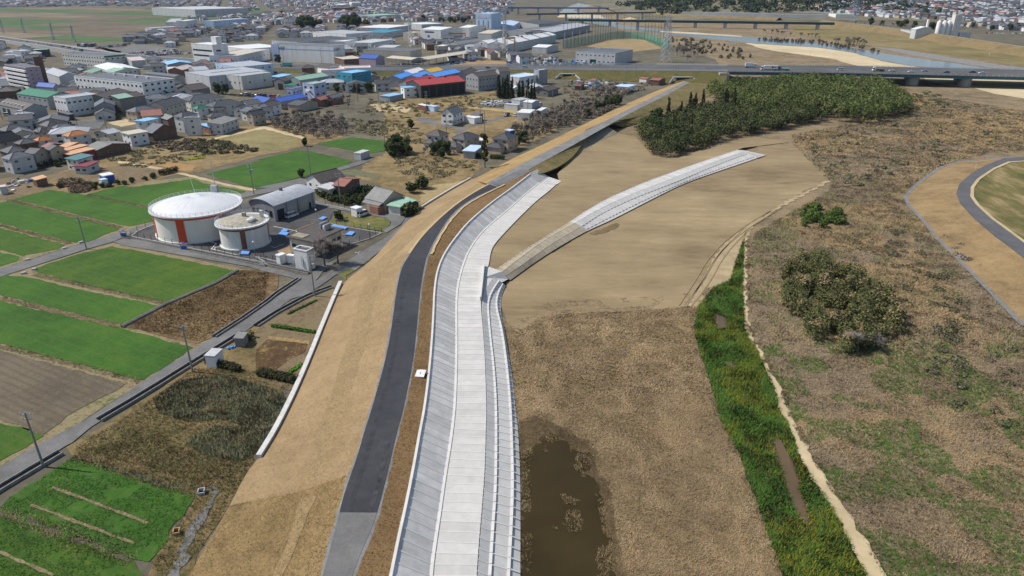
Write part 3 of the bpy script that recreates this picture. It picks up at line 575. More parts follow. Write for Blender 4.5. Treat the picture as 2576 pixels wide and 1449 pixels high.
strip('road_shoulder', rows, 3, 4, m_gravel2); strip('road_shoulder', rows, 5, 6, m_gravel2)
strip('levee_road', rows, 4, 5, m_asph, .03, sel=lambda i: vof(rows[i][4]) < 1309 and vof(rows[i][4]) > 466)
strip('old_levee_road', rows, 4, 5, m_asphold, .03, sel=lambda i: vof(rows[i][4]) >= 1309 or vof(rows[i][4]) <= 466)
strip('levee_shoulder', rows, 6, 7, m_brown)
def inlay(name, f0, f1, mat, sel, dz=.045):
    mb = MB(); jr = random.Random(4)
    for i in range(len(rows) - 1):
        if not sel(i): continue
        p, q = rows[i], rows[i + 1]; up = Vector((0, 0, dz)); mb.face([p[4].lerp(p[5], f0) + up, p[4].lerp(p[5], f1) + up, q[4].lerp(q[5], f1) + up, q[4].lerp(q[5], f0) + up])
    mk(name, mb, mat)['kind'] = 'structure'
inlay('paving_joint', .49, .505, M('asphalt joint', (.062, .062, .067), .9, .2, 2), lambda i: 470 < vof(rows[i][4]) < 1305)
inlay('dusty_wheel_path', .74, .88, M('dusty asphalt', (.056, .056, .06), .9, .35, 1.4), lambda i: 1120 < vof(rows[i][4]) < 1300)
inlay('dusty_wheel_path', .2, .33, M('worn asphalt path', (.044, .045, .051), .85, .25, 2), lambda i: 700 < vof(rows[i][4]) < 1300)
# straw edging of the upper curve
for j, s in ((4, -1), (6, 1)):
    mb = MB()
    for i in range(len(rows) - 1):
        if not 466 < vof(rows[i][j]) < 645: continue
        w_ = .7; a, b = rows[i][j], rows[i + 1][j]; na, nb = NR[i] * s * w_, NR[i + 1] * s * w_; up = Vector((0, 0, .12))
        mb.face([a + up, a + na + up, b + nb + up, b + up] if s > 0 else [a + na + up, a + up, b + up, b + nb + up])
    mk('straw_edging', mb, M('straw mat', (.5, .37, .2), .9, .15, .8))['kind'] = 'structure'
# stones showing through the geogrid strip
mb = MB(); pr = random.Random(3)
for i in range(len(rows) - 1):
    if not (vof(rows[i][1]) > 600 and not isold(i)): continue
    for kx in range(20):
        f = pr.random(); g = pr.random(); p = rows[i][1].lerp(rows[i][2], f).lerp(rows[i + 1][1].lerp(rows[i + 1][2], f), g); r = pr.uniform(.07, .15)
        mb.hexa([p + Vector((r * c, r * s, -.05)) for c, s in ((1, 0), (.3, .9), (-.8, .6), (-.8, -.6), (.3, -.9))], [p + Vector((r * .6 * c, r * .6 * s, r * .35)) for c, s in ((1, 0), (.3, .9), (-.8, .6), (-.8, -.6), (.3, -.9))])
o = mk('strip_stones', mb, M('strip stone', (.36, .275, .175), .9, .25, .4)); o['kind'] = 'stuff'
# white foot wall
def footwall(pts, label, h=.75, wd=.9):
    c = smoothline([U(p, .2) for p in pts]); nn = frames(c); mb = MB()
    for i in range(len(c) - 1):
        a, b = c[i], c[i + 1]; m, n = nn[i] * wd / 2, nn[i + 1] * wd / 2; up = Vector((0, 0, h)); dn = Vector((0, 0, -.3))
        mb.hexa([a + m + dn, b + n + dn, b - n + dn, a - m + dn], [a + m + up, b + n + up, b - n + up, a - m + up])
    tag(mk('foot_wall', mb, M('foot wall concrete', (.6, .59, .56), .85, .12, 1.2)), label, 'wall')
footwall(PX(652, 1153, 700, 1075, 762, 945, 820, 800, 857, 713), 'low white concrete wall along the levee foot beside the vegetable gardens')
footwall(PX(1060, 523, 1090, 504, 1130, 480, 1183, 450), 'low white concrete wall at the levee foot behind the old tiled house', .6, .5)
# ---- revetments: panels, ribs and long beams
m_slab = M('revetment slab', (.63, .605, .565), .85, .13, 2.2, rnd=.26, streak=True)
m_bench = M('terrace slab', (.55, .535, .505), .85, .08, 2.5, rnd=.15)
m_low = M('lower slab', (.55, .535, .505), .85, .08, 1.6, rnd=.12)
m_rib = M('revetment rib', (.62, .6, .565), .85, .06, 2, rnd=.08)
m_bed = M('revetment bed', (.16, .16, .155), .9, .1, 2)
m_old = M('weathered slab', (.43, .37, .27), .9, .12, 1.5, rnd=.14)
m_oldrib = M('weathered rib', (.5, .44, .33), .9, .1, 1.5)
def slabs(root, name, A, B, mat, gap=.05, th=.12, rev=False):
    "one panel between each two stations of the rows A and B"
    for i in range(len(A) - 1):
        a, b, c, d = A[i], B[i], B[i + 1], A[i + 1]
        ea, eb = (d - a), (c - b)
        if ea.length < .2 or eb.length < .2: continue
        ga, gb = ea.normalized() * gap, eb.normalized() * gap; w_ = (b - a).normalized() * gap
        q = [a + ga + w_, b + gb - w_, c - gb - w_, d - ga + w_]
        n = (q[1] - q[0]).cross(q[3] - q[0]).normalized()
        if n.z < 0: n = -n
        o0 = root.matrix_world.translation if 0 else root.location
        lo = [p - n * .1 - o0 for p in q]; hi = [p + n * th - o0 for p in q]
        mk(name, MB().hexa(lo, hi), mat, root)
def bars(root, name, A, B, mat, wd=.16, h=.2, ins=0.0):
    "one cross bar at each station"
    for i in range(len(A)):
        e = (A[min(i + 1, len(A) - 1)] - A[max(i - 1, 0)]).normalized() * wd; p, q = A[i], B[i]
        if (q - p).length < .3: continue
        n = Vector((0, 0, h)); o0 = root.location
        b4 = [p - e - o0, q - e - o0, q + e - o0, p + e - o0]
        mk(name, MB().hexa(b4, [v + n for v in b4]), mat, root)
def beams(root, name, A, side, mat, wd=.35, h=.24, per=1, gap=.0):
    "a long beam of one piece per station"
    for i in range(0, len(A) - 1):
        a, b = A[i], A[i + 1]
        if (b - a).length < .2: continue
        e = (b - a).normalized(); n = Vector((e.y, -e.x, 0)).normalized() * wd / 2; o0 = root.location; a = a + e * gap; b = b - e * gap
        b4 = [a - n - o0, a + n - o0, b + n - o0, b - n - o0]; up = Vector((0, 0, h))
        mk(name, MB().hexa([v - up * .3 for v in b4], [v + up for v in b4]), mat, root)
def bed(root, A, B):
    mb = MB(); o0 = root.location
    for i in range(len(A) - 1):
        dn = Vector((0, 0, -.02)) + o0; mb.face([A[i] - o0 - Vector((0, 0, .03)), B[i] - o0 - Vector((0, 0, .03)), B[i + 1] - o0 - Vector((0, 0, .03)), A[i + 1] - o0 - Vector((0, 0, .03))])
    mk('bedding', mb, m_bed, root)
def revet(name, label, A, B, smat, sname, gap, rib=None, top=None, bottom=None, ribm=None):
    r = empty(name, A[len(A) // 3]); tag(r, label, 'revetment'); bed(r, A, B); slabs(r, sname, A, B, smat, gap)
    if rib: bars(r, 'rib', A, B, ribm or m_rib, *rib)
    if top: beams(r, 'edge_beam', A, 1, ribm or m_rib, *top)
    if bottom: beams(r, 'foot_beam', B, 1, ribm or m_rib, *bottom)
    return r
S7 = [r[7] for r in rows]; RB = [cut(bnr, P, n) for P, n in zip(ST, NR)]
i1 = max(i for i in range(len(ST)) if RB[i] is not None and cut(slt, ST[i], NR[i]) is not None)
S7, B0, RB = S7[:i1], ST[:i1], RB[:i1]
for i in range(len(RB)):
    if RB[i] is None: RB[i] = RB[i - 1] + (ST[i] - ST[i - 1]) if i else ST[0] + Vector((6, 0, 0))
revet('revetment_slope', 'pale grey ribbed concrete slope below the brown shoulder of the levee road', S7, B0, m_slab, 'slope_slab', .05, rib=(.13, .2), top=(.4, .3), bottom=(.55, .26))
revet('revetment_terrace', 'flat white concrete terrace of wide slabs at the foot of the ribbed slope', [p + Vector((0, 0, .02)) for p in B0], RB, m_bench, 'terrace_slab', .06, rib=(.09, .16))
# lower revetment bending away to the groyne
lb0 = L_(PX(1200, 1449, 1206, 1360, 1214, 1269, 1221, 1177, 1223, 1073, 1225, 1047, 1221, 905, 1216, 837, 1211, 765, 1215, 737, 1240, 698), 2.45)
lb1 = L_(PX(1232, 1449, 1240, 1321, 1246, 1243, 1248, 1138, 1248, 1047, 1246, 983, 1240, 905, 1235, 866, 1229, 801, 1227, 764, 1235, 737, 1258, 703), 1.6)
lb2 = L_(PX(1279, 1449, 1287, 1308, 1290, 1203, 1286, 1073, 1285, 1047, 1282, 996, 1273, 905, 1262, 827, 1247, 772, 1252, 738, 1270, 705), .75)
lb3 = L_(PX(1309, 1449, 1309, 1334, 1309, 1203, 1303, 1073, 1298, 1047, 1290, 957, 1279, 892, 1269, 832, 1258, 778, 1262, 740, 1279, 707), .1)
SL = stations(lb1, 1.95); NL = frames(SL)
def along(l):
    r = [cut(l, p, n) for p, n in zip(SL, NL)]
    for i in range(len(r)):
        if r[i] is None: r[i] = (r[i - 1] + (SL[i] - SL[i - 1])) if i and r[i - 1] is not None else None
    for i in range(len(r) - 1, -1, -1):
        if r[i] is None: r[i] = r[i + 1] - (SL[i + 1] - SL[i])
    return r
R0, R2, R3 = along(lb0), along(lb2), along(lb3)
revet('lower_revetment', 'stepped grey concrete slabs with long white beams falling to the flooded meadow', R0, SL, m_low, 'upper_slab', .05, rib=(.11, .2), bottom=(.42, .3, 1, .06))
revet('lower_revetment', 'outer rows of small concrete panels whose rib ends reach the muddy puddle', SL, R2, m_low, 'middle_slab', .05, rib=(.11, .2), bottom=(.42, .3, 1, .06))
revet('lower_revetment', 'narrow lowest row of concrete panels along the edge of the muddy puddle', R2, [p for p in R3], m_low, 'toe_slab', .05, rib=(.12, .34))
# end wall on the terrace
a, b = U((1218, 671), 2.5), U((1209, 757), 2.5); n = Vector((.18, 0, 0))
tag(mk('end_wall', MB().hexa([a - n, b - n, b + n, a + n], [v + Vector((0, 0, 1.1)) for v in (a - n, b - n, b + n, a + n)]), m_rib), 'short upright white wall standing on the concrete terrace at its fork', 'wall')
jn = patch('joint_slab', PX(1214, 700, 1230, 672, 1262, 684, 1279, 703, 1262, 712, 1240, 702, 1222, 730, 1212, 755), m_low, .15, zs=[2.4, 2.4, 2.4, .6, 1.0, 2.2, 2.3, 2.3], kind='structure')
# groyne: weathered then new slabs
g0 = smoothline(wline(PX(1244, 683, 1275, 661, 1353, 609, 1436, 559, 1488, 522, 1569, 481, 1681, 437, 1795, 398, 1871, 373), 2.0))
g1 = smoothline(wline(PX(1262, 687, 1300, 656, 1379, 598, 1446, 563, 1498, 531, 1587, 489, 1691, 450, 1795, 408, 1874, 381), 2.0))
g2 = smoothline(wline(PX(1270, 697, 1320, 663, 1395, 609, 1462, 572, 1514, 537, 1600, 497, 1700, 459, 1800, 417, 1876, 389), 1.3))
g3 = smoothline(wline(PX(1279, 709, 1340, 664, 1405, 622, 1477, 581, 1535, 556, 1624, 510, 1717, 463, 1808, 431, 1894, 402), .35))
GS = stations(g1, 2.3); GN = frames(GS)
def al2(l):
    r = [cut(l, p, n) for p, n in zip(GS, GN)]
    for i in range(1, len(r)):
        if r[i] is None and r[i - 1] is not None: r[i] = r[i - 1] + (GS[i] - GS[i - 1])
    for i in range(len(r) - 2, -1, -1):
        if r[i] is None: r[i] = r[i + 1] - (GS[i + 1] - GS[i])
    return r
Q0, Q2, Q3 = al2(g0), al2(g2), al2(g3)
ks = min(range(len(GS)), key=lambda i: abs(GS[i].x - U((1446, 563), 2.0).x))
mb = MB()
for i in range(len(GS) - 1):
    mb.face([Q0[i], GS[i], GS[i + 1], Q0[i + 1]]); mb.face([GS[i], Q3[i], Q3[i + 1], GS[i + 1]])
for lab, sl, ms, mr, nm in (('weathered tan concrete groyne slabs between the sand terrace and the sand field', slice(0, ks + 1), m_old, m_oldrib, 'weathered_groyne'), ('new white concrete groyne curving up to its lattice end on the sand', slice(ks, None), m_bench, m_rib, 'white_groyne')):
    r = empty(nm, GS[sl][0]); tag(r, lab, 'groyne')
    a0, a1, a2, a3 = Q0[sl], GS[sl], Q2[sl], Q3[sl]
    bed(r, a0, a1); bed(r, a1, a2); bed(r, a2, a3)
    slabs(r, 'crest_slab', a0, a1, ms, .05); slabs(r, 'face_slab', a1, a2, m_low if ms is m_bench else ms, .05); slabs(r, 'foot_slab', a2, a3, m_low if ms is m_bench else ms, .05)
    if ms is m_bench:
        beams(r, 'dash_beam', a2, 1, m_bed, .45, .16, 1, .45); beams(r, 'dash_beam', [p.lerp(q, .72) for p, q in zip(a2, a3)], 1, m_bed, .45, .17, 1, .45)
    beams(r, 'crest_beam', a0, 1, mr, .3, .2, 1, .25)
# lattice block mats at the two ends
def lattice(pts, zs, label, n, m, c=None):
    c = c or [U(p, z) for p, z in zip(pts, zs)]; r = empty('lattice_mat', c[0]); tag(r, label, 'concrete mat')
    mk('bedding', MB().face([p - c[0] for p in c]), m_sand, r)
    f = lambda u, v: c[0].lerp(c[1], u).lerp(c[3].lerp(c[2], u), v) - c[0]
    for i in range(n + 1):
        p, q = f(i / n, 0), f(i / n, 1); s = (f(1, 0) - f(0, 0)).normalized() * .22; up = Vector((0, 0, .3))
        mk('lattice_bar', MB().hexa([p - s, q - s, q + s, p + s], [v + up for v in (p - s, q - s, q + s, p + s)]), m_rib, r)
    for j in range(m + 1):
        p, q = f(0, j / m), f(1, j / m); s = (f(0, 1) - f(0, 0)).normalized() * .22; up = Vector((0, 0, .28))
        mk('lattice_bar', MB().hexa([p - s, p + s, q + s, q - s], [v + up for v in (p - s, p + s, q + s, q - s)]), m_rib, r)
def lattice_w(c, label, n, m):
    lattice([(0, 0)] * 4, (0, 0, 0, 0), label, n, m, c)
e_ = (GS[-1] - GS[-3]).normalized(); A_, B_ = Q0[-1], Q3[-1]
lattice_w([A_ + Vector((0, 0, .12)), A_ + e_ * 7 + Vector((0, 0, -1.2)), B_ + e_ * 8 + Vector((0, 0, -.1)), B_ + Vector((0, 0, .12))], 'white lattice block mat closing the upper end of the groyne', 7, 9)
e_ = (B0[-1] - B0[-3]).normalized(); A_, B_, R_ = S7[-1], B0[-1], RB[-1]; dz = Vector((0, 0, .15))
lattice_w([A_ + dz, A_ + e_ * 9 + Vector((0, 0, -.6)), B_ + e_ * 10 + Vector((0, 0, -.5)), B_ + dz], 'white lattice block mat beside the top end of the ribbed slope', 10, 6)
lattice_w([B_ + dz + Vector((0, 0, -.2)), B_ + e_ * 10 + Vector((0, 0, -.55)), R_ + e_ * 6 + Vector((0, 0, -.4)), R_ + dz + Vector((0, 0, -.2))], 'white lattice block mat spreading onto the sand terrace below the ribbed slope', 9, 6)
# ---- old levee beyond, running to the highway bridge
C0 = smoothline(wline(PX(1190, 452, 1290, 398, 1380, 357, 1470, 312, 1560, 268, 1660, 225, 1720, 203), .2))
zl = (6, 5.6, 5, 4.5, 4.1, 3.7, 3.5)
C1 = smoothline([U(p, z) for p, z in zip(PX(1222, 462, 1322, 407, 1405, 366, 1490, 322, 1575, 277, 1670, 232, 1722, 204), zl)])
C2 = smoothline([U(p, z) for p, z in zip(PX(1252, 470, 1345, 418, 1430, 372, 1510, 327, 1590, 282, 1682, 237, 1735, 207), zl)])
c3 = list(zip(PX(1345, 442, 1392, 428, 1440, 398, 1464, 362, 1484, 338, 1535, 314, 1625, 290, 1722, 248, 1800, 212), (4.4, 3.8, 3.2, 3.4, 4, 3, 2.2, 1.7, 1.5)))
C3 = smoothline([U(p, z) for p, z in c3]); C4 = smoothline([U((p[0] + (12 if p[0] < 1500 else 34), p[1] + (2 if p[0] < 1500 else 8)), .1) for p, z in c3])
def resamp(l, n):
    d = [0]
    for a, b in zip(l, l[1:]): d.append(d[-1] + (b - a).length)
    o = []
    for i in range(n):
        s_ = d[-1] * i / (n - 1); j = max(q for q in range(len(l) - 1) if d[q] <= s_ + 1e-6); o.append(l[j].lerp(l[j + 1], (s_ - d[j]) / max(1e-6, d[j + 1] - d[j])))
    return o
C0, C1, C2, C3, C4 = [resamp(l, 40) for l in (C0, C1, C2, C3, C4)]
rr = [list(q) for q in zip(C0, C1, C2, C3, C4)]
def pxof(P): return 1288 + FOC * P.x / (P.y * CP - (P.z - CAM_H) * SP)
wedge = lambda i: not 1462 < pxof(rr[i][2]) < 1516
m_oldslope = GM('old levee straw', [(.3, (.25, .17, .08)), (.5, (.36, .25, .13)), (.68, (.42, .3, .17)), (.8, (.14, .15, .05))], [(14, 1), (3, .8), (.5, .6)], .8, .15)
strip('old_levee_slope', rr, 0, 1, m_oldslope); strip('levee_lane', rr, 1, 2, m_gravel2, .04)
strip('old_levee_grass', rr, 2, 3, GM('levee green', [(.3, (.1, .1, .04)), (.5, (.18, .15, .07)), (.7, (.29, .215, .125))], [(10, 1), (2, 1), (.5, .7)], .9, .2), 0, sel=wedge)
strip('old_levee_grass', rr, 3, 4, MATS['levee green'], sel=wedge)
# ================================================================== buildings
WIN = MB().box(-.5, .5, -.05, .02, 0, 1, 0).box(-.43, -.03, -.07, -.02, .07, .93, 1).box(.03, .43, -.07, -.02, .07, .93, 1).mesh('window', [FRAME, GLASS])
WINW = MB().box(-.5, .5, -.05, .02, 0, 1, 0).box(-.48, -.17, -.07, -.02, .1, .9, 1).box(-.155, .155, -.07, -.02, .1, .9, 1).box(.17, .48, -.07, -.02, .1, .9, 1).mesh('window', [FRAME, GLASS])
SHUT = MB().box(-.5, .5, -.05, .02, 0, 1, 0).mesh('shutter', [M('shutter grey', (.4, .42, .43), .6, .1)])
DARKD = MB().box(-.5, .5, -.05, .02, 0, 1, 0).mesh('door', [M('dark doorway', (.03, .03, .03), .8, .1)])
RECT = []; FOOT = []      # plan rectangles already taken: centre x, y, radius
def frame3(eA, eB, eC, h):
    A, B, C = U(eA, h), U(eB, h), U(eC, h); a, c = A - B, C - B
    if a.length >= c.length:
        x = -a.normalized(); L = a.length; y = Vector((-x.y, x.x, 0)); W = max(2.0, abs(c.dot(y)))
    else:
        y = c.normalized(); W = c.length; x = Vector((y.y, -y.x, 0)); L = max(2.0, abs(a.dot(x)))
    ctr = B - x * L / 2 + y * W / 2; ctr.z = 0
    return ctr, math.atan2(x.y, x.x), L, W
def roof_mb(kind, L, W, h, rise, ov, t=.18):
    mb = MB(); l, w_ = L / 2 + ov, W / 2 + ov
    if kind == 'flat':
        mb.box(-L / 2 - .05, L / 2 + .05, -W / 2 - .05, W / 2 + .05, h, h + .12)
        for x0, x1, y0, y1 in ((-L / 2 - .06, L / 2 + .06, -W / 2 - .06, -W / 2 + .24), (-L / 2 - .06, L / 2 + .06, W / 2 - .24, W / 2 + .06), (-L / 2 - .06, -L / 2 + .24, -W / 2 + .24, W / 2 - .24), (L / 2 - .24, L / 2 + .06, -W / 2 + .24, W / 2 - .24)):
            mb.box(x0, x1, y0, y1, h + .12, h + .5, 1)
    elif kind == 'slab': mb.box(-l, l, -w_, w_, h, h + .35)
    elif kind == 'shedx':   # falls towards +y... low edge at -y
        mb.hexa([(-l, -w_, h - .1), (l, -w_, h - .1), (l, w_, h + rise - .1), (-l, w_, h + rise - .1)], [(-l, -w_, h + t), (l, -w_, h + t), (l, w_, h + rise + t), (-l, w_, h + rise + t)])
    elif kind == 'shedy':
        mb.hexa([(-l, -w_, h + rise - .1), (l, -w_, h - .1), (l, w_, h - .1), (-l, w_, h + rise - .1)], [(-l, -w_, h + rise + t), (l, -w_, h + t), (l, w_, h + t), (-l, w_, h + rise + t)])
    elif kind == 'gx':      # ridge along x
        d = rise * ov / (W / 2)
        mb.hexa([(-l, -w_, h - d), (l, -w_, h - d), (l, 0, h + rise), (-l, 0, h + rise)], [(-l, -w_, h - d + t), (l, -w_, h - d + t), (l, 0, h + rise + t), (-l, 0, h + rise + t)])
        mb.hexa([(-l, .001, h + rise), (l, .001, h + rise), (l, w_, h - d), (-l, w_, h - d)], [(-l, .001, h + rise + t), (l, .001, h + rise + t), (l, w_, h - d + t), (-l, w_, h - d + t)])
        mb.box(-l, l, -.15, .15, h + rise + t - .05, h + rise + t + .12)
    elif kind == 'gy':
        d = rise * ov / (L / 2)
        mb.hexa([(-l, -w_, h - d), (0, -w_, h + rise), (0, w_, h + rise), (-l, w_, h - d)], [(-l, -w_, h - d + t), (0, -w_, h + rise + t), (0, w_, h + rise + t), (-l, w_, h - d + t)])
        mb.hexa([(.001, -w_, h + rise), (l, -w_, h - d), (l, w_, h - d), (.001, w_, h + rise)], [(.001, -w_, h + rise + t), (l, -w_, h - d + t), (l, w_, h - d + t), (.001, w_, h + rise + t)])
        mb.box(-.15, .15, -w_, w_, h + rise + t - .05, h + rise + t + .12)
    elif kind == 'hip':
        k2 = min(l, w_); e = .15
        if l >= w_: r0, r1 = (-(l - k2) - .05, 0), ((l - k2) + .05, 0)
        else: r0, r1 = (0, -(w_ - k2) - .05), (0, (w_ - k2) + .05)
        z0 = h - .15; z1 = h + rise; c = [(-l, -w_, z0), (l, -w_, z0), (l, w_, z0), (-l, w_, z0)]; P, Q = (*r0, z1), (*r1, z1)
        if l >= w_: fs = [[c[0], c[1], Q, P], [c[1], c[2], Q], [c[2], c[3], P, Q], [c[3], c[0], P]]
        else: fs = [[c[0], c[1], P], [c[1], c[2], Q, P], [c[2], c[3], Q], [c[3], c[0], P, Q]]
        for f in fs: mb.face(f)
        mb.face([c[3], c[2], c[1], c[0]])
        for p, q in ((c[0], P), (c[1], Q if l >= w_ else P), (c[2], Q), (c[3], P if l >= w_ else Q), (P, Q)): mb.tube(p, q, .16, .16, 4, 1)
    elif kind == 'vault':
        n = 10; pts = [(-w_ + 2 * w_ * i / n, h + rise * (1 - (2 * i / n - 1) ** 2)) for i in range(n + 1)]
        for (y0, z0), (y1, z1) in zip(pts, pts[1:]):
            mb.hexa([(-l, y0, z0), (l, y0, z0), (l, y1, z1), (-l, y1, z1)], [(-l, y0, z0 + t), (l, y0, z0 + t), (l, y1, z1 + t), (-l, y1, z1 + t)])
    return mb
def wall_mb(kind, L, W, h, rise):
    mb = MB(); x, y = L / 2, W / 2
    if kind in ('gx', 'vault'):
        prof = [(-y, 0), (y, 0), (y, h), (0, h + rise - .02), (-y, h)] if kind == 'gx' else [(-y, 0), (y, 0)] + [(y - 2 * y * i / 8, h + (rise - .05) * (1 - (2 * i / 8 - 1) ** 2)) for i in range(9)]
        mb.hexa([(x, a, b) for a, b in prof], [(-x, a, b) for a, b in prof]); mb.f = [tuple(reversed(f)) for f in mb.f]
    elif kind == 'gy':
        prof = [(-x, 0), (x, 0), (x, h), (0, h + rise - .02), (-x, h)]; mb.hexa([(a, -y, b) for a, b in prof], [(a, y, b) for a, b in prof]); mb.f = [tuple(reversed(f)) for f in mb.f]
    elif kind == 'shedx': mb.hexa([(-x, -y, 0), (x, -y, 0), (x, y, 0), (-x, y, 0)], [(-x, -y, h - .08), (x, -y, h - .08), (x, y, h + rise - .08), (-x, y, h + rise - .08)])
    elif kind == 'shedy': mb.hexa([(-x, -y, 0), (x, -y, 0), (x, y, 0), (-x, y, 0)], [(-x, -y, h + rise - .08), (x, -y, h - .08), (x, y, h - .08), (-x, y, h + rise - .08)])
    else: mb.box(-x, x, -y, y, 0, h)
    return mb
def bld(label, pts, h, roof='hip', rise=1.8, wall='white', rc='tile', ov=.5, wins=True, name='house', cat='house', f=None, group=None, wa=None, wb=None, size=(1.6, 1.1), trim=None, rel=None, ridgec=None):
    """pts: eave corners left, near, right. wa/wb: (rows, cols) of windows on the left and right faces"""
    e = zz(f, *pts) if f else PX(*pts)
    ctr, rz, L, W = frame3(*e, h); h = h + (len(FOOT) % 40) * .007
    r = empty(name, ctr, rz); tag(r, label, cat, group)
    FOOT.append((ctr.x, ctr.y, max(L, W) * .5)); RECT.append((ctr.x, ctr.y, rz, L / 2, W / 2))
    mk('wall', wall_mb(roof, L, W, h, rise), WM(wall), r)
    mk('roof', roof_mb(roof, L, W, h, rise, ov if roof != 'flat' else 0), [RM(rc), WM(trim) if trim else (WM(wall) if roof == 'flat' else RM(ridgec or rc))], r)
    if wins:
        n = max(1, int(round(h / 2.9)))
        wa = wa if wa is not None else (n, max(1, int(L / 3.6))); wb = wb if wb is not None else (n, max(1, int(W / 3.6)))
        for face, (rw, cl) in (('a', wa), ('b', wb)):
            span = L if face == 'a' else W
            for i in range(rw):
                zc = h * (i + .5) / rw - size[1] * .35
                for j in range(cl):
                    u = (j + .5) / cl * span - span / 2
                    if cl > 1 and cat == 'house': u += random.uniform(-.3, .3)
                    sx = min(size[0], span / cl * .75) * (random.uniform(.7, 1.1) if cat == 'house' else 1)
                    o = link('window', WIN if cat == 'house' else WINW if size[0] > 1.4 else WIN, r, (u, -W / 2, zc) if face == 'a' else (L / 2, u, zc), 0 if face == 'a' else R(90), (sx, 1, size[1]))
    r['L'] = L; r['W'] = W; return r
def fit(r, name, mesh, u, z, w_, h, face='a', th=1):
    L, W = r['L'], r['W']
    return link(name, mesh, r, (u * L / 2, -W / 2 - .03, z) if face == 'a' else (L / 2 + .03, u * W / 2, z), 0 if face == 'a' else R(90), (w_, th, h))
def roofbox(r, name, x, y, z, sx, sy, sz, mat):
    L, W = r['L'], r['W']; return mk(name, MB().box(-sx / 2, sx / 2, -sy / 2, sy / 2, 0, sz), mat, r, (x * L / 2, y * W / 2, z))
FAC = dict(name='factory', cat='factory', ov=.15); SHED = dict(name='shed', cat='shed', ov=.3, wins=False); WH = dict(name='warehouse', cat='warehouse', ov=.2)
VENTM = M('vent white', (.6, .6, .6), .5, .1)
# ---- industrial quarter, left
b = bld('six storey brown apartment block striped with white balcony bands', (85, 325, 500, 395, 612, 345), 17, 'flat', 0, 'mauve', 'slate', f=zs, name='apartment_block', cat='apartment', wins=False)
for i in range(6):
    mk('balcony', MB().box(-b['L'] / 2, b['L'] / 2, -b['W'] / 2 - 1.3, -b['W'] / 2 - .02, i * 2.75 + .6, i * 2.75 + 2.0), WM('white'), b)
    for j in range(6): fit(b, 'window', DARKD, -.83 + j * .333, i * 2.75 + 2.05, b['L'] / 6.6, .75)
    for u in (-.4, .4): fit(b, 'window', WIN, u, i * 2.75 + 1, 1.3, 1.1, 'b')
bld('tall dark brown windowless tower behind the striped apartment block', (565, 190, 640, 195, 815, 185), 22, 'flat', 0, 'brown', 'brown', f=zs, name='stair_tower', cat='tower', wins=False)
b = bld('long white two storey factory with green trimmed end wall', (1195, 112, 2010, 170, 2350, 125), 10, 'flat', 0, 'offwhite', 'slate', f=zs, **FAC, wa=(3, 16), wb=(2, 4), size=(1.5, 1.3), trim='offwhite')
mk('green_trim', MB().box(b['L'] / 2 + .02, b['L'] / 2 + .3, -b['W'] / 2, b['W'] / 2, 9.2, 10.55), WM('green'), b)
b = bld('huge white three storey factory with dark grey roof and rows of windows', (720, 738, 1372, 806, 1705, 768), 13, 'flat', 0, 'white', 'slate', f=zA, **FAC, wa=(3, 17), wb=(4, 5), size=(1.7, 1.4))
for i in range(4): roofbox(b, 'roof_vent', -.5 + i * .35, .5 - i * .05, 13.1, 1.6, 1.6, 1.3, VENTM)
fit(b, 'shutter', SHUT, .05, 0, 5, 5, 'b')
mk('outside_stair', MB().tube((b['L'] / 2 + .9, 2, 7), (b['L'] / 2 + .9, 12, 1.2), .5, .5, 4), WM('green'), b)
bld('low pale block joined to the left end of the huge white factory', (715, 742, 735, 752, 800, 740), 10, 'flat', 0, 'white', 'whiteroof', f=zA, **FAC, wa=(2, 1), wb=(2, 1))
bld('silver gabled warehouse behind the brown tower', (855, 465, 1140, 560, 1470, 510), 8, 'gx', 2.5, 'lightgrey', 'greyroof', f=zs, **WH, wins=False)
bld('small house sized shed with bright blue ribbed roof beside the green roofed shed', (700, 740, 1030, 768, 1290, 760), 6.5, 'gx', 2.2, 'grey', 'blue', f=zs, **WH, wa=(1, 4), wb=(0, 0))
bld('grey block shed under a large dark green roof', (320, 885, 905, 968, 1130, 860), 7, 'gx', 2.4, 'grey', 'green', f=zs, **WH, wa=(2, 6), wb=(0, 0))
b = bld('long low black roofed shed with six narrow skylights', (-40, 1090, 470, 1200, 920, 1150), 5.5, 'gx', 2.6, 'grey', 'brownroof', f=zs, **WH, wins=False)
for i in range(6): mk('skylight', MB().box(-.5, .5, -2.4, 0, 0, .1), RM('whiteroof'), b, (-.75 * b['L'] / 2 + i * b['L'] * .14, -b['W'] * .2, 7.2))
for u in (-.6, -.25): fit(b, 'door', DARKD, u, 0, 3.6, 4)
bld('two storey brown timber office in front of the black shed', (360, 1215, 380, 1225, 660, 1175), 5.2, 'shedx', .5, 'brown', 'greyroof', f=zs, name='office', cat='office', ov=.3, wa=(1, 1), wb=(2, 2))
b = bld('bright white factory block with bluish shade and two rows of small windows', (975, 955, 1265, 985, 1880, 905), 10, 'flat', 0, 'white', 'greyroof', f=zs, **FAC, wa=(2, 4), wb=(2, 6), size=(1.5, 1.1))
bld('low white annex in front of the bright white factory block', (1280, 1105, 1385, 1130, 1755, 1075), 5.2, 'flat', 0, 'white', 'whiteroof', f=zs, name='annex', cat='annex', wa=(0, 0), wb=(1, 2))
bld('tiny carport roof below the bright white factory block', (1110, 1240, 1330, 1300, 1420, 1285), 3, 'slab', 0, 'darkgrey', 'slate', f=zs, **SHED)
bld('grey slate clad shed with brown roof behind the pale green skylight shed', (1880, 900, 2100, 985, 2560, 850), 8, 'gy', 2.2, 'asbestos', 'brownroof', f=zs, **WH, wins=False)
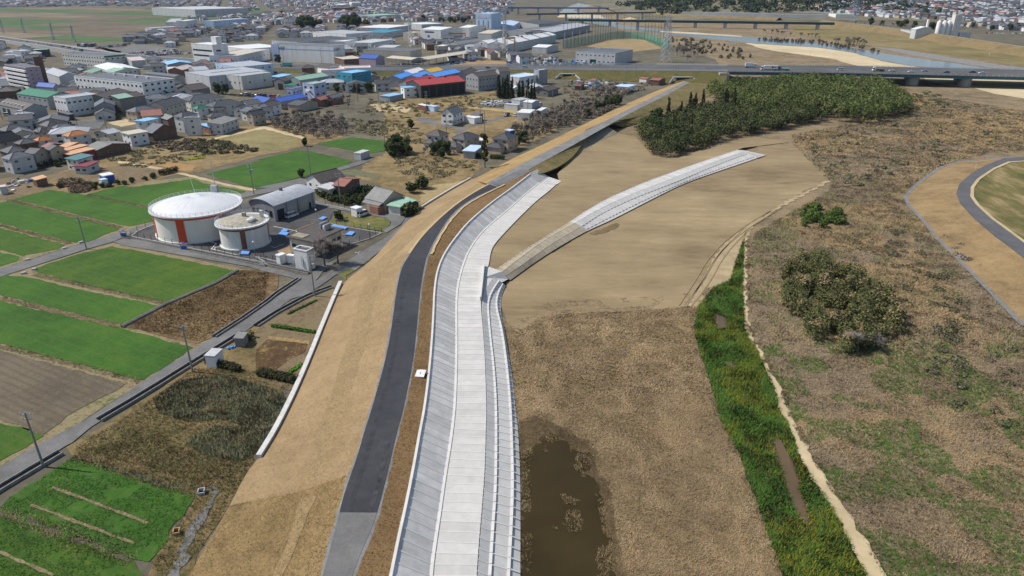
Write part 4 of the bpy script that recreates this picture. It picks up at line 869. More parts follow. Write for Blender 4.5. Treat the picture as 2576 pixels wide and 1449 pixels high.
b = bld('dark clad shed with pale green roof panel', (1045, 945, 1155, 965, 1400, 925), 7.5, 'gy', 2, 'asbestos', 'brownroof', f=zA, **WH, wins=False)
mk('green_roof_panel', MB().hexa([(-.2, -b['W'] / 2 - .3, 9.4), (b['L'] / 2, -b['W'] / 2 - .3, 7.85), (b['L'] / 2, 1, 7.85), (-.2, 1, 9.4)], [(-.2, -b['W'] / 2 - .3, 9.9), (b['L'] / 2, -b['W'] / 2 - .3, 8.1), (b['L'] / 2, 1, 8.1), (-.2, 1, 9.9)]), RM('lightgreen'), b)
b = bld('brown roofed workshop with five white skylights', (1712, 858, 1852, 876, 2028, 852), 6.5, 'gy', 2.6, 'asbestos', 'brownroof', f=zA, **WH, wins=False)
for i in range(5): mk('skylight', MB().hexa([(-1.5 + 0, -.9, 0), (1.5, -.9, -1.25), (1.5, .9, -1.25), (-1.5, .9, 0)], [(-1.5, -.9, .25), (1.5, -.9, -1), (1.5, .9, -1), (-1.5, .9, .25)]), RM('whiteroof'), b, (b['L'] * (.15 if i % 2 else .28), -b['W'] * .35 + i * b['W'] * .17, 8.4 - (0 if i % 2 else .8)))
bld('row of shops under a white sawtooth roof behind the huge factory', (905, 640, 1060, 690, 1290, 650), 6.5, 'gx', 2, 'cream', 'whiteroof', f=zA, **WH, wins=False)
bld('pale green roofed workshop with three roof vents', (1065, 682, 1100, 700, 1325, 672), 6.5, 'gx', 1.5, 'offwhite', 'lightgreen', f=zA, **WH, wa=(0, 0), wb=(2, 5))
bld('small workshop with two green gables', (820, 690, 870, 715, 1000, 670), 5.5, 'gy', 1.5, 'cream', 'lightgreen', f=zA, **WH, wins=False)
bld('white gabled warehouse beside the pale factory end', (1180, 560, 1270, 590, 1385, 575), 6, 'gy', 1.6, 'lightgrey', 'pinkroof', f=zA, **WH, wins=False)
bld('long low dark blue roofed warehouse on the far side of the huge factory', (1385, 712, 1690, 745, 1760, 732), 6, 'gx', 1, 'grey', 'slate', f=zA, **WH, wins=False)
bld('low hall under a sky blue roof by the car park', (1580, 605, 1620, 628, 1840, 605), 5.5, 'gx', 1.8, 'grey', 'skyblue', f=zA, **WH, wins=False)
bld('shed with pink roof and red brick front by the road', (1700, 660, 1760, 680, 1880, 650), 5.5, 'gy', 2, 'brick', 'pinkroof', f=zA, **WH, wins=False)
bld('plain white barrel roofed shed by the road', (1610, 655, 1640, 670, 1710, 660), 5, 'flat', 0, 'white', 'whiteroof', f=zA, **WH, wins=False)
bld('grey gabled workshop with dark end wall', (1815, 660, 1890, 690, 1985, 665), 6, 'gy', 2, 'grey', 'greyroof', f=zA, **WH, wins=False)
bld('long pale warehouse with blue grey roof and slit windows', (1905, 690, 2020, 745, 2576, 690), 9, 'flat', 0, 'lightgrey', 'greyroof', f=zA, **WH, wa=(1, 1), wb=(1, 8))
b = bld('wide white warehouse with row of narrow windows beside the green tree', (2020, 712, 2330, 745, 2600, 705), 9, 'flat', 0, 'offwhite', 'greyroof', f=zA, **WH, wa=(1, 7), wb=(1, 2))
b = bld('white five storey office with dark window bands and a sign tower', (1845, 425, 2050, 440, 2165, 425), 18, 'flat', 0, 'white', 'whiteroof', f=zA, name='office', cat='office', wins=False)
for i in range(2): fit(b, 'window_band', DARKD, 0, 8 + i * 4.5, b['L'] * .9, 1.4); fit(b, 'window', DARKD, -.3, 8 + i * 4.5, b['W'] * .3, 1.3, 'b')
roofbox(b, 'sign_tower', .75, 0, 18, 7, 6, 7, WM('white'))
bld('long white works building beside the five storey office', (2080, 530, 2300, 545, 2600, 480), 9, 'flat', 0, 'white', 'cream', f=zA, **FAC, wa=(1, 8), wb=(1, 8))
bld('white office wing with wide flat roof behind the long white works', (2150, 450, 2380, 480, 2600, 440), 8, 'flat', 0, 'white', 'whiteroof', f=zA, **FAC, wins=False)
bld('pale blue flat roofed offices on the highway side', (2080, 620, 2300, 655, 2535, 610), 8, 'flat', 0, 'paleblue', 'greyroof', f=zA, name='office', cat='office', wa=(2, 5), wb=(2, 5))
bld('white cube building by the elevated road', (185, 492, 200, 500, 300, 490), 7, 'flat', 0, 'white', 'whiteroof', f=zA, **FAC, wa=(0, 0), wb=(2, 3))
bld('dark walled shed with pale green roof by the elevated road', (305, 478, 330, 490, 480, 482), 6.5, 'flat', 0, 'darkgrey', 'lightgreen', f=zA, **SHED)
bld('dark hangar at the left edge of the picture', (-60, 640, 20, 745, 190, 740), 7, 'gy', 2.5, 'grey', 'slate', f=zs, **SHED)
bld('black roofed barn near the left edge behind the apartment block', (-20, 585, 60, 600, 100, 590), 5, 'gx', 2, 'darkgrey', 'black', f=zA, **SHED)
# ---- around the teal building
b = bld('large white windowless warehouse with a pale blue band and logo', (290, 88, 1490, 132, 1920, 108), 15, 'flat', 0, 'white', 'slate', f=zq, **WH, wins=False)
bandm = M('pale blue band', (.35, .48, .75), .7, .05)
mk('blue_band', MB().box(-b['L'] / 2, b['L'] / 2, -b['W'] / 2 - .1, -b['W'] / 2 - .02, 11.3, 12), bandm, b); mk('blue_band', MB().box(b['L'] / 2 + .02, b['L'] / 2 + .1, -b['W'] / 2, b['W'] / 2, 11.3, 12), bandm, b)
mk('blue_corner', MB().box(-b['L'] / 2 - .2, -b['L'] / 2 + 8, -b['W'] / 2 - .25, -b['W'] / 2 + 2, 0, 15.6), WM('lavender'), b)
def text(s, parent, loc, rz, size, mat, name='lettering'):
    c = bpy.data.curves.new(name, 'FONT'); c.body = s; c.size = size; c.extrude = .03; c.align_x = 'CENTER'; c.materials.append(mat)
    o = bpy.data.objects.new(name, c); COL.objects.link(o)
    me = bpy.data.meshes.new_from_object(o.evaluated_get(bpy.context.evaluated_depsgraph_get())); bpy.data.objects.remove(o)
    o = link(name, me, parent, loc); o.rotation_euler = (R(90), 0, rz); return o
INK = M('dark lettering', (.03, .035, .06), .6, .05); BLUEINK = M('blue lettering', (.04, .12, .45), .6, .05); REDINK = M('red lettering', (.6, .04, .04), .6, .05); WHITEINK = M('white lettering', (.8, .8, .8), .6, .05)
for face, u in (('a', -.72), ('b', -.55)):
    L, W = b['L'], b['W']
    for s, dx, m in (('V', -3.2, BLUEINK), ('HEP', 2.2, INK)):
        text(s, b, (u * L / 2 + dx, -W / 2 - .14, 10.6) if face == 'a' else (L / 2 + .14, u * W / 2 + dx, 10.6), 0 if face == 'a' else R(90), 4.2, m)
bld('mauve hall with bright blue roof in front of the beige warehouse', (1985, 355, 2310, 372, 2515, 345), 7, 'gx', 2.6, 'mauve', 'blue', f=zq, **WH, wa=(0, 0), wb=(0, 0))
b = bld('low glazed annex beside the large white warehouse', (1505, 335, 1700, 385, 1990, 345), 5.5, 'slab', 0, 'brown', 'cream', f=zq, name='annex', cat='annex', wa=(1, 4), wb=(2, 8))
bld('broad beige warehouse with dark roof beyond the mauve hall', (1030, 488, 1490, 502, 1682, 480), 10, 'flat', 0, 'cream', 'slate', f=zB, **WH, wa=(1, 4), wb=(0, 0))
def canopy(label, pts, h, f, rc, n=6):
    e = zz(f, *pts); ctr, rz, L, W = frame3(*e, h); r = empty('canopy', ctr, rz); tag(r, label, 'canopy'); FOOT.append((ctr.x, ctr.y, max(L, W) * .5))
    mk('roof', roof_mb('gy' if W > L else 'gx', L, W, h, 1.2, .2), [RM(rc), RM(rc)], r)
    for i in range(n):
        for s in (-1, 1):
            u = -.96 + 1.92 * i / (n - 1); p = (u * L / 2, s * W / 2 * .96, 0) if L > W else (s * L / 2 * .96, u * W / 2, 0)
            mk('post', MB().box(-.2, .2, -.2, .2, 0, h), STEEL, r, p)
    return r
canopy('long open canopy with beige roof in front of the beige warehouse', (1255, 560, 1500, 580, 1565, 560), 6, zB, 'cream')
canopy('open canopy with wide cream roof on white posts by the dirt yard', (1548, 560, 1660, 575, 2085, 510), 6.5, zB, 'cream', 7)
bld('white factory with flat grey roof behind the pale gables', (545, 310, 870, 332, 1008, 305), 9.5, 'flat', 0, 'white', 'greyroof', f=zB, **FAC, wa=(1, 4), wb=(1, 4))
b = bld('tall white factory with a small blue logo and grille window', (1612, 282, 1785, 292, 2000, 268), 14, 'gx', 2, 'white', 'whiteroof', f=zB, **FAC, wins=False)
fit(b, 'grille', DARKD, -.1, 10.5, 14, 1.6); mk('logo_panel', MB().box(-1.6, 1.6, -.12, 0, 0, 2.6), BLUEINK, b, (-.2 * b['L'] / 2, -b['W'] / 2, 5)); mk('window_band', MB().box(0, .1, -b['W'] * .45, b['W'] * .45, 3, 4.8), WM('grey'), b, (b['L'] / 2, 0, 0))
b = bld('tall white factory joined behind the logo factory', (2000, 262, 2060, 270, 2225, 250), 13, 'gx', 2, 'white', 'whiteroof', f=zB, **FAC, wa=(2, 1), wb=(1, 4))
bld('small plain cream block beside the yellow gantry', (1430, 315, 1530, 320, 1610, 310), 10, 'flat', 0, 'cream', 'cream', f=zB, **FAC, wins=False)
b = bld('pale blue tower block with white lettering on its top band', (745, 108, 1040, 115, 1232, 98), 27, 'flat', 0, 'paleblue', 'paleblue', f=zr, name='tower_block', cat='tower', wins=False)
mk('sign_band', MB().box(-b['L'] * .45, b['L'] * .45, -b['W'] / 2 - .15, -b['W'] / 2, 20.5, 25.5), WM('lavender'), b)
text('中 部 飼 料', b, (0, -b['W'] / 2 - .25, 21.3), 0, 3.8, WHITEINK)
for u in (-.6, 0, .6): mk('window_strip', MB().box(-.5, .5, -.12, 0, 6, 18), GLASS, b, (u * b['L'] / 2, -b['W'] / 2, 0))
roofn = [('white works hall with the blue framed sign gable', (705, 685, 1010, 700, 2000, 560), 'whiteroof'), ('white works hall with the grey lettered sign gable', (1010, 690, 1320, 712, 2290, 520), 'whiteroof')]
for (lab, p, rc), tx in zip(roofn, ('', 'KAWADA')):
    b = bld(lab, p, 9, 'gy', 3.2, 'lightgrey', rc, f=zr, **FAC, wins=False)
    mk('sign_board', MB().box(-2.6, 2.6, -.2, 0, 8, 10.6), WM('white'), b, (0, -b['W'] / 2, 0)); fit(b, 'shutter', SHUT, 0, 0, 5.5, 6)
    if tx: text(tx, b, (0, -b['W'] / 2 - .24, 8.8), 0, 1.25, INK)
    else: mk('logo_panel', MB().box(-1, 1, -.25, -.2, 8.4, 10.2), BLUEINK, b, (0, -b['W'] / 2, 0))
    for i in range(4): mk('roof_panel', MB().hexa([(.3, -2.5, 12.25), (b['L'] / 2, -2.5, 9.15), (b['L'] / 2, 2.5, 9.15), (.3, 2.5, 12.25)], [(.3, -2.5, 12.4), (b['L'] / 2, -2.5, 9.33), (b['L'] / 2, 2.5, 9.33), (.3, 2.5, 12.4)]), RM('asbestos'), b, (0, -b['W'] * .3 + i * b['W'] * .23, 0)); roofbox(b, 'roof_vent', 0, -.5 + i * .4, 12.3, 2, 2.4, 1, WM('darkgrey'))
bld('grey patched roof works hall behind the sign gables', (1420, 440, 1700, 470, 2560, 390), 9, 'gy', 3, 'grey', 'asbestos', f=zr, **FAC, wins=False)
bld('far white patched roof works hall at the back of the works', (1950, 400, 2250, 470, 2950, 330), 9, 'gy', 2.5, 'grey', 'greyroof', f=zr, **FAC, wins=False)
bld('cream roofed hall behind the yellow gantry', (795, 490, 1045, 500, 1420, 430), 9, 'gx', 2, 'offwhite', 'cream', f=zr, **FAC, wins=False)
bld('dark roofed hall with row of white vents behind the works', (1600, 265, 1960, 320, 2560, 285), 10, 'gx', 2, 'grey', 'darkgrey', f=zr, **FAC, wins=False)
bld('sky blue roofed hall at the foot of the pale blue tower', (1100, 330, 1470, 345, 1590, 270), 9, 'gy', 2.5, 'paleblue', 'paleblue', f=zr, **FAC, wins=False)
bld('small grey gabled hall left of the sign gables', (250, 690, 415, 705, 850, 640), 7, 'gy', 2.2, 'lightgrey', 'asbestos', f=zr, **FAC, wins=False)
bld('old cream office block left of the small gabled hall', (-60, 740, 120, 745, 245, 720), 6, 'flat', 0, 'cream', 'whiteroof', f=zr, name='office', cat='office', wa=(2, 3), wb=(2, 4))
bld('white sloping warehouse right of the sign gables', (1775, 770, 2110, 770, 2340, 720), 6, 'gx', 1.4, 'lightgrey', 'whiteroof', f=zr, **WH, wins=False)
b = bld('broad concrete hall with dark roof beside the driving range', (640, 505, 1050, 520, 1220, 482), 10.5, 'flat', 0, 'lightgrey', 'slate', f=zC, **FAC, wa=(2, 9), wb=(0, 0))
for i in range(5): roofbox(b, 'roof_vent', -.4 + i * .14, .4, 10.6, 1.2, 1.2, 1.8, STEEL)
fit(b, 'entrance', DARKD, -.1, 0, 6, 4.5)
b = bld('teal painted three storey building with flat pale roof', (1400, 650, 1850, 658, 2220, 605), 10, 'flat', 0, 'teal', 'skyblue', f=zq, name='office', cat='office', wa=(2, 3), wb=(2, 5), size=(2, 1.5), trim='teal')
mk('wing', MB().box(-b['L'] / 2, -b['L'] * .1, -b['W'] / 2 - 5, -b['W'] / 2 - .02, 0, 5.5), WM('teal'), b)
bld('white warehouse with red brick trimmed annex behind the teal building', (1170, 530, 1260, 600, 1730, 570), 7, 'flat', 0, 'white', 'pinkroof', f=zq, **WH, wins=False)
bld('very wide pale roofed hall behind the teal building', (1500, 520, 1700, 560, 2220, 545), 7.5, 'flat', 0, 'white', 'pinkroof', f=zq, **WH, wins=False)
bld('white house with brown gable roof by the highway', (1165, 520, 1390, 540, 1560, 510), 8, 'gx', 2, 'white', 'brownroof', f=zq, wins=False)
bld('long shed with pale green roof left of the teal building', (640, 760, 850, 785, 1400, 700), 6.5, 'gy', 2, 'grey', 'lightgreen', f=zq, **WH, wins=False)
bld('small house with sky blue flat roof beside the grey workshop', (280, 710, 450, 725, 680, 690), 6, 'shedx', .6, 'offwhite', 'skyblue', f=zq, wa=(1, 2), wb=(0, 0))
b = bld('grey gabled workshop with open dark bays', (345, 790, 540, 805, 640, 780), 6, 'gy', 2, 'asbestos', 'brownroof', f=zq, **WH, wins=False)
fit(b, 'door', DARKD, .2, 0, 4.5, 4.5)
bld('low green roofed shed in front of the long pale green shed', (575, 870, 740, 890, 840, 850), 3.6, 'shedx', .8, 'cream', 'green', f=zq, **SHED)
b = bld('lavender blue three storey office with outside stair', (872, 852, 1112, 868, 1345, 828), 9, 'flat', 0, 'lavender', 'lightgreen', f=zq, name='office', cat='office', wa=(2, 2), wb=(2, 2), size=(2, 1.6), trim='lavender')
mk('outside_stair', MB().tube((0, -b['W'] / 2 - .8, 5), (5, -b['W'] / 2 - .8, .6), .5, .5, 4).box(-1.6, 1.6, -b['W'] / 2 - 1.4, -b['W'] / 2, 4.6, 5.4), WM('white'), b)
bld('low lavender wing of the blue office', (605, 945, 700, 960, 890, 915), 5, 'flat', 0, 'lavender', 'slate', f=zq, name='annex', cat='annex', wa=(1, 1), wb=(1, 3))
bld('long low building under a deep blue roof with grey walls', (370, 1150, 480, 1205, 1000, 1105), 4.5, 'gy', 1.5, 'grey', 'blue', f=zq, **WH, wa=(1, 2), wb=(1, 8))
bld('wide deep blue roof half hidden by the grey gables', (-100, 1170, 160, 1215, 345, 1165), 4.5, 'gx', 2, 'beige', 'blue', f=zq, **WH, wins=False)
bld('red brick house with rusty roof among the bare trees', (1080, 1155, 1250, 1170, 1420, 1120), 4, 'gy', 1.3, 'brick', 'rustroof', f=zq, wins=False)
bld('small brick shed with grey tile roof behind the thicket', (1370, 1110, 1480, 1130, 1670, 1085), 4, 'gy', 1.4, 'brick', 'slate', f=zq, wins=False)
bld('low double roofed grey house before the thicket', (630, 1250, 830, 1275, 1190, 1200), 3.6, 'gx', 1.4, 'beige', 'tile', f=zq, wins=False)
# ---- centre: red, blue and yellow roofs
b = bld('dark walled hall under a bright red roof', (1492, 798, 1590, 832, 2022, 788), 8, 'gy', 2.8, 'darkgrey', 'red', f=zB, **WH, wins=False)
for i in range(6): fit(b, 'wall_panel', DARKD, -.8 + i * .32, 0, b['W'] * .13, 7.2, 'b')
for i in range(2): roofbox(b, 'roof_vent', 0, -.3 + i * .7, 10.6, 1.6, 1.6, 1.2, WM('maroon'))
bld('small red roofed wing at the left of the dark walled hall', (1430, 790, 1500, 810, 1760, 760), 6, 'gy', 2, 'grey', 'red', f=zB, **SHED)
bld('little white two storey office with sky blue roof beside the red roof', (1385, 845, 1432, 858, 1572, 848), 6.2, 'slab', 0, 'white', 'skyblue', f=zB, name='office', cat='office', ov=.2, wa=(2, 1), wb=(2, 2))
bld('flat sky blue carport beside the little white office', (1230, 925, 1290, 940, 1420, 915), 3, 'slab', 0, 'grey', 'skyblue', f=zB, **SHED)
for lab, p, c in (('leftmost of the shed gables under bright blue roofs', (1305, 745, 1400, 765, 1530, 725), 'brightblue'), ('middle of the shed gables under bright blue roofs', (1480, 735, 1580, 760, 1700, 715), 'brightblue'), ('longest shed under a bright blue roof behind the red roof', (1610, 735, 1720, 752, 1980, 700), 'brightblue'), ('shed under a yellow roof behind the blue gables', (1600, 690, 1690, 705, 1810, 680), 'yellow'), ('shed under a patched white roof beside the yellow roof', (1395, 700, 1500, 715, 1640, 680), 'whiteroof')):
    bld(lab, p, 6, 'gy', 2, 'grey', c, f=zB, **SHED)
b = bld('weathered grey concrete mill with dark gable roof', (545, 1300, 790, 1335, 1190, 1290), 9.5, 'gy', 2.5, 'grey', 'brownroof', f=zr, name='mill', cat='mill', ov=.2, wa=(2, 4), wb=(2, 6), size=(1.3, 1.2))
bld('taller grey block at the right of the weathered mill', (1130, 1200, 1200, 1235, 1360, 1205), 12, 'gy', 2, 'grey', 'brownroof', f=zr, name='mill', cat='mill', ov=.2, wins=False)
bld('dark roofed shed behind the weathered mill', (460, 1240, 560, 1290, 760, 1200), 6, 'gy', 2, 'grey', 'brownroof', f=zr, **SHED)
bld('white workshop with sky blue flat roof right of the mill', (1365, 1305, 1585, 1355, 1980, 1295), 6.5, 'flat', 0, 'white', 'paleblue', f=zr, **WH, wa=(1, 1), wb=(1, 4), size=(2.4, 1.5))
bld('tall grey block with dark side behind the white workshop', (1845, 1205, 1965, 1215, 2130, 1195), 10, 'flat', 0, 'grey', 'paleblue', f=zr, **WH, wins=False)
bld('grey roofed low house behind the dark cypresses', (1780, 80, 1830, 130, 1980, 95), 4, 'gx', 1.5, 'beige', 'greyroof', f=zc)
bld('old dark gabled house right of the cypresses', (1920, 140, 2070, 165, 2230, 120), 4, 'gy', 1.5, 'asbestos', 'brownroof', f=zc)
bld('white cottage between the two dark cypress clumps', (1520, 115, 1560, 120, 1640, 110), 4, 'gx', .8, 'white', 'whiteroof', f=zc)
bld('small white bungalow with flat pale roof near the underpass', (1080, 825, 1170, 845, 1245, 825), 3.6, 'slab', 0, 'white', 'paleblue', f=zC, wa=(1, 3), wb=(1, 2))
bld('rusty roofed shack near the underpass', (1410, 765, 1470, 780, 1535, 760), 3.6, 'gx', .8, 'brown', 'rustroof', f=zC, **SHED)
bld('shack with white and rust striped wall near the underpass', (1300, 755, 1350, 765, 1400, 755), 3.4, 'gx', .6, 'white', 'rustroof', f=zC, **SHED)
bld('hut with small red roof among allotments', (830, 770, 850, 780, 885, 765), 3, 'gx', .8, 'offwhite', 'rustroof', f=zC, **SHED)
bld('low dark hut among the allotments', (670, 825, 710, 835, 750, 815), 2.8, 'gx', .6, 'brown', 'rust', f=zC, **SHED)
# ---- houses near the old levee
HS = dict(f=zc)
b = bld('white house with navy gable roof standing alone by the drive', (455, 500, 640, 515, 785, 470), 6, 'gy', 2.6, 'white', 'slate', **HS, wa=(2, 2), wb=(2, 3))
mk('carport', MB().box(-1, 6, -7, -3, 2.4, 2.55).box(-.8, -.6, -6.8, -6.6, 0, 2.4).box(5.6, 5.8, -6.8, -6.6, 0, 2.4), WM('darkgrey'), b, (b['L'] * .35, -b['W'] * .1, 0))
def two_tier(lab, p, h, wall, rc, low, **kw):
    b = bld(lab, p, h, 'hip', 2, wall, rc, **kw); L, W = b['L'], b['W']
    lx, ly, lw, lh = low
    w2 = mk('lower_wall', MB().box(-lw / 2, lw / 2, -lh / 2, lh / 2, 0, 2.9), WM(wall), b, (lx * L / 2, ly * W / 2, 0)); mk('lower_roof', roof_mb('hip', lw, lh, 2.9, 1.3, .5), [RM(rc), RM(rc)], b, (lx * L / 2, ly * W / 2, 0))
    return b
two_tier('pale two storey house with brown hip roof and white balcony by the drive', (230, 825, 440, 850, 590, 810), 5.8, 'lightgrey', 'brownroof', (-.3, -1.2, 5, 4), **HS)
two_tier('beige two storey house with grey tile hip roof beside the tall cedar', (605, 880, 815, 905, 1035, 845), 5.6, 'beige', 'tile', (-.5, -1.3, 8, 5), **HS)
two_tier('dark walled two storey house with slate hip roof nearest the old levee road', (1220, 885, 1470, 905, 1620, 845), 5.8, 'beige', 'darkgrey', (-.4, -1.35, 8, 5), **HS)
bld('garage with pale blue flat roof between the hip roofed houses', (830, 1055, 960, 1090, 1075, 1005), 3, 'slab', 0, 'grey', 'paleblue', **HS, name='garage', cat='garage', wins=False)
bld('little white roofed store behind the garage', (1005, 905, 1060, 930, 1110, 895), 2.8, 'slab', 0, 'grey', 'whiteroof', **HS, name='store', cat='shed', wins=False)
for lab, p, h, rk, wl, rc in (('rusty brown prefab cabin joined to a white container', (115, 375, 225, 400, 255, 385), 2.8, 'slab', 'rust', 'whiteroof'), ('white shipping container beside the rusty cabin', (240, 395, 360, 415, 398, 400), 2.7, 'slab', 'paleblue', 'paleblue'),
    ('white corrugated store with ribbed roof in the storage yard', (1722, 330, 1830, 350, 1945, 315), 3.6, 'gx', 'lightgrey', 'whiteroof'), ('long grey container at the end of the storage yard', (1412, 370, 1610, 390, 1640, 378), 3, 'slab', 'lightgrey', 'lightgrey'),
    ('white half timber store on the straw plot edge', (1625, 490, 1800, 512, 1870, 460), 4, 'slab', 'white', 'whiteroof'), ('narrow white hut beside the bare scrub', (1915, 460, 1970, 475, 2055, 430), 4, 'slab', 'white', 'whiteroof'),
    ('blue and white cabin by the pond of bare trees', (1425, 765, 1500, 780, 1535, 760), 2.6, 'slab', 'blue', 'paleblue'), ('dark solar roofed shed right of the white house', (900, 540, 1000, 555, 1090, 525), 3, 'shedx', 'brown', 'slate'),
    ('white flat store right of the white house', (800, 560, 960, 590, 1000, 555), 2.8, 'slab', 'white', 'whiteroof'), ('long grey roofed store behind the container yard', (1520, 300, 1650, 320, 1800, 295), 3.2, 'slab', 'lightgrey', 'greyroof')):
    bld(lab, p, h, rk, .6, wl, rc, **HS, name='store', cat='shed', wins=False, ov=.15)
# ---- old houses beside the waterworks
bld('white bungalow with dark brown gable roof on the farm road', (640, 110, 810, 180, 1160, 90), 4, 'gy', 2.2, 'white', 'brownroof', f=ze, wa=(1, 2), wb=(1, 4))
bld('flat garage with pale grey roof beside the white bungalow', (775, 255, 945, 298, 1135, 240), 3, 'slab', 0, 'cream', 'lightgrey', f=ze, name='garage', cat='garage', wins=False)
bld('dark timber house with rusty red ribbed roof', (1040, 215, 1170, 245, 1400, 130), 4, 'gx', 1.2, 'brown', 'rustroof', f=ze)
b = bld('old farmhouse with weathered grey tile roof and pink plaster walls', (1450, 435, 1760, 480, 2060, 380), 3.8, 'gx', 2.6, 'beige', 'asbestos', f=ze, ridgec='tile')
mk('porch', MB().box(-2, 2, -3, 0, 0, 2.8), WM('brick'), b, (b['L'] * .3, -b['W'] / 2, 0)); mk('pent_roof', MB().hexa([(-b['L'] / 2, -2.2, 2.9), (b['L'] / 2, -2.2, 2.9), (b['L'] / 2, 0, 3.6), (-b['L'] / 2, 0, 3.6)], [(-b['L'] / 2, -2.2, 3.1), (b['L'] / 2, -2.2, 3.1), (b['L'] / 2, 0, 3.8), (-b['L'] / 2, 0, 3.8)]), RM('asbestos'), b, (0, -b['W'] / 2, 0))
b = bld('cream hut with pale green tin roof beside the old farmhouse', (1825, 540, 2010, 560, 2150, 490), 3, 'shedx', .5, 'offwhite', 'lightgreen', f=ze, name='hut', cat='shed', wins=False)
b = bld('lean-to under a rumpled green tarpaulin behind the cream hut', (2030, 465, 2160, 520, 2270, 480), 2.4, 'vault', .8, 'darkgrey', 'lightgreen', f=ze, name='lean_to', cat='shed', wins=False)
bld('small white storage hut behind the parked white minivan', (1270, 575, 1355, 600, 1425, 570), 2.6, 'slab', 0, 'white', 'whiteroof', f=ze, name='hut', cat='shed', wins=False, ov=.15)
# ---- near left town
T = dict(f=za)
two = [('house with slate blue hip roof and deep eaves beside the sandy lot', (1935, 465, 2050, 485, 2345, 430), 6, 'hip', 1.8, 'beige', 'slate'),
 ('cream apartment house with grey gable roof below the huge factory', (2350, 375, 2490, 415, 2800, 330), 6.5, 'gy', 2.6, 'cream', 'tile'),
 ('white upper storey house with sky blue flat roof above the tile roof', (2080, 620, 2190, 640, 2385, 595), 6, 'slab', 0, 'white', 'skyblue'),
 ('white box house with cream ribbed roof facing the fallow field', (1835, 795, 1960, 830, 2235, 790), 5.5, 'slab', .6, 'white', 'cream'),
 ('traditional house with big grey tile gable roof beside the white box house', (2210, 770, 2300, 800, 2660, 730), 4.2, 'gx', 3, 'brown', 'slate'),
 ('long low barn with pale slate roof beside the white box house', (1360, 1010, 1440, 1070, 1960, 960), 3.4, 'gx', 1.6, 'brown', 'asbestos'),
 ('cream two part house with blue grey roof above the barn', (1415, 790, 1640, 815, 1825, 780), 5, 'gy', 1.2, 'cream', 'greyroof'),
 ('white house with orange hip roof and balcony', (920, 830, 1045, 850, 1355, 800), 5.8, 'hip', 1.6, 'offwhite', 'orange'),
 ('small house with orange hip roof behind the poles', (515, 905, 580, 925, 800, 885), 4.5, 'hip', 1.5, 'offwhite', 'orange'),
 ('house with blue grey gabled roof above the orange roofed house', (750, 715, 850, 730, 1110, 695), 5.5, 'hip', 1.4, 'white', 'slate'),
 ('pyramid roofed house behind the parked cars', (600, 675, 720, 700, 850, 665), 5, 'hip', 1.8, 'beige', 'tile'),
 ('lower pyramid roofed house in front of the pyramid roofed house', (510, 765, 600, 790, 740, 770), 4.5, 'hip', 1.6, 'beige', 'tile'),
 ('long grey gabled house left of the pyramid roofs', (155, 785, 200, 825, 490, 785), 5, 'gx', 1.5, 'cream', 'slate'),
 ('wide dark hip roof house at the left edge below the car lot', (-20, 745, 100, 770, 420, 715), 5, 'hip', 2, 'beige', 'tile'),
 ('black gable roofed house at the far left edge', (-150, 910, 0, 950, 310, 880), 5, 'gy', 3, 'beige', 'black'),
 ('house with shallow grey tile roof beside the leftmost pole', (320, 860, 420, 880, 640, 850), 4.5, 'hip', 1.3, 'beige', 'tile'),
 ('house with tile hip roof left of the orange roofed pair', (210, 945, 310, 970, 560, 930), 5, 'hip', 1.5, 'brown', 'tile'),
 ('house with broad tile hip roof near the left edge', (0, 1060, 130, 1100, 370, 1045), 4.5, 'hip', 1.6, 'brown', 'tile'),
 ('brown house with low rust coloured roof beside the peach roofs', (640, 1005, 700, 1020, 950, 975), 3.5, 'gx', 1, 'brown', 'rustroof'),
 ('grey rendered house with slate hip roof nearest the allotments', (45, 1165, 155, 1200, 500, 1135), 6, 'hip', 1.8, 'lightgrey', 'slate'),
 ('dark double roofed house right of the grey rendered house', (440, 1090, 520, 1115, 720, 1060), 5.6, 'gx', 1.3, 'beige', 'tile'),
 ('taller half of the dark double roofed house', (690, 1040, 760, 1060, 970, 1025), 6, 'gx', 1.2, 'beige', 'tile'),
 ('workshop under the topmost peach tin roof', (935, 1000, 1000, 1025, 1170, 965), 4.5, 'shedx', .4, 'maroon', 'peach'),
 ('workshop under the middle peach tin roof', (960, 1050, 990, 1080, 1320, 1005), 4.2, 'shedx', .4, 'maroon', 'peach'),
 ('workshop under the nearest peach tin roof', (1030, 1095, 1070, 1135, 1430, 1060), 3.8, 'shedx', .4, 'maroon', 'peach'),
 ('pink white house with teal shed roof and red lower roof', (995, 1190, 1165, 1218, 1360, 1160), 4.6, 'shedx', .5, 'offwhite', 'tealroof')]
for lab, p, h, rk, ri, wl, rc in two: bld(lab, p, h, rk, ri, wl, rc, **T, size=(1.3, 1.0))
bld('low annex with dark red roof joined to the teal roofed house', (1190, 1285, 1310, 1315, 1485, 1250), 3, 'shedx', .4, 'lightgrey', 'maroon', **T, name='annex', cat='annex', wa=(1, 2), wb=(1, 1))
V = dict(f=zb)
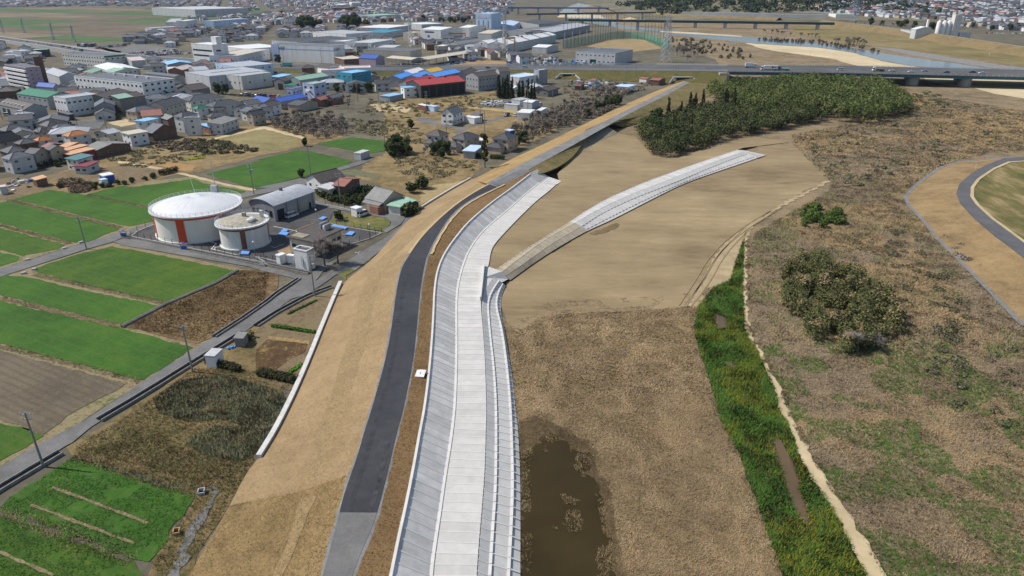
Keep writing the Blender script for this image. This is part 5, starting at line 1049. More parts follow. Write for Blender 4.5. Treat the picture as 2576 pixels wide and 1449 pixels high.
three = [('three storey house with dark vertical stripes on pale walls', (600, 610, 770, 590, 985, 585), 8.5, 'flat', 0, 'offwhite', 'slate'),
 ('grey tile hip roof house rising behind the striped house', (610, 545, 740, 560, 970, 515), 8, 'hip', 1.6, 'offwhite', 'tile'),
 ('carport house with bright sky blue roof beside the striped house', (1010, 680, 1160, 725, 1305, 695), 3.4, 'slab', 0, 'brick', 'skyblue'),
 ('grey house with brown lean-to roof beside the blue carport', (1185, 650, 1320, 680, 1580, 590), 5, 'shedy', 1, 'lightgrey', 'asbestos'),
 ('long apartment house with dormers and dark hip roof', (735, 290, 860, 320, 1370, 260), 6.5, 'hip', 2.2, 'offwhite', 'tile'),
 ('second long hip roofed apartment house below the dormered one', (1060, 385, 1220, 410, 1650, 350), 6, 'hip', 2.2, 'lightgrey', 'tile'),
 ('white house with dark green hip roof', (885, 430, 975, 440, 1125, 415), 6, 'hip', 1.4, 'white', 'green'),
 ('beige gable house with grey roof near the blue roofs', (1600, 345, 1740, 380, 1885, 340), 5.5, 'gy', 1.6, 'offwhite', 'tile'),
 ('lower beige gable house in front of the grey gable house', (1540, 435, 1660, 450, 1760, 420), 5, 'gy', 1.6, 'offwhite', 'tile'),
 ('white gable house with brown roof before the long blue roof', (1965, 375, 2050, 400, 2210, 365), 5.5, 'gy', 1.6, 'white', 'brownroof'),
 ('small white gable house left of the bare thicket', (1910, 455, 1985, 480, 2060, 455), 4.5, 'gy', 1.6, 'white', 'tile'),
 ('grey clad house with gable end at the thicket edge', (1720, 525, 1800, 540, 1990, 505), 5.6, 'gy', 1.8, 'beige', 'tile'),
 ('wide tile roof house behind the thicket edge house', (1660, 465, 1720, 485, 1915, 450), 5, 'gx', 1.4, 'offwhite', 'slate'),
 ('tile hip roof house behind the blue carport', (1090, 545, 1170, 565, 1430, 535), 4.5, 'hip', 1.5, 'beige', 'tile'),
 ('small tile hip roof house below the second apartment house', (1140, 450, 1220, 465, 1400, 435), 4.5, 'hip', 1.4, 'beige', 'tile'),
 ('low house with patchy grey roof behind the striped house', (410, 570, 520, 605, 660, 570), 4, 'gx', 1.3, 'brown', 'asbestos')]
for lab, p, h, rk, ri, wl, rc in three: bld(lab, p, h, rk, ri, wl, rc, **V, size=(1.3, 1.0))
# ---- far landmarks
F = dict(name='far_building', cat='building', ov=.1)
for lab, f, p, h, wl, rc, wa, wb in (('long grey apartment slab far beyond the fields', zA, (1465, 75, 1880, 95, 2080, 65), 15, 'lightgrey', 'lightgrey', (3, 14), (0, 0)),
  ('white school block with grid of windows beyond the houses', zA, (1740, 200, 1800, 205, 1910, 190), 13, 'white', 'white', (0, 0), (3, 4)),
  ('gymnasium with pale grey roof beside the white school', zA, (1615, 205, 1720, 215, 1765, 180), 11, 'offwhite', 'greyroof', (0, 0), (0, 0)),
  ('long pale school wing beyond the gymnasium', zA, (1985, 200, 2060, 205, 2400, 180), 11, 'paleblue', 'lightgrey', (0, 0), (2, 8)),
  ('low white hall with scalloped front before the school', zA, (1435, 270, 1460, 275, 1715, 258), 7, 'white', 'white', (0, 0), (0, 0)),
  ('white box factory on the brown plain', zB, (900, 20, 925, 26, 1010, 24), 11, 'white', 'whiteroof', (0, 0), (0, 0)),
  ('long white hall on the brown plain', zB, (790, 40, 840, 48, 900, 36), 9, 'white', 'whiteroof', (0, 0), (0, 0)),
  ('brown brick block at the edge of the brown plain', zB, (790, 75, 860, 80, 960, 68), 10, 'brown', 'brown', (0, 0), (0, 0)),
  ('long bluish green roofed hall beyond the shrine grove', zB, (1030, 145, 1150, 155, 1385, 140), 8, 'lightgrey', 'lightgreen', (0, 0), (0, 0)),
  ('blue roofed hall beyond the shrine grove', zB, (800, 145, 860, 155, 1040, 145), 7, 'paleblue', 'blue', (0, 0), (0, 0)),
  ('turquoise roofed hall below the hillside town', zD, (690, 130, 760, 140, 915, 140), 8, 'white', 'lightgreen', (0, 0), (0, 0)),
  ('left white cube block on the far right plain', zD, (1910, 165, 1960, 170, 2005, 163), 12, 'white', 'white', (0, 0), (0, 0)),
  ('right white cube block on the far right plain', zD, (2130, 175, 2180, 180, 2225, 172), 11, 'white', 'white', (0, 0), (0, 0)),
  ('grey works shed left of the cement plant', zD, (1385, 285, 1500, 305, 1565, 290), 7, 'lightgrey', 'asbestos', (1, 6), (0, 0)),
  ('long teal roofed works behind the yellow gantries', zB, (1100, 300, 1250, 320, 1430, 290), 7, 'lightgrey', 'teal', (0, 0), (0, 0)),
  ('pale works with white roof behind the teal roofed works', zB, (1100, 250, 1280, 275, 1500, 245), 9, 'lightgrey', 'whiteroof', (1, 5), (0, 0)),
  ('very long white roofed hall before the railway trees', zB, (1430, 225, 1600, 240, 1830, 232), 8, 'lightgrey', 'whiteroof', (0, 0), (0, 0)),
  ('pale office with arched dark windows before the shrine grove', zB, (990, 400, 1110, 420, 1325, 385), 8, 'white', 'lightgrey', (1, 6), (1, 4)),
  ('three white gable halls side by side before the shrine grove', zB, (750, 395, 860, 405, 980, 380), 8, 'white', 'whiteroof', (0, 0), (0, 0)),
  ('dark flat roofed works behind the large white warehouse', zB, (60, 400, 400, 415, 980, 370), 9, 'lightgrey', 'darkgrey', (0, 0), (0, 0)),
  ('white vaulted hall right of the large white warehouse', zB, (1200, 450, 1330, 465, 1400, 440), 8, 'white', 'lightgrey', (0, 0), (0, 0))):
    bld(lab, p, h, 'flat', 0, wl, rc, f=f, wa=wa, wb=wb, **F)
# ================================================================== waterworks
RUST = M('rusty band', (.2, .085, .05), .8, .25, .6); REDP = M('red stripe paint', (.6, .075, .03), .6, .08, 1); CREAMW = M('cream tank wall', (.74, .71, .64), .7, .06, 3, streak=True); CREAMW2 = M('stained tank wall', (.68, .67, .63), .8, .12, 2.5, streak=True)
DOME = M('dome sheet', (.68, .69, .7), .5, .05, 4, spec=.35); DOME2 = M('lichen roof', (.4, .37, .29), .95, .3, .9); RAIL = M('rail white', (.6, .6, .6), .5, .05)
def tank(name, label, px, r, h, dome, wall, domem, band, stripes, rail_h=1.2, n=72):
    c = U(px); t = empty(name, c); tag(t, label, 'water tank')
    mk('wall', MB().lathe([(r, 0), (r, h - .6)], n), wall, t, smooth=True)
    mk('base_ring', MB().lathe([(r + .5, .05), (r + .5, .45), (r, .46)], n), M('base ring', (.62, .63, .62), .8, .06), t)
    mk('band', MB().lathe([(r + .1, h - 1.1), (r + .16, h - .3)], n), band, t, smooth=True)
    mk('rim', MB().lathe([(r + .15, h - .3), (r + .9, h - .3), (r + .9, h + .1), (r - .2, h + .12)], n), M('rim white', (.64, .65, .66), .6, .05), t)
    d = MB().lathe([(r - .15, h + .12)] + [(r * .96 * math.cos(a), h + .12 + dome * math.sin(a)) for a in [i * math.pi / 2 / 9 for i in range(10)]] if 0 else [((r - .2) * (1 - i / 12) + .01, h + .12 + dome * (1 - (1 - i / 12) ** 2)) for i in range(13)], n)
    dm = mk('dome_roof', d, domem, t, smooth=True)
    if domem is DOME:
        for i in range(24):
            a = 2 * math.pi * i / 24; mb = MB()
            pr = [((r - .3) * (1 - j / 8), h + .15 + dome * (1 - (1 - j / 8) ** 2)) for j in range(8)]
            for (r0, z0), (r1, z1) in zip(pr, pr[1:]): mb.tube((r0 * math.cos(a), r0 * math.sin(a), z0), (r1 * math.cos(a), r1 * math.sin(a), z1), .03, .03, 4)
            mk('seam', mb, domem, dm)
    rl = MB(); m = 48 if r > 10 else 36; R_ = r + .7
    for i in range(m):
        a, b = 2 * math.pi * i / m, 2 * math.pi * (i + 1) / m
        p = (R_ * math.cos(a), R_ * math.sin(a)); q = (R_ * math.cos(b), R_ * math.sin(b)); rl.tube((*p, h), (*p, h + rail_h), .04, .04, 4)
        for zz_ in (.4, .8, rail_h): rl.tube((*p, h + zz_), (*q, h + zz_), .035, .035, 4)
    mk('railing', rl, RAIL, t)
    for a0, wd, mt in stripes:
        mb = MB(); k2 = 4
        for i in range(k2):
            a, b = R(a0) + wd / r * (i / k2 - .5), R(a0) + wd / r * ((i + 1) / k2 - .5); q = r + .12
            mb.hexa([(r * math.cos(a), r * math.sin(a), 0), (q * math.cos(a), q * math.sin(a), 0), (q * math.cos(b), q * math.sin(b), 0), (r * math.cos(b), r * math.sin(b), 0)], [(r * math.cos(a), r * math.sin(a), h - .8), (q * math.cos(a), q * math.sin(a), h - .8), (q * math.cos(b), q * math.sin(b), h - .8), (r * math.cos(b), r * math.sin(b), h - .8)])
        mk('stripe', mb, mt, t)
    return t
big = tank('water_tank', 'large cream water tank with white dome and red stripes', (507, 579), 12.6, 8.4, 2.6, CREAMW, DOME, REDP, [(a, 2.4, REDP) for a in (214, 270, 326, 30, 90, 150)])
mk('mast', MB().tube((-3, 7, 9.5), (-3.8, 7, 15.5), .1, .05, 6), RAIL, big)
mk('ladder_platform', MB().box(.2, 2.2, 11, 12.8, 8.6, 11.2).tube((1.2, 12.6, 11), (1.2, 12.6, 19), .12, .1, 6), STEEL, big)
sm = tank('water_tank', 'smaller stained water tank with lichen grey roof and rusty bands', (619, 611), 6.8, 7.0, 1.0, CREAMW2, DOME2, RUST, [(a, 1.4, RUST) for a in (200, 288, 16, 100)])
for x, y in ((3.4, -2.8), (3.7, -1.4)): mk('roof_cap', MB().lathe([(.9, 7.9), (.9, 8.4), (.3, 8.7), (.01, 8.75)], 14).lathe([(.6, 7.3), (.6, 8.0)], 14), RAIL, sm, (x, y, 0))
mk('hatch', MB().box(-.5, .5, -.5, .5, 7.9, 9.2), M('hatch', (.35, .33, .28), .8, .1), sm, (.4, 1, 0)); mk('roof_locker', MB().box(-.5, .5, -.4, .4, 7.3, 9.4), RAIL, sm, (5, 2.6, 0))
b = bld('grey waterworks hall under a low curved silver roof', (105, 545, 715, 325, 400, 245), 5.2, 'vault', 1.6, 'grey', 'greyroof', f=ze, name='pump_hall', cat='hall', ov=.4, wins=False)
for u, w_, hh, me in ((-.72, 3, 3.6, DARKD), (-.15, 3.6, 3.4, None), (.42, 3.4, 3.4, None), (.72, 1, 2.2, DARKD)):
    if me is None: fit(b, 'roller_door', MB().box(-.5, .5, -.06, .02, 0, 1).mesh('roller_door', [M('roller beige', (.42, .37, .27), .7, .08)]), u, .1, w_, hh)
    else: fit(b, 'door', me, u, .1, w_, hh)
for u in (-.4, .15, .9): mk('pier', MB().box(-.3, .3, -.45, 0, 0, 5), WM('grey'), b, (u * b['L'] / 2, -b['W'] / 2, 0))
roofbox(b, 'roof_vent', .1, .2, 6.6, .8, .8, 1.4, M('vent dark', (.1, .1, .1), .6, .1))
for i in range(5): mk('end_window', MB().box(-.12, .03, -.5, .5, 1.6, 3.6), GLASS, b, (-b['L'] / 2, -.7 * b['W'] / 2 + i * b['W'] * .17, 0))
b = bld('cream control house with stained dark flat roof and roof coolers', (320, 1022, 705, 1088, 1120, 900), 4.6, 'slab', 0, 'cream', 'brownroof', f=ze, name='control_house', cat='building', ov=.7, wa=(1, 3), wb=(1, 5), size=(1.6, 1.3))
for x, y in ((-.15, .72), (.35, .62)): roofbox(b, 'cooler_wall', x, y, 4.9, .4, 2.6, 1.9, WM('grey'))
mk('cooler', MB().lathe([(.9, 0), (.9, 1.1), (.5, 1.3), (.01, 1.3)], 14), RAIL, b, (.1 * b['L'] / 2, .67 * b['W'] / 2, 4.9))
mk('roof_slab', MB().box(-2.2, 2.2, -1.5, 1.5, 0, .3), M('roof patch', (.3, .27, .2), .9, .2), b, (-.4 * b['L'] / 2, -.7 * b['W'] / 2, 5.0))
b = bld('white open topped cabinet building beside the bare tree', (405, 1205, 605, 1245, 690, 1190), 5.2, 'flat', 0, 'white', 'brownroof', f=ze, name='cabinet_house', cat='building', wa=(0, 0), wb=(0, 0), trim='white')
mk('pipe', MB().tube((0, 0, 1), (0, 0, 4), .08, .08, 6).tube((.5, 0, 1), (.5, 0, 3), .08, .08, 6), STEEL, b, (.2, -b['W'] / 2 - .15, 0))
for lab, p, h in (('small white equipment box with sloping lid by the front ditch', (140, 1290, 195, 1308, 252, 1280), 2.3), ('tiny white cabinet leaning against the open topped cabinet building', (372, 1298, 400, 1310, 430, 1290), 2)):
    bld(lab, p, h, 'slab', 0, 'white', 'whiteroof', f=ze, name='equipment_box', cat='cabinet', wins=False, ov=.12)
BLUEH = M('blue cover sheet', (.16, .36, .75), .5, .1, .6)
for lab, f, p in (('blue pit cover in front of the smaller water tank', zd, (1605, 1285, 1650, 1236, 1768, 1232, 1738, 1287)), ('smaller blue pit cover behind the control house', ze, (215, 938, 262, 900, 328, 912, 302, 942)), ('larger blue pit cover behind the control house', ze, (165, 985, 235, 940, 338, 958, 300, 1003)),
    ('blue topped bench by the yard fence', ze, (785, 752, 850, 714, 912, 726, 850, 762)), ('blue pit cover alone on the right yard', ze, (1185, 988, 1262, 938, 1335, 950, 1285, 997)), ('crumpled blue sheet behind the control house roof', ze, (960, 862, 1020, 838, 1225, 878, 1180, 905))):
    c = [U(q) for q in zz(f, *p)]; o0 = sum(c, Vector()) / 4; t = empty('pit_cover', o0); tag(t, lab, 'cover')
    mk('kerb', MB().hexa([v - o0 for v in c], [v - o0 + Vector((0, 0, .45)) for v in c]) if (c[1] - c[0]).cross(c[2] - c[0]).z > 0 else MB().hexa([v - o0 for v in c[::-1]], [v - o0 + Vector((0, 0, .45)) for v in c[::-1]]), M('pit kerb', (.3, .3, .3), .9, .1), t)
    l2 = [(v - o0) * 1.04 for v in (c if (c[1] - c[0]).cross(c[2] - c[0]).z > 0 else c[::-1])]; mk('sheet', MB().hexa([v + Vector((0, 0, .46)) for v in l2], [v + Vector((0, 0, .6)) for v in l2]), BLUEH, t)
# fences
FPOST = MB().box(-.05, .05, -.05, .05, 0, 1.7).mesh('post', [M('fence dark', (.05, .045, .04), .7, .1)])
def fence(label, pts, step=2.6):
    c = [U(p) for p in pts]; t = empty('fence', c[0]); tag(t, label, 'fence'); rl = MB()
    for a, b in zip(c, c[1:]):
        n = max(1, int((b - a).length / step))
        for i in range(n + 1):
            q = a.lerp(b, i / n); link('post', FPOST, t, q - c[0] + Vector((0, 0, .15)))
        for z in (.5, 1.1, 1.75): rl.tube(a - c[0] + Vector((0, 0, z)), b - c[0] + Vector((0, 0, z)), .025, .025, 4)
        e = (b - a).normalized(); nn = Vector((-e.y, e.x, 0)) * .15; rl.hexa([a - c[0] - nn, b - c[0] - nn, b - c[0] + nn, a - c[0] + nn], [v - c[0] + Vector((0, 0, .3)) for v in (a - nn, b - nn, b + nn, a + nn)], 1)
    mk('rails', rl, [M('fence dark', (.05, .045, .04)), M('fence kerb', (.45, .44, .42), .9, .1)], t)
fence('dark wire fence along the front lane of the waterworks', zz(zE, 1490, 885, 1330, 950, 1270, 1000, 1600, 1065, 2100, 1165, 2576, 1255) + zz(zF, 0, 1195, 250, 1255))
fence('dark wire fence round the right yard beside the levee track', zz(zF, 700, 875, 950, 920, 1217, 968, 1100, 1020, 905, 1080))
fence('wire fence and gate behind the storage hut', zz(zF, 672, 690, 800, 715, 915, 745))
# ------------------------------------------------------------------ vehicles
TYRE = M('tyre', (.02, .02, .02), .8, .1); RIMM = M('wheel rim', (.35, .35, .35), .4, .1, metal=.5); LAMP = M('headlight', (.7, .7, .68), .2, .05); TAIL = M('tail light', (.35, .02, .02), .3, .05)
CARC = dict(white=(.72, .72, .72), silver=(.42, .43, .45), black=(.02, .02, .023), blue=(.04, .07, .2), red=(.4, .03, .03), grey=(.13, .135, .14), green=(.2, .45, .35))
def paint(c): return M('car paint ' + c, CARC[c], .25, .04, 2, spec=.5)
WHEEL = MB().tube((0, -.1, 0), (0, .1, 0), .32, .32, 12, 0).tube((0, -.115, 0), (0, .115, 0), .19, .19, 10, 1).mesh('wheel', [TYRE, RIMM])
SHAPES = dict( # side profiles: body, glass, roof, width, wheelbase half, length
    sedan=([(-2.2, .25), (2.2, .25), (2.22, .62), (1.95, .78), (.95, .9), (-1.4, .92), (-2.15, .85), (-2.22, .5)], [(-1.5, .9), (1.0, .9), (.35, 1.36), (-1.0, 1.38)], 1.7, 1.35),
    van=([(-2.25, .28), (2.2, .28), (2.25, .75), (1.95, 1.05), (-2.25, 1.05)], [(-2.22, 1.04), (1.9, 1.04), (1.15, 1.83), (-2.1, 1.86)], 1.72, 1.4),
    kei=([(-1.65, .25), (1.65, .25), (1.68, .7), (1.4, .95), (-1.66, .98)], [(-1.62, .97), (1.35, .95), (.75, 1.6), (-1.5, 1.62)], 1.48, 1.15))
CT = {}
def car_meshes(kind, colour):
    if (kind, colour) in CT: return CT[(kind, colour)]
    bp, gp, wd, wb_ = SHAPES[kind]; w_ = wd / 2
    body = MB().hexa([(x, -w_, z) for x, z in bp], [(x, w_, z) for x, z in bp]); body.f = [tuple(reversed(f)) for f in body.f]
    xs = sorted(gp, key=lambda q: -q[1])[:2]; x0, x1 = min(xs)[0], max(xs)[0]; zt = xs[0][1]
    body.box(x0, x1, -w_ * .82, w_ * .82, zt - .02, zt + .05)
    for s in (-1, 1):
        for a, b in ((gp[3], gp[0]), (gp[2], gp[1]), (((gp[3][0] + gp[2][0]) / 2, zt), ((gp[0][0] + gp[1][0]) / 2, gp[0][1]))): body.tube((a[0], s * w_ * .85, a[1]), (b[0], s * w_ * .97, b[1]), .05, .05, 4)
    gl = MB(); lo = [(gp[0][0], -w_ * .96, gp[0][1]), (gp[1][0], -w_ * .96, gp[1][1]), (gp[1][0], w_ * .96, gp[1][1]), (gp[0][0], w_ * .96, gp[0][1])]
    gl.hexa(lo, [(gp[3][0], -w_ * .82, gp[3][1]), (gp[2][0], -w_ * .82, gp[2][1]), (gp[2][0], w_ * .82, gp[2][1]), (gp[3][0], w_ * .82, gp[3][1])])
    fx, bx_ = max(p[0] for p in bp), min(p[0] for p in bp)
    hl = MB().box(fx - .12, fx + .03, -.2, .2, .55, .7).mesh('headlight', [LAMP]); tl = MB().box(bx_ - .03, bx_ + .1, -.12, .12, .6, .85).mesh('tail_light', [TAIL])
    CT[(kind, colour)] = (body.mesh('body', [paint(colour)]), gl.mesh('windows', [GLASS]), hl, tl, w_, wb_); return CT[(kind, colour)]
def car(label, kind, colour, loc, rz, group=None, detail=True, name='car', cat='car'):
    bm, gm, hl, tl, w_, wb_ = car_meshes(kind, colour); t = empty(name, loc, rz); tag(t, label, cat, group)
    link('body', bm, t); link('windows', gm, t)
    for x in (-wb_, wb_):
        for s in (-1, 1): link('wheel', WHEEL, t, (x, s * (w_ - .08), .32))
    if detail:
        for s in (-1, 1): link('headlight', hl, t, (0, s * w_ * .7, 0)); link('tail_light', tl, t, (0, s * w_ * .8, 0))
    return t
def at(f, x, y, z=0): return U(f(x, y), z)
def head(f, x0, y0, x1, y1): d = U(f(x1, y1)) - U(f(x0, y0)); return math.atan2(d.y, d.x)
car('white passenger van parked at the waterworks hall door', 'van', 'white', at(ze, 385, 705) + Vector((0, 0, .14)), head(ze, 300, 700, 470, 640), name='van', cat='van')
car('white minivan parked beside the storage hut on the grass', 'van', 'white', at(ze, 1455, 685) + Vector((0, 0, .2)), head(ze, 1380, 690, 1520, 640), name='van', cat='van')
car('black minivan on the drive by the straw plot', 'van', 'black', at(zc, 1450, 550) + Vector((0, 0, .1)), head(zc, 1490, 520, 1400, 550), name='van', cat='van')
car('white flatbed parked behind the black minivan', 'kei', 'white', at(zc, 1560, 550) + Vector((0, 0, .1)), head(zc, 1620, 545, 1500, 530))
car('white car leaving the underpass on the levee lane', 'sedan', 'white', at(zC, 1738, 830, 0) + Vector((0, 0, 1.5)), R(75))
car('white kei car beside the narrow white hut', 'kei', 'white', at(zc, 1890, 540), head(zc, 1860, 540, 1920, 530))
car('white kei truck beside the corrugated store', 'kei', 'white', at(zc, 1955, 380), head(zc, 1930, 385, 1980, 370))
for lab, x, y, kd, cl in (('silver estate leftmost of the four cars in the lot', 580, 655, 'sedan', 'silver'), ('grey car second in the lot of four', 655, 640, 'sedan', 'grey'), ('dark blue car third in the lot of four', 735, 625, 'kei', 'blue'), ('white van rightmost of the four cars in the lot', 810, 620, 'van', 'white'), ('white bus parked by the black shed', 130, 540, 'van', 'white'), ('pale van beside the brown timber office', 250, 565, 'kei', 'silver')):
    car(lab, kd, cl, at(za, x, y), R(10))
cols = ['white', 'white', 'silver', 'black', 'grey', 'white', 'blue', 'silver', 'red']
def lot(label, group, f, p0, p1, n, rz=None, rows=1, dp=(0, 0)):
    for r_ in range(rows):
        a, b = at(f, p0[0] + dp[0] * r_, p0[1] + dp[1] * r_), at(f, p1[0] + dp[0] * r_, p1[1] + dp[1] * r_); d = math.atan2((b - a).y, (b - a).x) + R(90)
        for i in range(n):
            if random.random() < .1: continue
            kd, cl = random.choice(['sedan', 'van', 'kei']), random.choice(cols); car('%s %s %s' % (cl, {'sedan': 'saloon', 'van': 'van', 'kei': 'small car'}[kd], label), kd, cl, a.lerp(b, (i + .5) / n) + Vector((0, 0, .12)), (rz or d) + random.uniform(-.06, .06), group, False)
lot('in the row parked above the deep blue roofs', 'cars parked above the deep blue roofs', zb, (1630, 230), (2220, 270), 11)
lot('in the crowded lot left of the pale green shed', 'cars in the lot left of the pale green shed', zq, (200, 680), (640, 600), 7, None, 2, (60, -45))
lot('in the big car park before the five storey office', 'cars in the big car park', zA, (1240, 525), (1720, 490), 20, None, 3, (60, 14))
lot('in the far car park behind the green trimmed factory', 'cars in the far car park', zA, (930, 475), (1240, 440), 14, None, 2, (40, -14))
lot('parked along the open beige canopy', 'cars along the beige canopy', zB, (1140, 648), (1520, 640), 11)
lot('beside the elevated road behind the brown tower', 'cars beside the elevated road', zA, (350, 555), (500, 545), 7)
lot('in the far right car park beyond the cement plant', 'cars in the far right car park', zD, (2200, 325), (2560, 330), 14)
# ------------------------------------------------------------------ highway and its bridge
def ribbon(name, front, back, mat, dz=0, kind='structure'):
    mb = MB(); n = len(front)
    for i in range(n - 1): mb.face([front[i] + Vector((0, 0, dz)), front[i + 1] + Vector((0, 0, dz)), back[i + 1] + Vector((0, 0, dz)), back[i] + Vector((0, 0, dz))])
    o = mk(name, mb, mat); o['kind'] = kind; return o
ZH = 8.5
hx = [(660, 2.6), (800, 2.9), (933, 3.3), (1100, 3.9), (1274, 4.6), (1450, 5.6), (1650, 7.2), (1830, ZH)]
hf = {660: 171, 800: 175, 933: 179, 1100: 178, 1274: 176, 1450: 177, 1650: 178, 1830: 180}; hb = {660: 160, 800: 165, 933: 168, 1100: 167, 1274: 165, 1450: 164, 1650: 163, 1830: 166}
HF = [U((x, hf[x]), z) for x, z in hx]; HB = [U((x, hb[x]), z) for x, z in hx]
m_hwy = GM('highway asphalt', [(.3, (.08, .08, .082)), (.7, (.125, .125, .125))], [(25, 1), (3, .5)], .2, .03)
ribbon('highway', HF, HB, m_hwy)
toeF = [p + (p - q).normalized() * (p.z * 2.0) for p, q in zip(HF, HB)]; toeB = [q + (q - p).normalized() * (q.z * 2.0) for p, q in zip(HF, HB)]
for l in (toeF, toeB):
    for p in l: p.z = .1
ribbon('highway_bank', toeF, HF, GM('highway bank grass', [(.3, (.07, .08, .025)), (.6, (.13, .115, .045)), (.75, (.2, .15, .07))], [(10, 1), (2, 1)], .8, .2), -.03)
ribbon('highway_bank', HB, toeB, MATS['highway bank grass'], -.03)
def guard(label, line, z0=.0, hh=1.1, mat=None):
    t = empty('guard_rail', line[0]); tag(t, label, 'guard rail'); o0 = line[0]; rl = MB()
    for a, b in zip(line, line[1:]):
        for z in (.35, .75, 1.1): rl.tube(a - o0 + Vector((0, 0, z)), b - o0 + Vector((0, 0, z)), .16, .16, 4)
    mk('rail', rl, mat or RAIL, t)
guard('white rail along the near side of the highway', HF); guard('white rail along the far side of the highway', HB)
west = [((660, 165.5), 3), ((560, 158), 3), ((460, 152), 3), ((364, 146), 3), ((280, 138), 3.5), ((208, 128), 4), ((130, 115), 4), ((52, 104), 3), ((-60, 88), 2)]
wc = [U(p, z) for p, z in west]; wf, wbk = [], []
for i, p in enumerate(wc):
    e = (wc[min(i + 1, len(wc) - 1)] - wc[max(i - 1, 0)]).normalized(); n = Vector((-e.y, e.x, 0)) * 9; wf.append(p + n); wbk.append(p - n)
ribbon('highway', wf, wbk, m_hwy, .02)
guard('pale rail along the near side of the western highway', wf); guard('pale rail along the far side of the western highway', wbk)
for l in (wf, wbk): ribbon('highway_wall', [Vector((p.x, p.y, 0)) for p in l], l, M('highway wall', (.4, .39, .37), .9, .12, 4))
# the teal bridge over the river plain
TEAL = M('teal girder', (.04, .15, .21), .55, .1, 3); PIER = M('pier concrete', (.42, .42, .42), .9, .1, 2, streak=True)
bf = [U((1829, 180.5), ZH), U((2166, 185.2), ZH), U((2576, 194.2), ZH), U((2800, 200), ZH)]; bb = [U((1829, 166), ZH), U((2166, 167.2), ZH), U((2576, 177.2), ZH), U((2800, 183), ZH)]
t = empty('road_bridge', bf[0]); tag(t, 'long teal girder road bridge crossing the river plain on round grey piers', 'bridge'); o0 = bf[0]
mb = MB()
for i in range(3):
    lo = [bf[i], bf[i + 1], bb[i + 1], bb[i]]; mb.hexa([p - o0 - Vector((0, 0, .5)) for p in lo], [p - o0 for p in lo])
mk('deck', mb, m_hwy, t)
for s, l in ((1, bf), (-1, bb)):
    mb = MB()
    for a, b in zip(l, l[1:]):
        e = (b - a).normalized(); n = Vector((-e.y, e.x, 0)) * s; q = [a + n * 1.2, b + n * 1.2, b + n * 2.2, a + n * 2.2]; q = q if s > 0 else q[::-1]
        mb.hexa([p - o0 - Vector((0, 0, 2.3)) for p in q], [p - o0 - Vector((0, 0, .5)) for p in q])
    mk('girder', mb, TEAL, t)
    rl = MB(); ps = MB()
    for a, b in zip(l, l[1:]):
        n = int((b - a).length / 4)
        for i in range(n): q = a.lerp(b, i / n) - o0; ps.box(q.x - .1, q.x + .1, q.y - .1, q.y + .1, q.z, q.z + 1.1)
        for z in (.5, 1.1): rl.tube(a - o0 + Vector((0, 0, z)), b - o0 + Vector((0, 0, z)), .08, .08, 4)
        e = (b - a).normalized(); k3 = Vector((-e.y, e.x, 0)) * s * .25; q = [a - o0, b - o0, b - o0 + k3, a - o0 + k3]; q = q if s > 0 else q[::-1]; rl.hexa(q, [v + Vector((0, 0, .3)) for v in q])
    mk('parapet', rl, M('parapet grey', (.35, .37, .38), .7, .1), t); mk('parapet_posts', ps, RAIL, t)
for px in ((1974, 190), (2272, 212), (2431, 222)):
    c = U(px); k2 = min(range(2), key=lambda i: abs(bf[i].x - c.x)); f_ = bf[1].lerp(bf[2], (c.x - bf[1].x) / (bf[2].x - bf[1].x)) if c.x > bf[1].x else bf[0].lerp(bf[1], (c.x - bf[0].x) / (bf[1].x - bf[0].x)); b_ = f_ + (bb[1] - bf[1]); mb = MB()
    mid_ = f_.lerp(b_, .5) - o0
    for fr in (.22, .8): mk('pier', MB().lathe([(4.2, -ZH), (4.2, -3.1), (5.0, -2.35), (.01, -2.32)], 20), PIER, t, (f_.lerp(b_, fr).x - o0.x, f_.lerp(b_, fr).y - o0.y, 0))
a = bf[0] - o0; mk('abutment', MB().hexa([a + Vector((-6, -2, -ZH)), a + Vector((1.5, -2, -ZH)), a + Vector((1.5, 36, -ZH)), a + Vector((-6, 36, -ZH))], [a + Vector((-6, -2, -.8)), a + Vector((1.5, -2, -.8)), a + Vector((1.5, 36, -.8)), a + Vector((-6, 36, -.8))]), PIER, t)
# underpass portal
for lab, px, w_, hh in (('dark concrete underpass where the levee lane meets the highway bank', (1728, 201), 12, 4.0), ('small concrete underpass further left in the highway bank', (1428, 194), 9, 3.2)):
    tf = toeF[6].lerp(toeF[7], .42) if px[0] > 1600 else toeF[5].lerp(toeF[4], .12); c = Vector((tf.x, tf.y + (6.5 if px[0] > 1600 else 4.5), 0)); t = empty('underpass', c, R(-2)); tag(t, lab, 'underpass')
    mk('portal', MB().box(-w_ / 2 - .5, -w_ / 2 + 1, -1, 6, 0, hh).box(w_ / 2 - 1, w_ / 2 + .5, -1, 6, 0, hh).box(-w_ / 2 - 1.6, w_ / 2 + 1.6, -1.05, 1.5, hh, hh + .5), PIER, t)
    mk('tunnel_shade', MB().face([(-w_ / 2 + 1, .5, 0), (w_ / 2 - 1, .5, 0), (w_ / 2 - 1, .5, hh), (-w_ / 2 + 1, .5, hh)]), M('tunnel dark', (.012, .012, .012), .9, .1), t)  # flat black sheet painted in for the shade inside the underpass
    for s in (-1, 1): mk('wing_wall', MB().hexa([(s * (w_ / 2 + 1.5), -1, 0), (s * (w_ / 2 + 5), -7, 0), (s * (w_ / 2 + 5.6), -7, 0), (s * (w_ / 2 + 2.1), -1, 0)][::s], [(s * (w_ / 2 + 1.5), -1, hh), (s * (w_ / 2 + 5), -7, 1), (s * (w_ / 2 + 5.6), -7, 1), (s * (w_ / 2 + 2.1), -1, hh)][::s]), PIER, t)
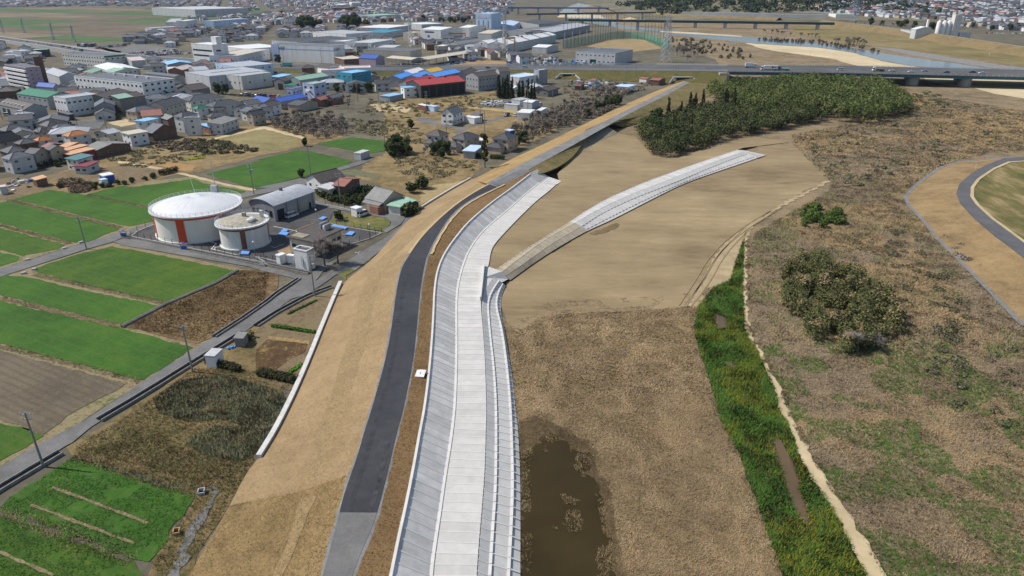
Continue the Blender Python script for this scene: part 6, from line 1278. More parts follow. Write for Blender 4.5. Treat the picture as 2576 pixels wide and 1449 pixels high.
# traffic
def truck(label, loc, rz, box=8.5, red=True, cab='white', load='white', low=False):
    t = empty('truck', loc, rz); tag(t, label, 'truck'); h = 1.7 if low else 3.7
    mk('cab', MB().hexa([(box / 2 + .2, -1.2, .6), (box / 2 + 2.3, -1.2, .6), (box / 2 + 2.3, 1.2, .6), (box / 2 + .2, 1.2, .6)], [(box / 2 + .2, -1.15, 3.1), (box / 2 + 1.9, -1.15, 3.1), (box / 2 + 1.9, 1.15, 3.1), (box / 2 + .2, 1.15, 3.1)]), paint(cab), t)
    mk('windscreen', MB().box(box / 2 + 1.4, box / 2 + 2.17, -1.22, 1.22, 1.7, 2.6), GLASS, t)
    mk('box', MB().box(-box / 2, box / 2, -1.25, 1.25, 1.05, h), paint(load) if load in CARC else WM(load), t); mk('chassis', MB().box(-box / 2, box / 2 + 2, -.9, .9, .55, 1.04), TYRE, t)
    for x in (-box / 2 + .8, -box / 2 + 2, box / 2 + 1.2):
        for s in (-1, 1): link('wheel', WHEEL, t, (x, s * 1.1, .5), 0, (1.5, 1.5, 1.5))
    if red:
        for s in (-1, 1):
            mk('logo', MB().lathe([(.75, 0), (.01, .01)], 16), REDINK, t, (-box * .1 - s * 0, s * 1.27, 2.4)).rotation_euler = (R(90 * s) * -1, 0, 0)
            mk('logo_stripe', MB().box(-1.5, 1.5, -.01, .01, -.25, .25), BLUEINK, t, (box * .22 * -s, s * 1.265, 2.4))
    return t
lane1 = lambda x: bf[0].lerp(bf[2], 0)  # near lane helper unused beyond here
def on_bridge(px, frac):
    q = U((px, 180), ZH); i = 0 if q.x < bf[1].x else 1; u = (q.x - bf[i].x) / (bf[i + 1].x - bf[i].x); return bf[i].lerp(bf[i + 1], u).lerp(bb[i].lerp(bb[i + 1], u), frac) + Vector((0, 0, .03))
rb = math.atan2((bf[1] - bf[0]).y, (bf[1] - bf[0]).x); rb2 = math.atan2((bf[2] - bf[1]).y, (bf[2] - bf[1]).x)
truck('large white box truck with blue and red marks on the bridge', on_bridge(1932, .3), rb + math.pi, 10); truck('low green loaded trailer behind the large box truck', on_bridge(1966, .3), rb + math.pi, 6, False, 'grey', 'green', True)
truck('small white box truck at the left end of the bridge', on_bridge(1880, .7), rb, 6, False); truck('flatbed truck with brown load in the middle of the bridge', on_bridge(2188, .35), rb + math.pi, 6, False, 'white', 'brown', True)
for lab, px, fr, kd, cl in (('white van right of the green trailer on the bridge', 2097, .4, 'van', 'white'), ('white estate right of the flatbed truck on the bridge', 2216, .4, 'sedan', 'white'), ('white saloon nearest the bridge railing', 2258, .3, 'sedan', 'white'), ('silver saloon on the far lane of the bridge', 2288, .45, 'sedan', 'silver'), ('blue grey estate beside the silver saloon on the bridge', 2336, .35, 'sedan', 'blue'), ('black car before the white car on the bridge', 2392, .45, 'sedan', 'black'), ('white car left of the lamp post on the bridge', 2412, .35, 'sedan', 'white'), ('dark car nearest the right edge of the bridge', 2525, .4, 'sedan', 'black')):
    car(lab, kd, cl, on_bridge(px, fr), rb2 + math.pi, None, False)
hw = lambda x, fr: (lambda i, u: HF[i].lerp(HF[i + 1], u).lerp(HB[i].lerp(HB[i + 1], u), fr))(*next(((i, (x - hx[i][0]) / (hx[i + 1][0] - hx[i][0])) for i in range(len(hx) - 1) if hx[i][0] <= x <= hx[i + 1][0])))
car('white van alone on the highway above the green bank', 'van', 'white', hw(1322, .4), 0, None, False); car('black car on the highway behind the weathered mill', 'sedan', 'black', hw(1228, .4), 0, None, False)
truck('pale green tank lorry on the highway before the large white warehouse', hw(725, .45), math.pi, 8, False, 'white', 'green')
for i in range(9): car('car queueing on the western highway by the brown tower', random.choice(['sedan', 'van']), random.choice(cols), wc[5].lerp(wc[7], i / 9) + Vector((random.uniform(-4, 4), 0, .05)), R(150), 'cars on the western highway', False)
for i in range(5): truck('lorry parked in the row behind the far car park', at(zA, 770 + i * 35, 450 + i % 2 * 4), R(100), 7, False, 'white', random.choice(['blue', 'white', 'grey'])).__setitem__('group', 'lorries behind the far car park')
# ------------------------------------------------------------------ poles, pylons, nets, gantries
def pole(label, px, h, rz=0, trans=False, f=None, group=None, z=0):
    c = U(f(*px) if f else px, z); t = empty('utility_pole', c, rz); tag(t, label, 'pole', group)
    mk('shaft', MB().tube((0, 0, 0), (0, 0, h), .2, .12, 8), POLE, t)
    for q, L in ((h - .4, .9), (h - 1.3, .7)):
        ar = mk('crossarm', MB().box(-L, L, -.06, .06, q, q + .12), STEEL, t)
        for x in (-L * .9, 0 if q < h - 1 else L * .4, L * .9): mk('insulator', MB().tube((x, 0, q + .12), (x, 0, q + .4), .07, .05, 6), RAIL, ar)
    if trans: mk('transformer', MB().tube((.5, 0, h - 3.4), (.5, 0, h - 2.3), .35, .35, 10).box(-.1, .6, -.05, .05, h - 2.9, h - 2.8), STEEL, t)
    return t
pole('leaning utility pole by the lower field road near the left edge', (110, 1174), 10.5); pole('utility pole beside the white container on the field road', (485, 936), 10.5); pole('utility pole at the wheat field corner left of the big tank', (218, 627), 10)
pole('utility pole with equipment before the bare tree', (792, 746), 11, .5, True); pole('utility pole beside the white bungalow', (782, 443), 12, .4); pole('utility pole in front of the garden of the rusty roofed house', (857, 512), 11, .3)
pole('utility pole with transformer cluster behind the waterworks hall', (639, 489), 11.5, .6, True)
for lab, f, px, h in (('pole by the rusty prefab cabin', zc, (245, 520), 11), ('pole at the bend of the house drive', zc, (540, 785), 12), ('pole beside the drive near the solar roofed shed', zc, (1055, 668), 12), ('pole in front of the corrugated store', zc, (1767, 445), 12), ('pole at the old dark gabled house', zc, (2142, 275), 11), ('thin pole behind the dark walled house', zc, (1117, 790), 11),
    ('pole between the orange roofed houses', za, (640, 985), 12), ('pole above the long rack field', za, (1182, 745), 12), ('pole beside the white box house', za, (1640, 860), 12), ('pole in front of the cream apartment house', zb, (515, 640), 12), ('pole right of the striped house', zb, (1245, 600), 12),
    ('pole at the left edge by the parked bus', za, (40, 600), 12), ('pole beside the four parked cars', za, (420, 700), 11), ('pole by the lavender office', zq, (620, 1240), 12), ('pole in front of the teal building', zq, (1810, 1080), 13), ('pole near the blue gate', zq, (1970, 1200), 13), ('pole beside the little white office', zq, (2370, 1190), 14),
    ('left pole before the large white warehouse', zq, (545, 455), 14), ('right pole before the large white warehouse', zq, (1270, 455), 14), ('pole before the red roofed hall', zB, (1650, 1080), 12), ('pole on the far field beside the wheat', zF, (1245, 130), 11), ('pole on the highway bank left of the underpass', zC, (1245, 780), 14), ('pole on the highway bank beside the ramp', zC, (1152, 790), 12),
    ('pole behind the white workshop', zC, (462, 760), 12), ('left pole among the allotments', zC, (716, 920), 11), ('pole beside the small bungalow', zC, (1600, 790), 10), ('pole before the wide white warehouse', zb, (1625, 190), 12), ('pole by the brown workshop skylights', zb, (1310, 210), 12)):
    pole(lab, px, h, .2, False, f)
def lampost(label, px, h, f, mat=RAIL):
    c = U(f(*px)); t = empty('lamp_post', c); tag(t, label, 'lamp'); mk('shaft', MB().tube((0, 0, 0), (0, 0, h), .07, .05, 6), mat, t); mk('globe', MB().lathe([(.01, h), (.25, h + .1), (.32, h + .3), (.25, h + .5), (.01, h + .6)], 10), LAMP, t, smooth=True)
lampost('globe lamp beside the parked passenger van', (768, 800), 4.4, ze, STEEL); lampost('globe lamp in the right corner of the yard', (1567, 1032), 4.4, ze, M('lamp dark', (.05, .05, .05))); lampost('globe lamp in front of the smaller tank', (1846, 1290), 4, zd, STEEL)
for px, z in ((2420, ZH), (2021, ZH)): lampost('tall lamp post on the %s half of the teal bridge' % ('right' if px > 2200 else 'left'), (0, 0), 11, lambda x, y, p=px: (p, 190), STEEL)
for o in [o for o in COL.objects if o.name.startswith('lamp_post') and 'bridge' in o['label']]: o.location = on_bridge(2420 if 'right' in o['label'] else 2021, .98)
def pylon(label, px, h, bw, mat=STEEL):
    c = U(px); t = empty('power_pylon', c, R(20)); tag(t, label, 'pylon'); tw = bw * .12; lv = 9
    W = lambda k2: bw / 2 * (1 - k2) + tw * k2
    cs = [(1, 1), (-1, 1), (-1, -1), (1, -1)]
    for x, y in cs: mk('leg', MB().tube((x * W(0), y * W(0), 0), (x * W(1), y * W(1), h), .22, .16, 4), mat, t)
    mb = MB()
    for i in range(lv):
        a, b = i / lv, (i + 1) / lv
        for (x0, y0), (x1, y1) in zip(cs, cs[1:] + cs[:1]):
            mb.tube((x0 * W(a), y0 * W(a), h * a), (x1 * W(b), y1 * W(b), h * b), .11, .11, 3); mb.tube((x1 * W(a), y1 * W(a), h * a), (x0 * W(b), y0 * W(b), h * b), .11, .11, 3); mb.tube((x0 * W(b), y0 * W(b), h * b), (x1 * W(b), y1 * W(b), h * b), .1, .1, 3)
    mk('bracing', mb, mat, t)
    for q in (.72, .84, .95): mk('crossarm', MB().tube((-bw * .55, 0, h * q), (bw * .55, 0, h * q), .18, .18, 4).tube((-bw * .55, 0, h * q), (0, 0, h * q + 1.8), .1, .1, 3).tube((bw * .55, 0, h * q), (0, 0, h * q + 1.8), .1, .1, 3), mat, t)
    return t
pylon('steel lattice pylon beside the driving range', (1674, 156), 42, 9); pylon('bluish far pylon below the hillside town', (2147, 54), 58, 10, M('pylon blue', (.25, .35, .5), .5, .1)); pylon('lattice mast by the logo factory', (1034, 118), 36, 5); pylon('lattice mast beside the yellow gantry frame', (1270, 145), 40, 6)
for x, y, h in ((10, 84, 22), (62, 83, 20), (136, 100, 21), (188, 106, 20)): pylon('grey pylon in the line across the far brown fields', (x, y), h, 2.6)
for o in list(COL.objects):
    if o.get('label') == 'grey pylon in the line across the far brown fields': o['group'] = 'pylons on the far fields'
# driving range
NET = bpy.data.materials.new('green net'); NET.use_nodes = True; t_ = NET.node_tree; b_ = t_.nodes['Principled BSDF']; b_.inputs['Base Color'].default_value = (.02, .25, .18, 1); b_.inputs['Alpha'].default_value = .55
rng_root = empty('driving_range_net', U((1640, 108))); tag(rng_root, 'tall poles and green net round the driving range', 'net fence'); o0 = rng_root.location
lp = [at(zC, *p) for p in ((545, 468), (700, 440), (850, 412), (1000, 378))]; bp_ = [at(zC, *p) for p in ((1000, 378), (1150, 372), (1330, 382))]; rp = [at(zC, *p) for p in ((1330, 382), (1450, 425), (1560, 480))]
NP = MB().tube((0, 0, 0), (0, 0, 34), .28, .16, 6).mesh('net_pole', [M('net pole', (.12, .12, .115), .7, .1)]); NP2 = MB().tube((0, 0, 0), (0, 0, 17), .35, .35, 6).mesh('white_post', [RAIL])
def polyl(l, n):
    out = []; d = [0]
    for a, b in zip(l, l[1:]): d.append(d[-1] + (b - a).length)
    for i in range(n):
        s = d[-1] * i / (n - 1); j = max(k2 for k2 in range(len(l) - 1) if d[k2] <= s + 1e-6); out.append(l[j].lerp(l[j + 1], (s - d[j]) / (d[j + 1] - d[j])))
    return out
for l, n, wh in ((lp, 16, True), (bp_, 6, False), (rp, 9, True)):
    P_ = polyl(l, n); mb = MB()
    for i, p in enumerate(P_):
        link('net_pole', NP, rng_root, p - o0)
        if wh and i % 2 == 0: link('white_post', NP2, rng_root, p - o0 + Vector((1.5, 0, 0)))
    for a, b in zip(P_, P_[1:]): mb.face([a - o0, b - o0, b - o0 + Vector((0, 0, 9)), a - o0 + Vector((0, 0, 9))])
    mk('net', mb, NET, rng_root)
GANT = M('gantry yellow', (.6, .28, .02), .5, .08)
def gantry(label, f, p, q, h):
    a, b = at(f, *p), at(f, *q); t = empty('gantry_crane', a); tag(t, label, 'crane'); d = b - a; n = Vector((-d.y, d.x, 0)).normalized() * 4
    mk('beam', MB().tube(Vector((0, 0, h)), d + Vector((0, 0, h)), 1.2, 1.2, 4), GANT, t)
    for e in (Vector(), d):
        for s in (-1, 1): mk('leg', MB().tube(e + n * s, e + Vector((0, 0, h)), .6, .5, 4), GANT, t)
gantry('yellow gantry crane with long beam before the logo factory', zB, (1845, 395), (2025, 395), 9); gantry('yellow gantry crane behind the small gabled hall', zB, (2110, 345), (2275, 350), 9); gantry('tall yellow gantry frame right of the sign gables', zB, (2405, 550), (2500, 545), 18)
# cement plant
c = at(zD, 1780, 375); t = empty('cement_plant', c); tag(t, 'white cement plant with silos and stair tower on the far bank', 'plant')
for x in (-8, -1, 5): mk('silo', MB().lathe([(2.8, 0), (2.8, 21), (1, 23), (.01, 23)], 14), WM('white'), t, (x, 0, 0), smooth=True)
mk('tower', MB().box(9, 18, -4, 4, 0, 30), WM('offwhite'), t); mk('shed', wall_mb('gy', 22, 12, 12, 3), WM('lightgrey'), t, (-27, 4, 0)); mk('shed_roof', roof_mb('gy', 22, 12, 12, 3, .3), [RM('whiteroof'), RM('whiteroof')], t, (-27, 4, 0)); mk('hopper', MB().box(20, 34, -6, 2, 0, 8), WM('lightgrey'), t); mk('stack', MB().tube((-20, 6, 14), (-20, 6, 24), 1.6, 1.6, 10), WM('white'), t)
# far bridges
def farbridge(label, p, q, z, th, mat, npier, wd=9):
    a, b = U(p, z), U(q, z); t = empty('far_bridge', a); tag(t, label, 'bridge'); d = b - a; n = Vector((-d.y, d.x, 0)).normalized() * wd
    mk('girder', MB().hexa([Vector((0, 0, -th)), d + Vector((0, 0, -th)), d + n + Vector((0, 0, -th)), n + Vector((0, 0, -th))], [Vector(), d, d + n, n]), mat, t)
    for i in range(npier):
        m_ = d * ((i + .5) / npier) + n * .5; mk('pier', MB().box(m_.x - 2, m_.x + 2, m_.y - 3, m_.y + 3, -z, -th - .01), PIER, t)
farbridge('long dark green railway bridge beyond the driving range', (1430, 48), (2100, 57), 11, 3.5, M('rail bridge green', (.02, .05, .045), .6, .1), 9)
farbridge('brown girder bridge with pale piers at the far river bend', (1325, 34), (1650, 29.5), 14, 3, M('bridge brown', (.1, .09, .085), .6, .1), 5); farbridge('blue girder bridge farthest up the river', (1278, 18), (1532, 19), 15, 3, M('bridge blue', (.05, .12, .3), .6, .1), 5, 12)
for lab, p, q, h, th in (('long pale concrete wall below the wooded hill', (1715, 41), (1945, 45), 9, 6), ('pale road wall below the hillside town', (1945, 46), (2080, 48), 8, 6), ('white works wall below the hillside town', (1990, 40), (2090, 42), 9, 5)):
    a, b = U(p), U(q); d = b - a; n = Vector((-d.y, d.x, 0)).normalized() * th; tag(mk('retaining_wall', MB().hexa([Vector(), d, d + n, n], [v + Vector((0, 0, h)) for v in (Vector(), d, d + n, n)]), M('far wall concrete', (.5, .5, .49), .9, .1, 10), None, a), lab, 'wall')
# small things near the levee
c = U(zJ(1590, 1045), 5.7); t = empty('sign_board', c, R(-8)); tag(t, 'white sign board lying on the brown levee shoulder', 'sign'); mk('panel', MB().hexa([(-.85, -.95, .1), (.85, -.95, .1), (.85, .95, .5), (-.85, .95, .5)], [(-.85, -.95, .18), (.85, -.95, .18), (.85, .95, .58), (-.85, .95, .58)]), WM('white'), t); mk('mark', MB().hexa([(-.05, -.3, .31), (.05, -.3, .31), (.05, .3, .44), (-.05, .3, .44)], [(-.05, -.3, .34), (.05, -.3, .34), (.05, .3, .47), (-.05, .3, .47)]), INK, t)
for x in (-.6, .6): mk('leg', MB().tube((x, .6, 0), (x, .6, .4), .05, .05, 5), STEEL, t)
def post(lab, px, z, h): tag(mk('marker_post', MB().tube((0, 0, 0), (0, 0, h), .09, .08, 6).tube((0, 0, h), (0, 0, h + .12), .11, .03, 6), RAIL, None, U(px, z)), lab, 'post')
post('white marker post beside the levee road above the sign board', zJ(1523, 1005), 5.9, 1.6); post('white marker post beside the old levee lane', zG(510, 120), 6, 1.5); post('white marker post on the verge of the right hand road', zH(2105, 345), 3, 1.8)
b = bld('white container shed with ribbed roof beside the field road', (1985, 872, 2075, 885, 2150, 815), 2.4, 'slab', 0, 'white', 'lightgrey', f=zI, name='container', cat='container', wins=False, ov=.1)
for i in range(3): mk('roof_rib', MB().box(-b['L'] / 2, b['L'] / 2, -.12, .12, 2.76, 2.9), RM('asbestos'), b, (0, (i - 1) * b['W'] * .3, 0))
bld('grey board hut beside the round bush in the garden', (2290, 690, 2350, 705, 2390, 660), 1.9, 'shedx', .3, 'asbestos', 'asbestos', f=zI, name='hut', cat='shed', wins=False, ov=.15)
bld('white container beside the wheat field and lane', (970, 190, 1010, 205, 1095, 175), 2.6, 'slab', 0, 'lightgrey', 'lightgrey', f=zF, name='container', cat='container', wins=False, ov=.1)
bld('small white garden locker in the allotments', (955, 455, 985, 465, 1030, 450), 2.4, 'slab', 0, 'white', 'paleblue', f=zE, name='locker', cat='shed', wins=False, ov=.1)
bld('blue tarpaulin shed in the allotments', (960, 405, 1000, 425, 1100, 405), 2.6, 'slab', 0, 'blue', 'whiteroof', f=zE, name='shed', cat='shed', wins=False, ov=.1)
bld('peach roofed garden shed at the allotment edge', (310, 440, 350, 460, 430, 430), 2.6, 'shedx', .4, 'brown', 'peach', f=zE, name='shed', cat='shed', wins=False, ov=.3)
bld('pink roofed hut at the left edge of the allotments', (-20, 520, 0, 535, 60, 520), 2.4, 'slab', 0, 'lightgrey', 'pinkroof', f=zE, name='hut', cat='shed', wins=False, ov=.2)
for lab, px, m, s in (('hollow concrete manhole box at the top of the gravel track', zM(1952, 648), (.45, .46, .47), .5), ('tan topped manhole box beside the wheat corner', zM(1713, 1035), (.5, .33, .15), .45)):
    t = empty('manhole_box', U(px), R(15)); tag(t, lab, 'manhole'); q_ = .12; mm = M('manhole ' + lab[:4], m, .9, .1)
    mk('box_wall', MB().box(-s, s, -s, -s + q_, 0, .6).box(-s, s, s - q_, s, 0, .8).box(-s, -s + q_, -s + q_, s - q_, 0, .8).box(s - q_, s, -s + q_, s - q_, 0, .8), mm, t); mk('inside_shade', MB().face([(-s + .1, -s + .1, .3), (s - .1, -s + .1, .3), (s - .1, s - .1, .3), (-s + .1, s - .1, .3)]), m_dark, t)  # black sheet inside the box is painted shade of the hollow
for lab, px in (('white concrete block left of the farm road junction', zE(785, 1060)), ('white concrete block at the roadside further left', zE(625, 1118)), ('white concrete block leftmost beside the farm road', zE(270, 1228)), ('grey stone pair at the wheat field corner', zE(335, 1320)), ('grey stone beside the lower field bund', zE(232, 1358))):
    tag(mk('concrete_block', MB().hexa([(-.6, -.4, 0), (.6, -.4, 0), (.6, .4, 0), (-.6, .4, 0)], [(-.5, -.3, .5), (.55, -.35, .6), (.5, .35, .55), (-.55, .3, .5)]), PIER, None, U(px), random.random()), lab, 'block')
# blue water gates on the farm road
for lab, px in (('blue sluice gate frame at the road junction', zd(770, 1195)), ('blue handled sluice beside the farm road corner', zE(1200, 1000))):
    t = empty('sluice_gate', U(px)); tag(t, lab, 'sluice'); mk('frame', MB().box(-1, -.8, -.1, .1, 0, 1.8).box(.8, 1, -.1, .1, 0, 1.8).box(-1.1, 1.1, -.15, .15, 1.8, 2.0), STEEL, t); mk('gate', MB().box(-.8, .8, -.06, .06, .1, 1.2), WM('blue'), t); mk('wheel', MB().lathe([(.4, 2.2), (.4, 2.3), (.1, 2.3)], 12), WM('blue'), t)
# clutter in the storage yards: too many small pieces to count
def clutter(name, label, poly, dens, pal, smin=.5, smax=2, hmax=1.8, z=0):
    x, y = rand_in(poly, dens); mats = [M('clutter ' + '%.2f%.2f%.2f' % p, p, .7, .2) for p in pal]; mb = MB()
    for a, b in zip(x, y):
        s, h, r_ = random.uniform(smin, smax), random.uniform(.3, hmax), random.uniform(0, 3); c_, s_ = math.cos(r_), math.sin(r_); q = s * random.uniform(.3, 1); k2 = random.randrange(len(pal))
        pts = [(a + c_ * u - s_ * v, b + s_ * u + c_ * v) for u, v in ((-s / 2, -q / 2), (s / 2, -q / 2), (s / 2, q / 2), (-s / 2, q / 2))]
        mb.hexa([(*p, z) for p in pts], [(*p, z + h) for p in pts], k2)
    o = mk(name, mb, mats); tag(o, label, 'clutter', None, 'stuff')
JP = [(.6, .6, .6), (.4, .42, .45), (.08, .15, .45), (.2, .2, .2), (.35, .2, .12), (.1, .3, .25), (.65, .65, .6)]
clutter('yard_clutter', 'stored pipes, tanks and crates before the concrete hall', zz(zC, 0, 590, 330, 560, 560, 590, 1030, 610, 1000, 640, 0, 645), .035, JP, 1, 4, 3)
clutter('yard_clutter', 'parked farm machines along the open cream canopy', zz(zB, 1780, 640, 1880, 605, 2180, 572, 2190, 585, 1900, 630), .06, [(.07, .15, .3), (.15, .17, .2), (.3, .35, .4)], 1.5, 3.5, 2.5)
clutter('yard_clutter', 'scrap and timber stacked in the storage yard behind the straw plot', zz(zc, 985, 365, 1120, 340, 1450, 330, 1560, 350, 1410, 400, 1200, 410), .3, JP, .6, 3, 1.6)
clutter('yard_clutter', 'garden odds and ends at the left allotments', zz(zE, 0, 560, 160, 440, 420, 470, 460, 520, 250, 560), .12, JP, .5, 2, 1.2)
clutter('yard_clutter', 'blue bags and scraps beside the garden hut', zz(zI, 2160, 800, 2260, 740, 2360, 750, 2350, 780, 2240, 815), .9, [(.07, .3, .7), (.1, .35, .75), (.5, .5, .5)], .4, .9, .6)
clutter('yard_clutter', 'allotment scraps below the highway bank', zz(zC, 560, 790, 800, 770, 1000, 790, 960, 850, 700, 860), .08, JP, .8, 3, 1.5)
clutter('yard_clutter', 'garden scraps beside the green tarpaulin lean-to', zz(ze, 1000, 770, 1130, 710, 1330, 730, 1150, 790), .35, [(.6, .6, .58), (.1, .35, .3), (.25, .15, .1)], .5, 1.8, .8)
clutter('yard_clutter', 'white stones scattered beside the toe track', zz(ze, 1330, 1260, 1360, 1220, 1430, 1225, 1380, 1270), 2.2, [(.6, .6, .58)], .3, .5, .35)
# racks of grey trays in the nursery field
for i in range(9):
    a, b = at(za, 1130 + i * 6, 690 + i * 16 - 30), at(za, 1620 - i * 12, 640 + i * 16 - 20); d = b - a; n = Vector((-d.y, d.x, 0)).normalized() * .7
    tag(mk('nursery_rack', MB().hexa([Vector((0, 0, .8)), d + Vector((0, 0, .8)), d + n + Vector((0, 0, .8)), n + Vector((0, 0, .8))], [Vector((0, 0, 1)), d + Vector((0, 0, 1)), d + n + Vector((0, 0, 1)), n + Vector((0, 0, 1))]), STEEL, None, a), 'long grey nursery rack in the field above the orange roof', 'rack', 'nursery racks')
# ================================================================== vegetation
LEAF = VC('leaves', .9, .35); BARKM = M('bark', (.11, .09, .07), .9, .2, .5); TWIG = VC('twigs', .9, .5); GRASSM = VC('grass blades', .9, .85)
def leafcloud(blobs, n, size, pal, out=.6, flat=.0, seed=0):
    "blobs: list of (x,y,z, rx,ry,rz); returns quads"
    g = np.random.default_rng(seed); B = np.array(blobs, float); vol = (B[:, 3] * B[:, 4] * B[:, 5]) ** .67; k2 = g.choice(len(B), n, p=vol / vol.sum())
    d = g.normal(size=(n, 3)); d /= np.linalg.norm(d, axis=1)[:, None]; r = g.uniform(.25, 1, n) ** .45
    P = B[k2, :3] + d * B[k2, 3:] * r[:, None] * g.uniform(.85, 1.15, (n, 1))
    nr = d * out + g.normal(size=(n, 3)) * (1 - out) ; nr[:, 2] += .25; nr /= np.linalg.norm(nr, axis=1)[:, None]
    a = np.cross(nr, g.normal(size=(n, 3))); a /= np.linalg.norm(a, axis=1)[:, None]; b = np.cross(nr, a); s = (size * g.uniform(.6, 1.4, n))[:, None]
    q = np.stack([P - a * s - b * s * .6, P + a * s - b * s * .6, P + a * s * .8 + b * s * .7, P - a * s * .7 + b * s * .6], 1).reshape(-1, 3)
    pal = np.array(pal); c = pal[g.integers(0, len(pal), n)] * g.uniform(.7, 1.3, (n, 1))
    return q, c
def cloud_mesh(q, c, mat=LEAF):
    return tri_cloud('data', q, c, mat, per=4)
EVG = [(.035, .05, .018), (.05, .07, .022), (.07, .085, .03), (.028, .042, .016)]; DARKC = [(.02, .03, .014), (.032, .042, .018), (.045, .05, .02), (.06, .045, .02)]; OLIVE = [(.06, .07, .028), (.085, .092, .035), (.045, .056, .022), (.11, .1, .045)]
BAMB = [(.085, .108, .034), (.11, .135, .042), (.068, .088, .028), (.135, .15, .052)]; TWC = [(.23, .2, .175), (.28, .245, .215), (.18, .155, .135)]
def trunk_mb(h, r): return MB().tube((0, 0, 0), (.1, .05, h * .55), r, r * .7, 7).tube((.1, .05, h * .55), (0, 0, h), r * .7, r * .3, 6).tube((.1, .05, h * .45), (h * .22, .1, h * .8), r * .4, r * .15, 5).tube((.1, .05, h * .5), (-h * .2, -.1, h * .85), r * .4, r * .15, 5)
TPL = {}
def tpl(kind):
    if kind in TPL: return TPL[kind]
    g = random.Random(hash(kind) % 1000 if 0 else sum(map(ord, kind)))
    base = kind.rstrip('0123456789')
    if base == 'round':     # 1 unit tall 8 m
        bl = [(g.uniform(-1.8, 1.8), g.uniform(-1.8, 1.8), g.uniform(1.6, 6.4), g.uniform(1.2, 2.1), g.uniform(1.2, 2.1), g.uniform(1, 1.7)) for _ in range(12)]
        q, c = leafcloud(bl, 1700, .29, EVG, seed=len(kind)); t = trunk_mb(5, .28)
    elif base == 'bush':
        bl = [(g.uniform(-.7, .7), g.uniform(-.7, .7), g.uniform(.5, 1.3), g.uniform(.5, .9), g.uniform(.5, .9), g.uniform(.45, .8)) for _ in range(6)]
        q, c = leafcloud(bl, 420, .16, EVG + OLIVE, seed=3); t = trunk_mb(1, .08)
    elif base == 'conifer': # 12 m
        bl = [(g.uniform(-.3, .3), g.uniform(-.3, .3), z, 1.9 * (1 - z / 14), 1.9 * (1 - z / 14), 1.1) for z in (1.5, 2.6, 3.7, 4.8, 5.9, 7, 8, 9, 10, 10.9, 11.6)]
        q, c = leafcloud(bl, 1300, .26, DARKC, .4, seed=5); t = trunk_mb(10, .25)
    elif base == 'cedar':   # thin 14 m with bare lower stem
        bl = [(g.uniform(-.7, .7), g.uniform(-.7, .7), z, g.uniform(.8, 1.5), g.uniform(.8, 1.5), .8) for z in (3.2, 4, 5, 6, 7, 8, 9, 10, 11, 12, 13)]
        q, c = leafcloud(bl, 1500, .22, DARKC + [(.06, .065, .02)], .4, seed=6); t = trunk_mb(13, .25)
    elif base == 'bare':    # 7 m leafless
        segs = []; tw = []
        def grow(p, d, L, r, n):
            e = p + d * L; segs.append((p, e, r, r * .65))
            if n == 0:
                for _ in range(12):
                    v = (d + Vector((g.uniform(-1, 1), g.uniform(-1, 1), g.uniform(-.3, .9)))).normalized(); tw.append((e - d * L * g.uniform(0, .9), v * g.uniform(.5, 1.15)))
                return
            for _ in range(3): grow(e - d * L * g.uniform(0, .35), (d + Vector((g.uniform(-.8, .8), g.uniform(-.8, .8), g.uniform(-.1, .5)))).normalized(), L * g.uniform(.62, .85), r * .58, n - 1)
        grow(Vector((0, 0, 0)), Vector((0, 0, 1)), 1.35, .16, 4); t = MB()
        for s in segs: t.tube(s[0], s[1], s[2], s[3], 4)
        v = []
        for p, d in tw:
            s = Vector((d.y, -d.x, .2)).normalized() * .028; v += [p - s, p + s, p + d]
        v = np.array([tuple(x) for x in v]); cc = np.array(TWC)[np.random.default_rng(1).integers(0, 3, len(v) // 3)]
        TPL[kind] = (t.mesh('trunk', [M('grey bark', (.14, .12, .1), .9, .2, .4)]), tri_cloud('data', v, cc, TWIG, per=3)); return TPL[kind]
    TPL[kind] = (t.mesh('trunk', [BARKM]), cloud_mesh(q, c)); return TPL[kind]
def tree(label, kind, loc, s=1, group=None, name=None, sz=None):
    tm, cm = tpl(kind); base = kind.rstrip('0123456789')
    t = empty(name or {'round': 'evergreen_tree', 'bush': 'shrub', 'conifer': 'cypress_tree', 'cedar': 'cedar_tree', 'bare': 'bare_tree'}[base], loc, random.uniform(0, 6.28)); t.scale = (s * random.uniform(.9, 1.1), s * random.uniform(.9, 1.1), sz or s * random.uniform(.88, 1.12)); tag(t, label, 'shrub' if base == 'bush' else 'tree', group)
    link('trunk', tm, t); link('crown', cm, t); return t
def wood(label, group, kinds, poly, n, smin, smax, mind=3, f=None, z=0):
    pl = zz(f, *poly) if f else PX(*poly); w_ = [tuple(U(p))[:2] for p in pl]; xs, ys = zip(*w_); done = []; tries = 0
    while len(done) < n and tries < 4000:
        tries += 1; x, y = random.uniform(min(xs), max(xs)), random.uniform(min(ys), max(ys))
        if not inpoly(np.array([x]), np.array([y]), w_)[0] or any((x - a) ** 2 + (y - b) ** 2 < mind ** 2 for a, b in done): continue
        if any((x - a) ** 2 + (y - b) ** 2 < (r_ * .8) ** 2 for a, b, r_ in FOOT): continue
        done.append((x, y)); tree(label, random.choice(kinds), (x, y, z), random.uniform(smin, smax), group)
BR = ['bare1', 'bare2', 'bare3']; RD = ['round1', 'round2', 'round3']; BU = ['bush1', 'bush2', 'bush3']
wood('leafless brown tree in the thicket above the mown field', 'bare thicket above the mown field', BR, (130, 1190, 330, 1290, 620, 1340, 880, 1300, 860, 1180, 600, 1130, 300, 1140), 46, .9, 1.35, 2.5, zB)
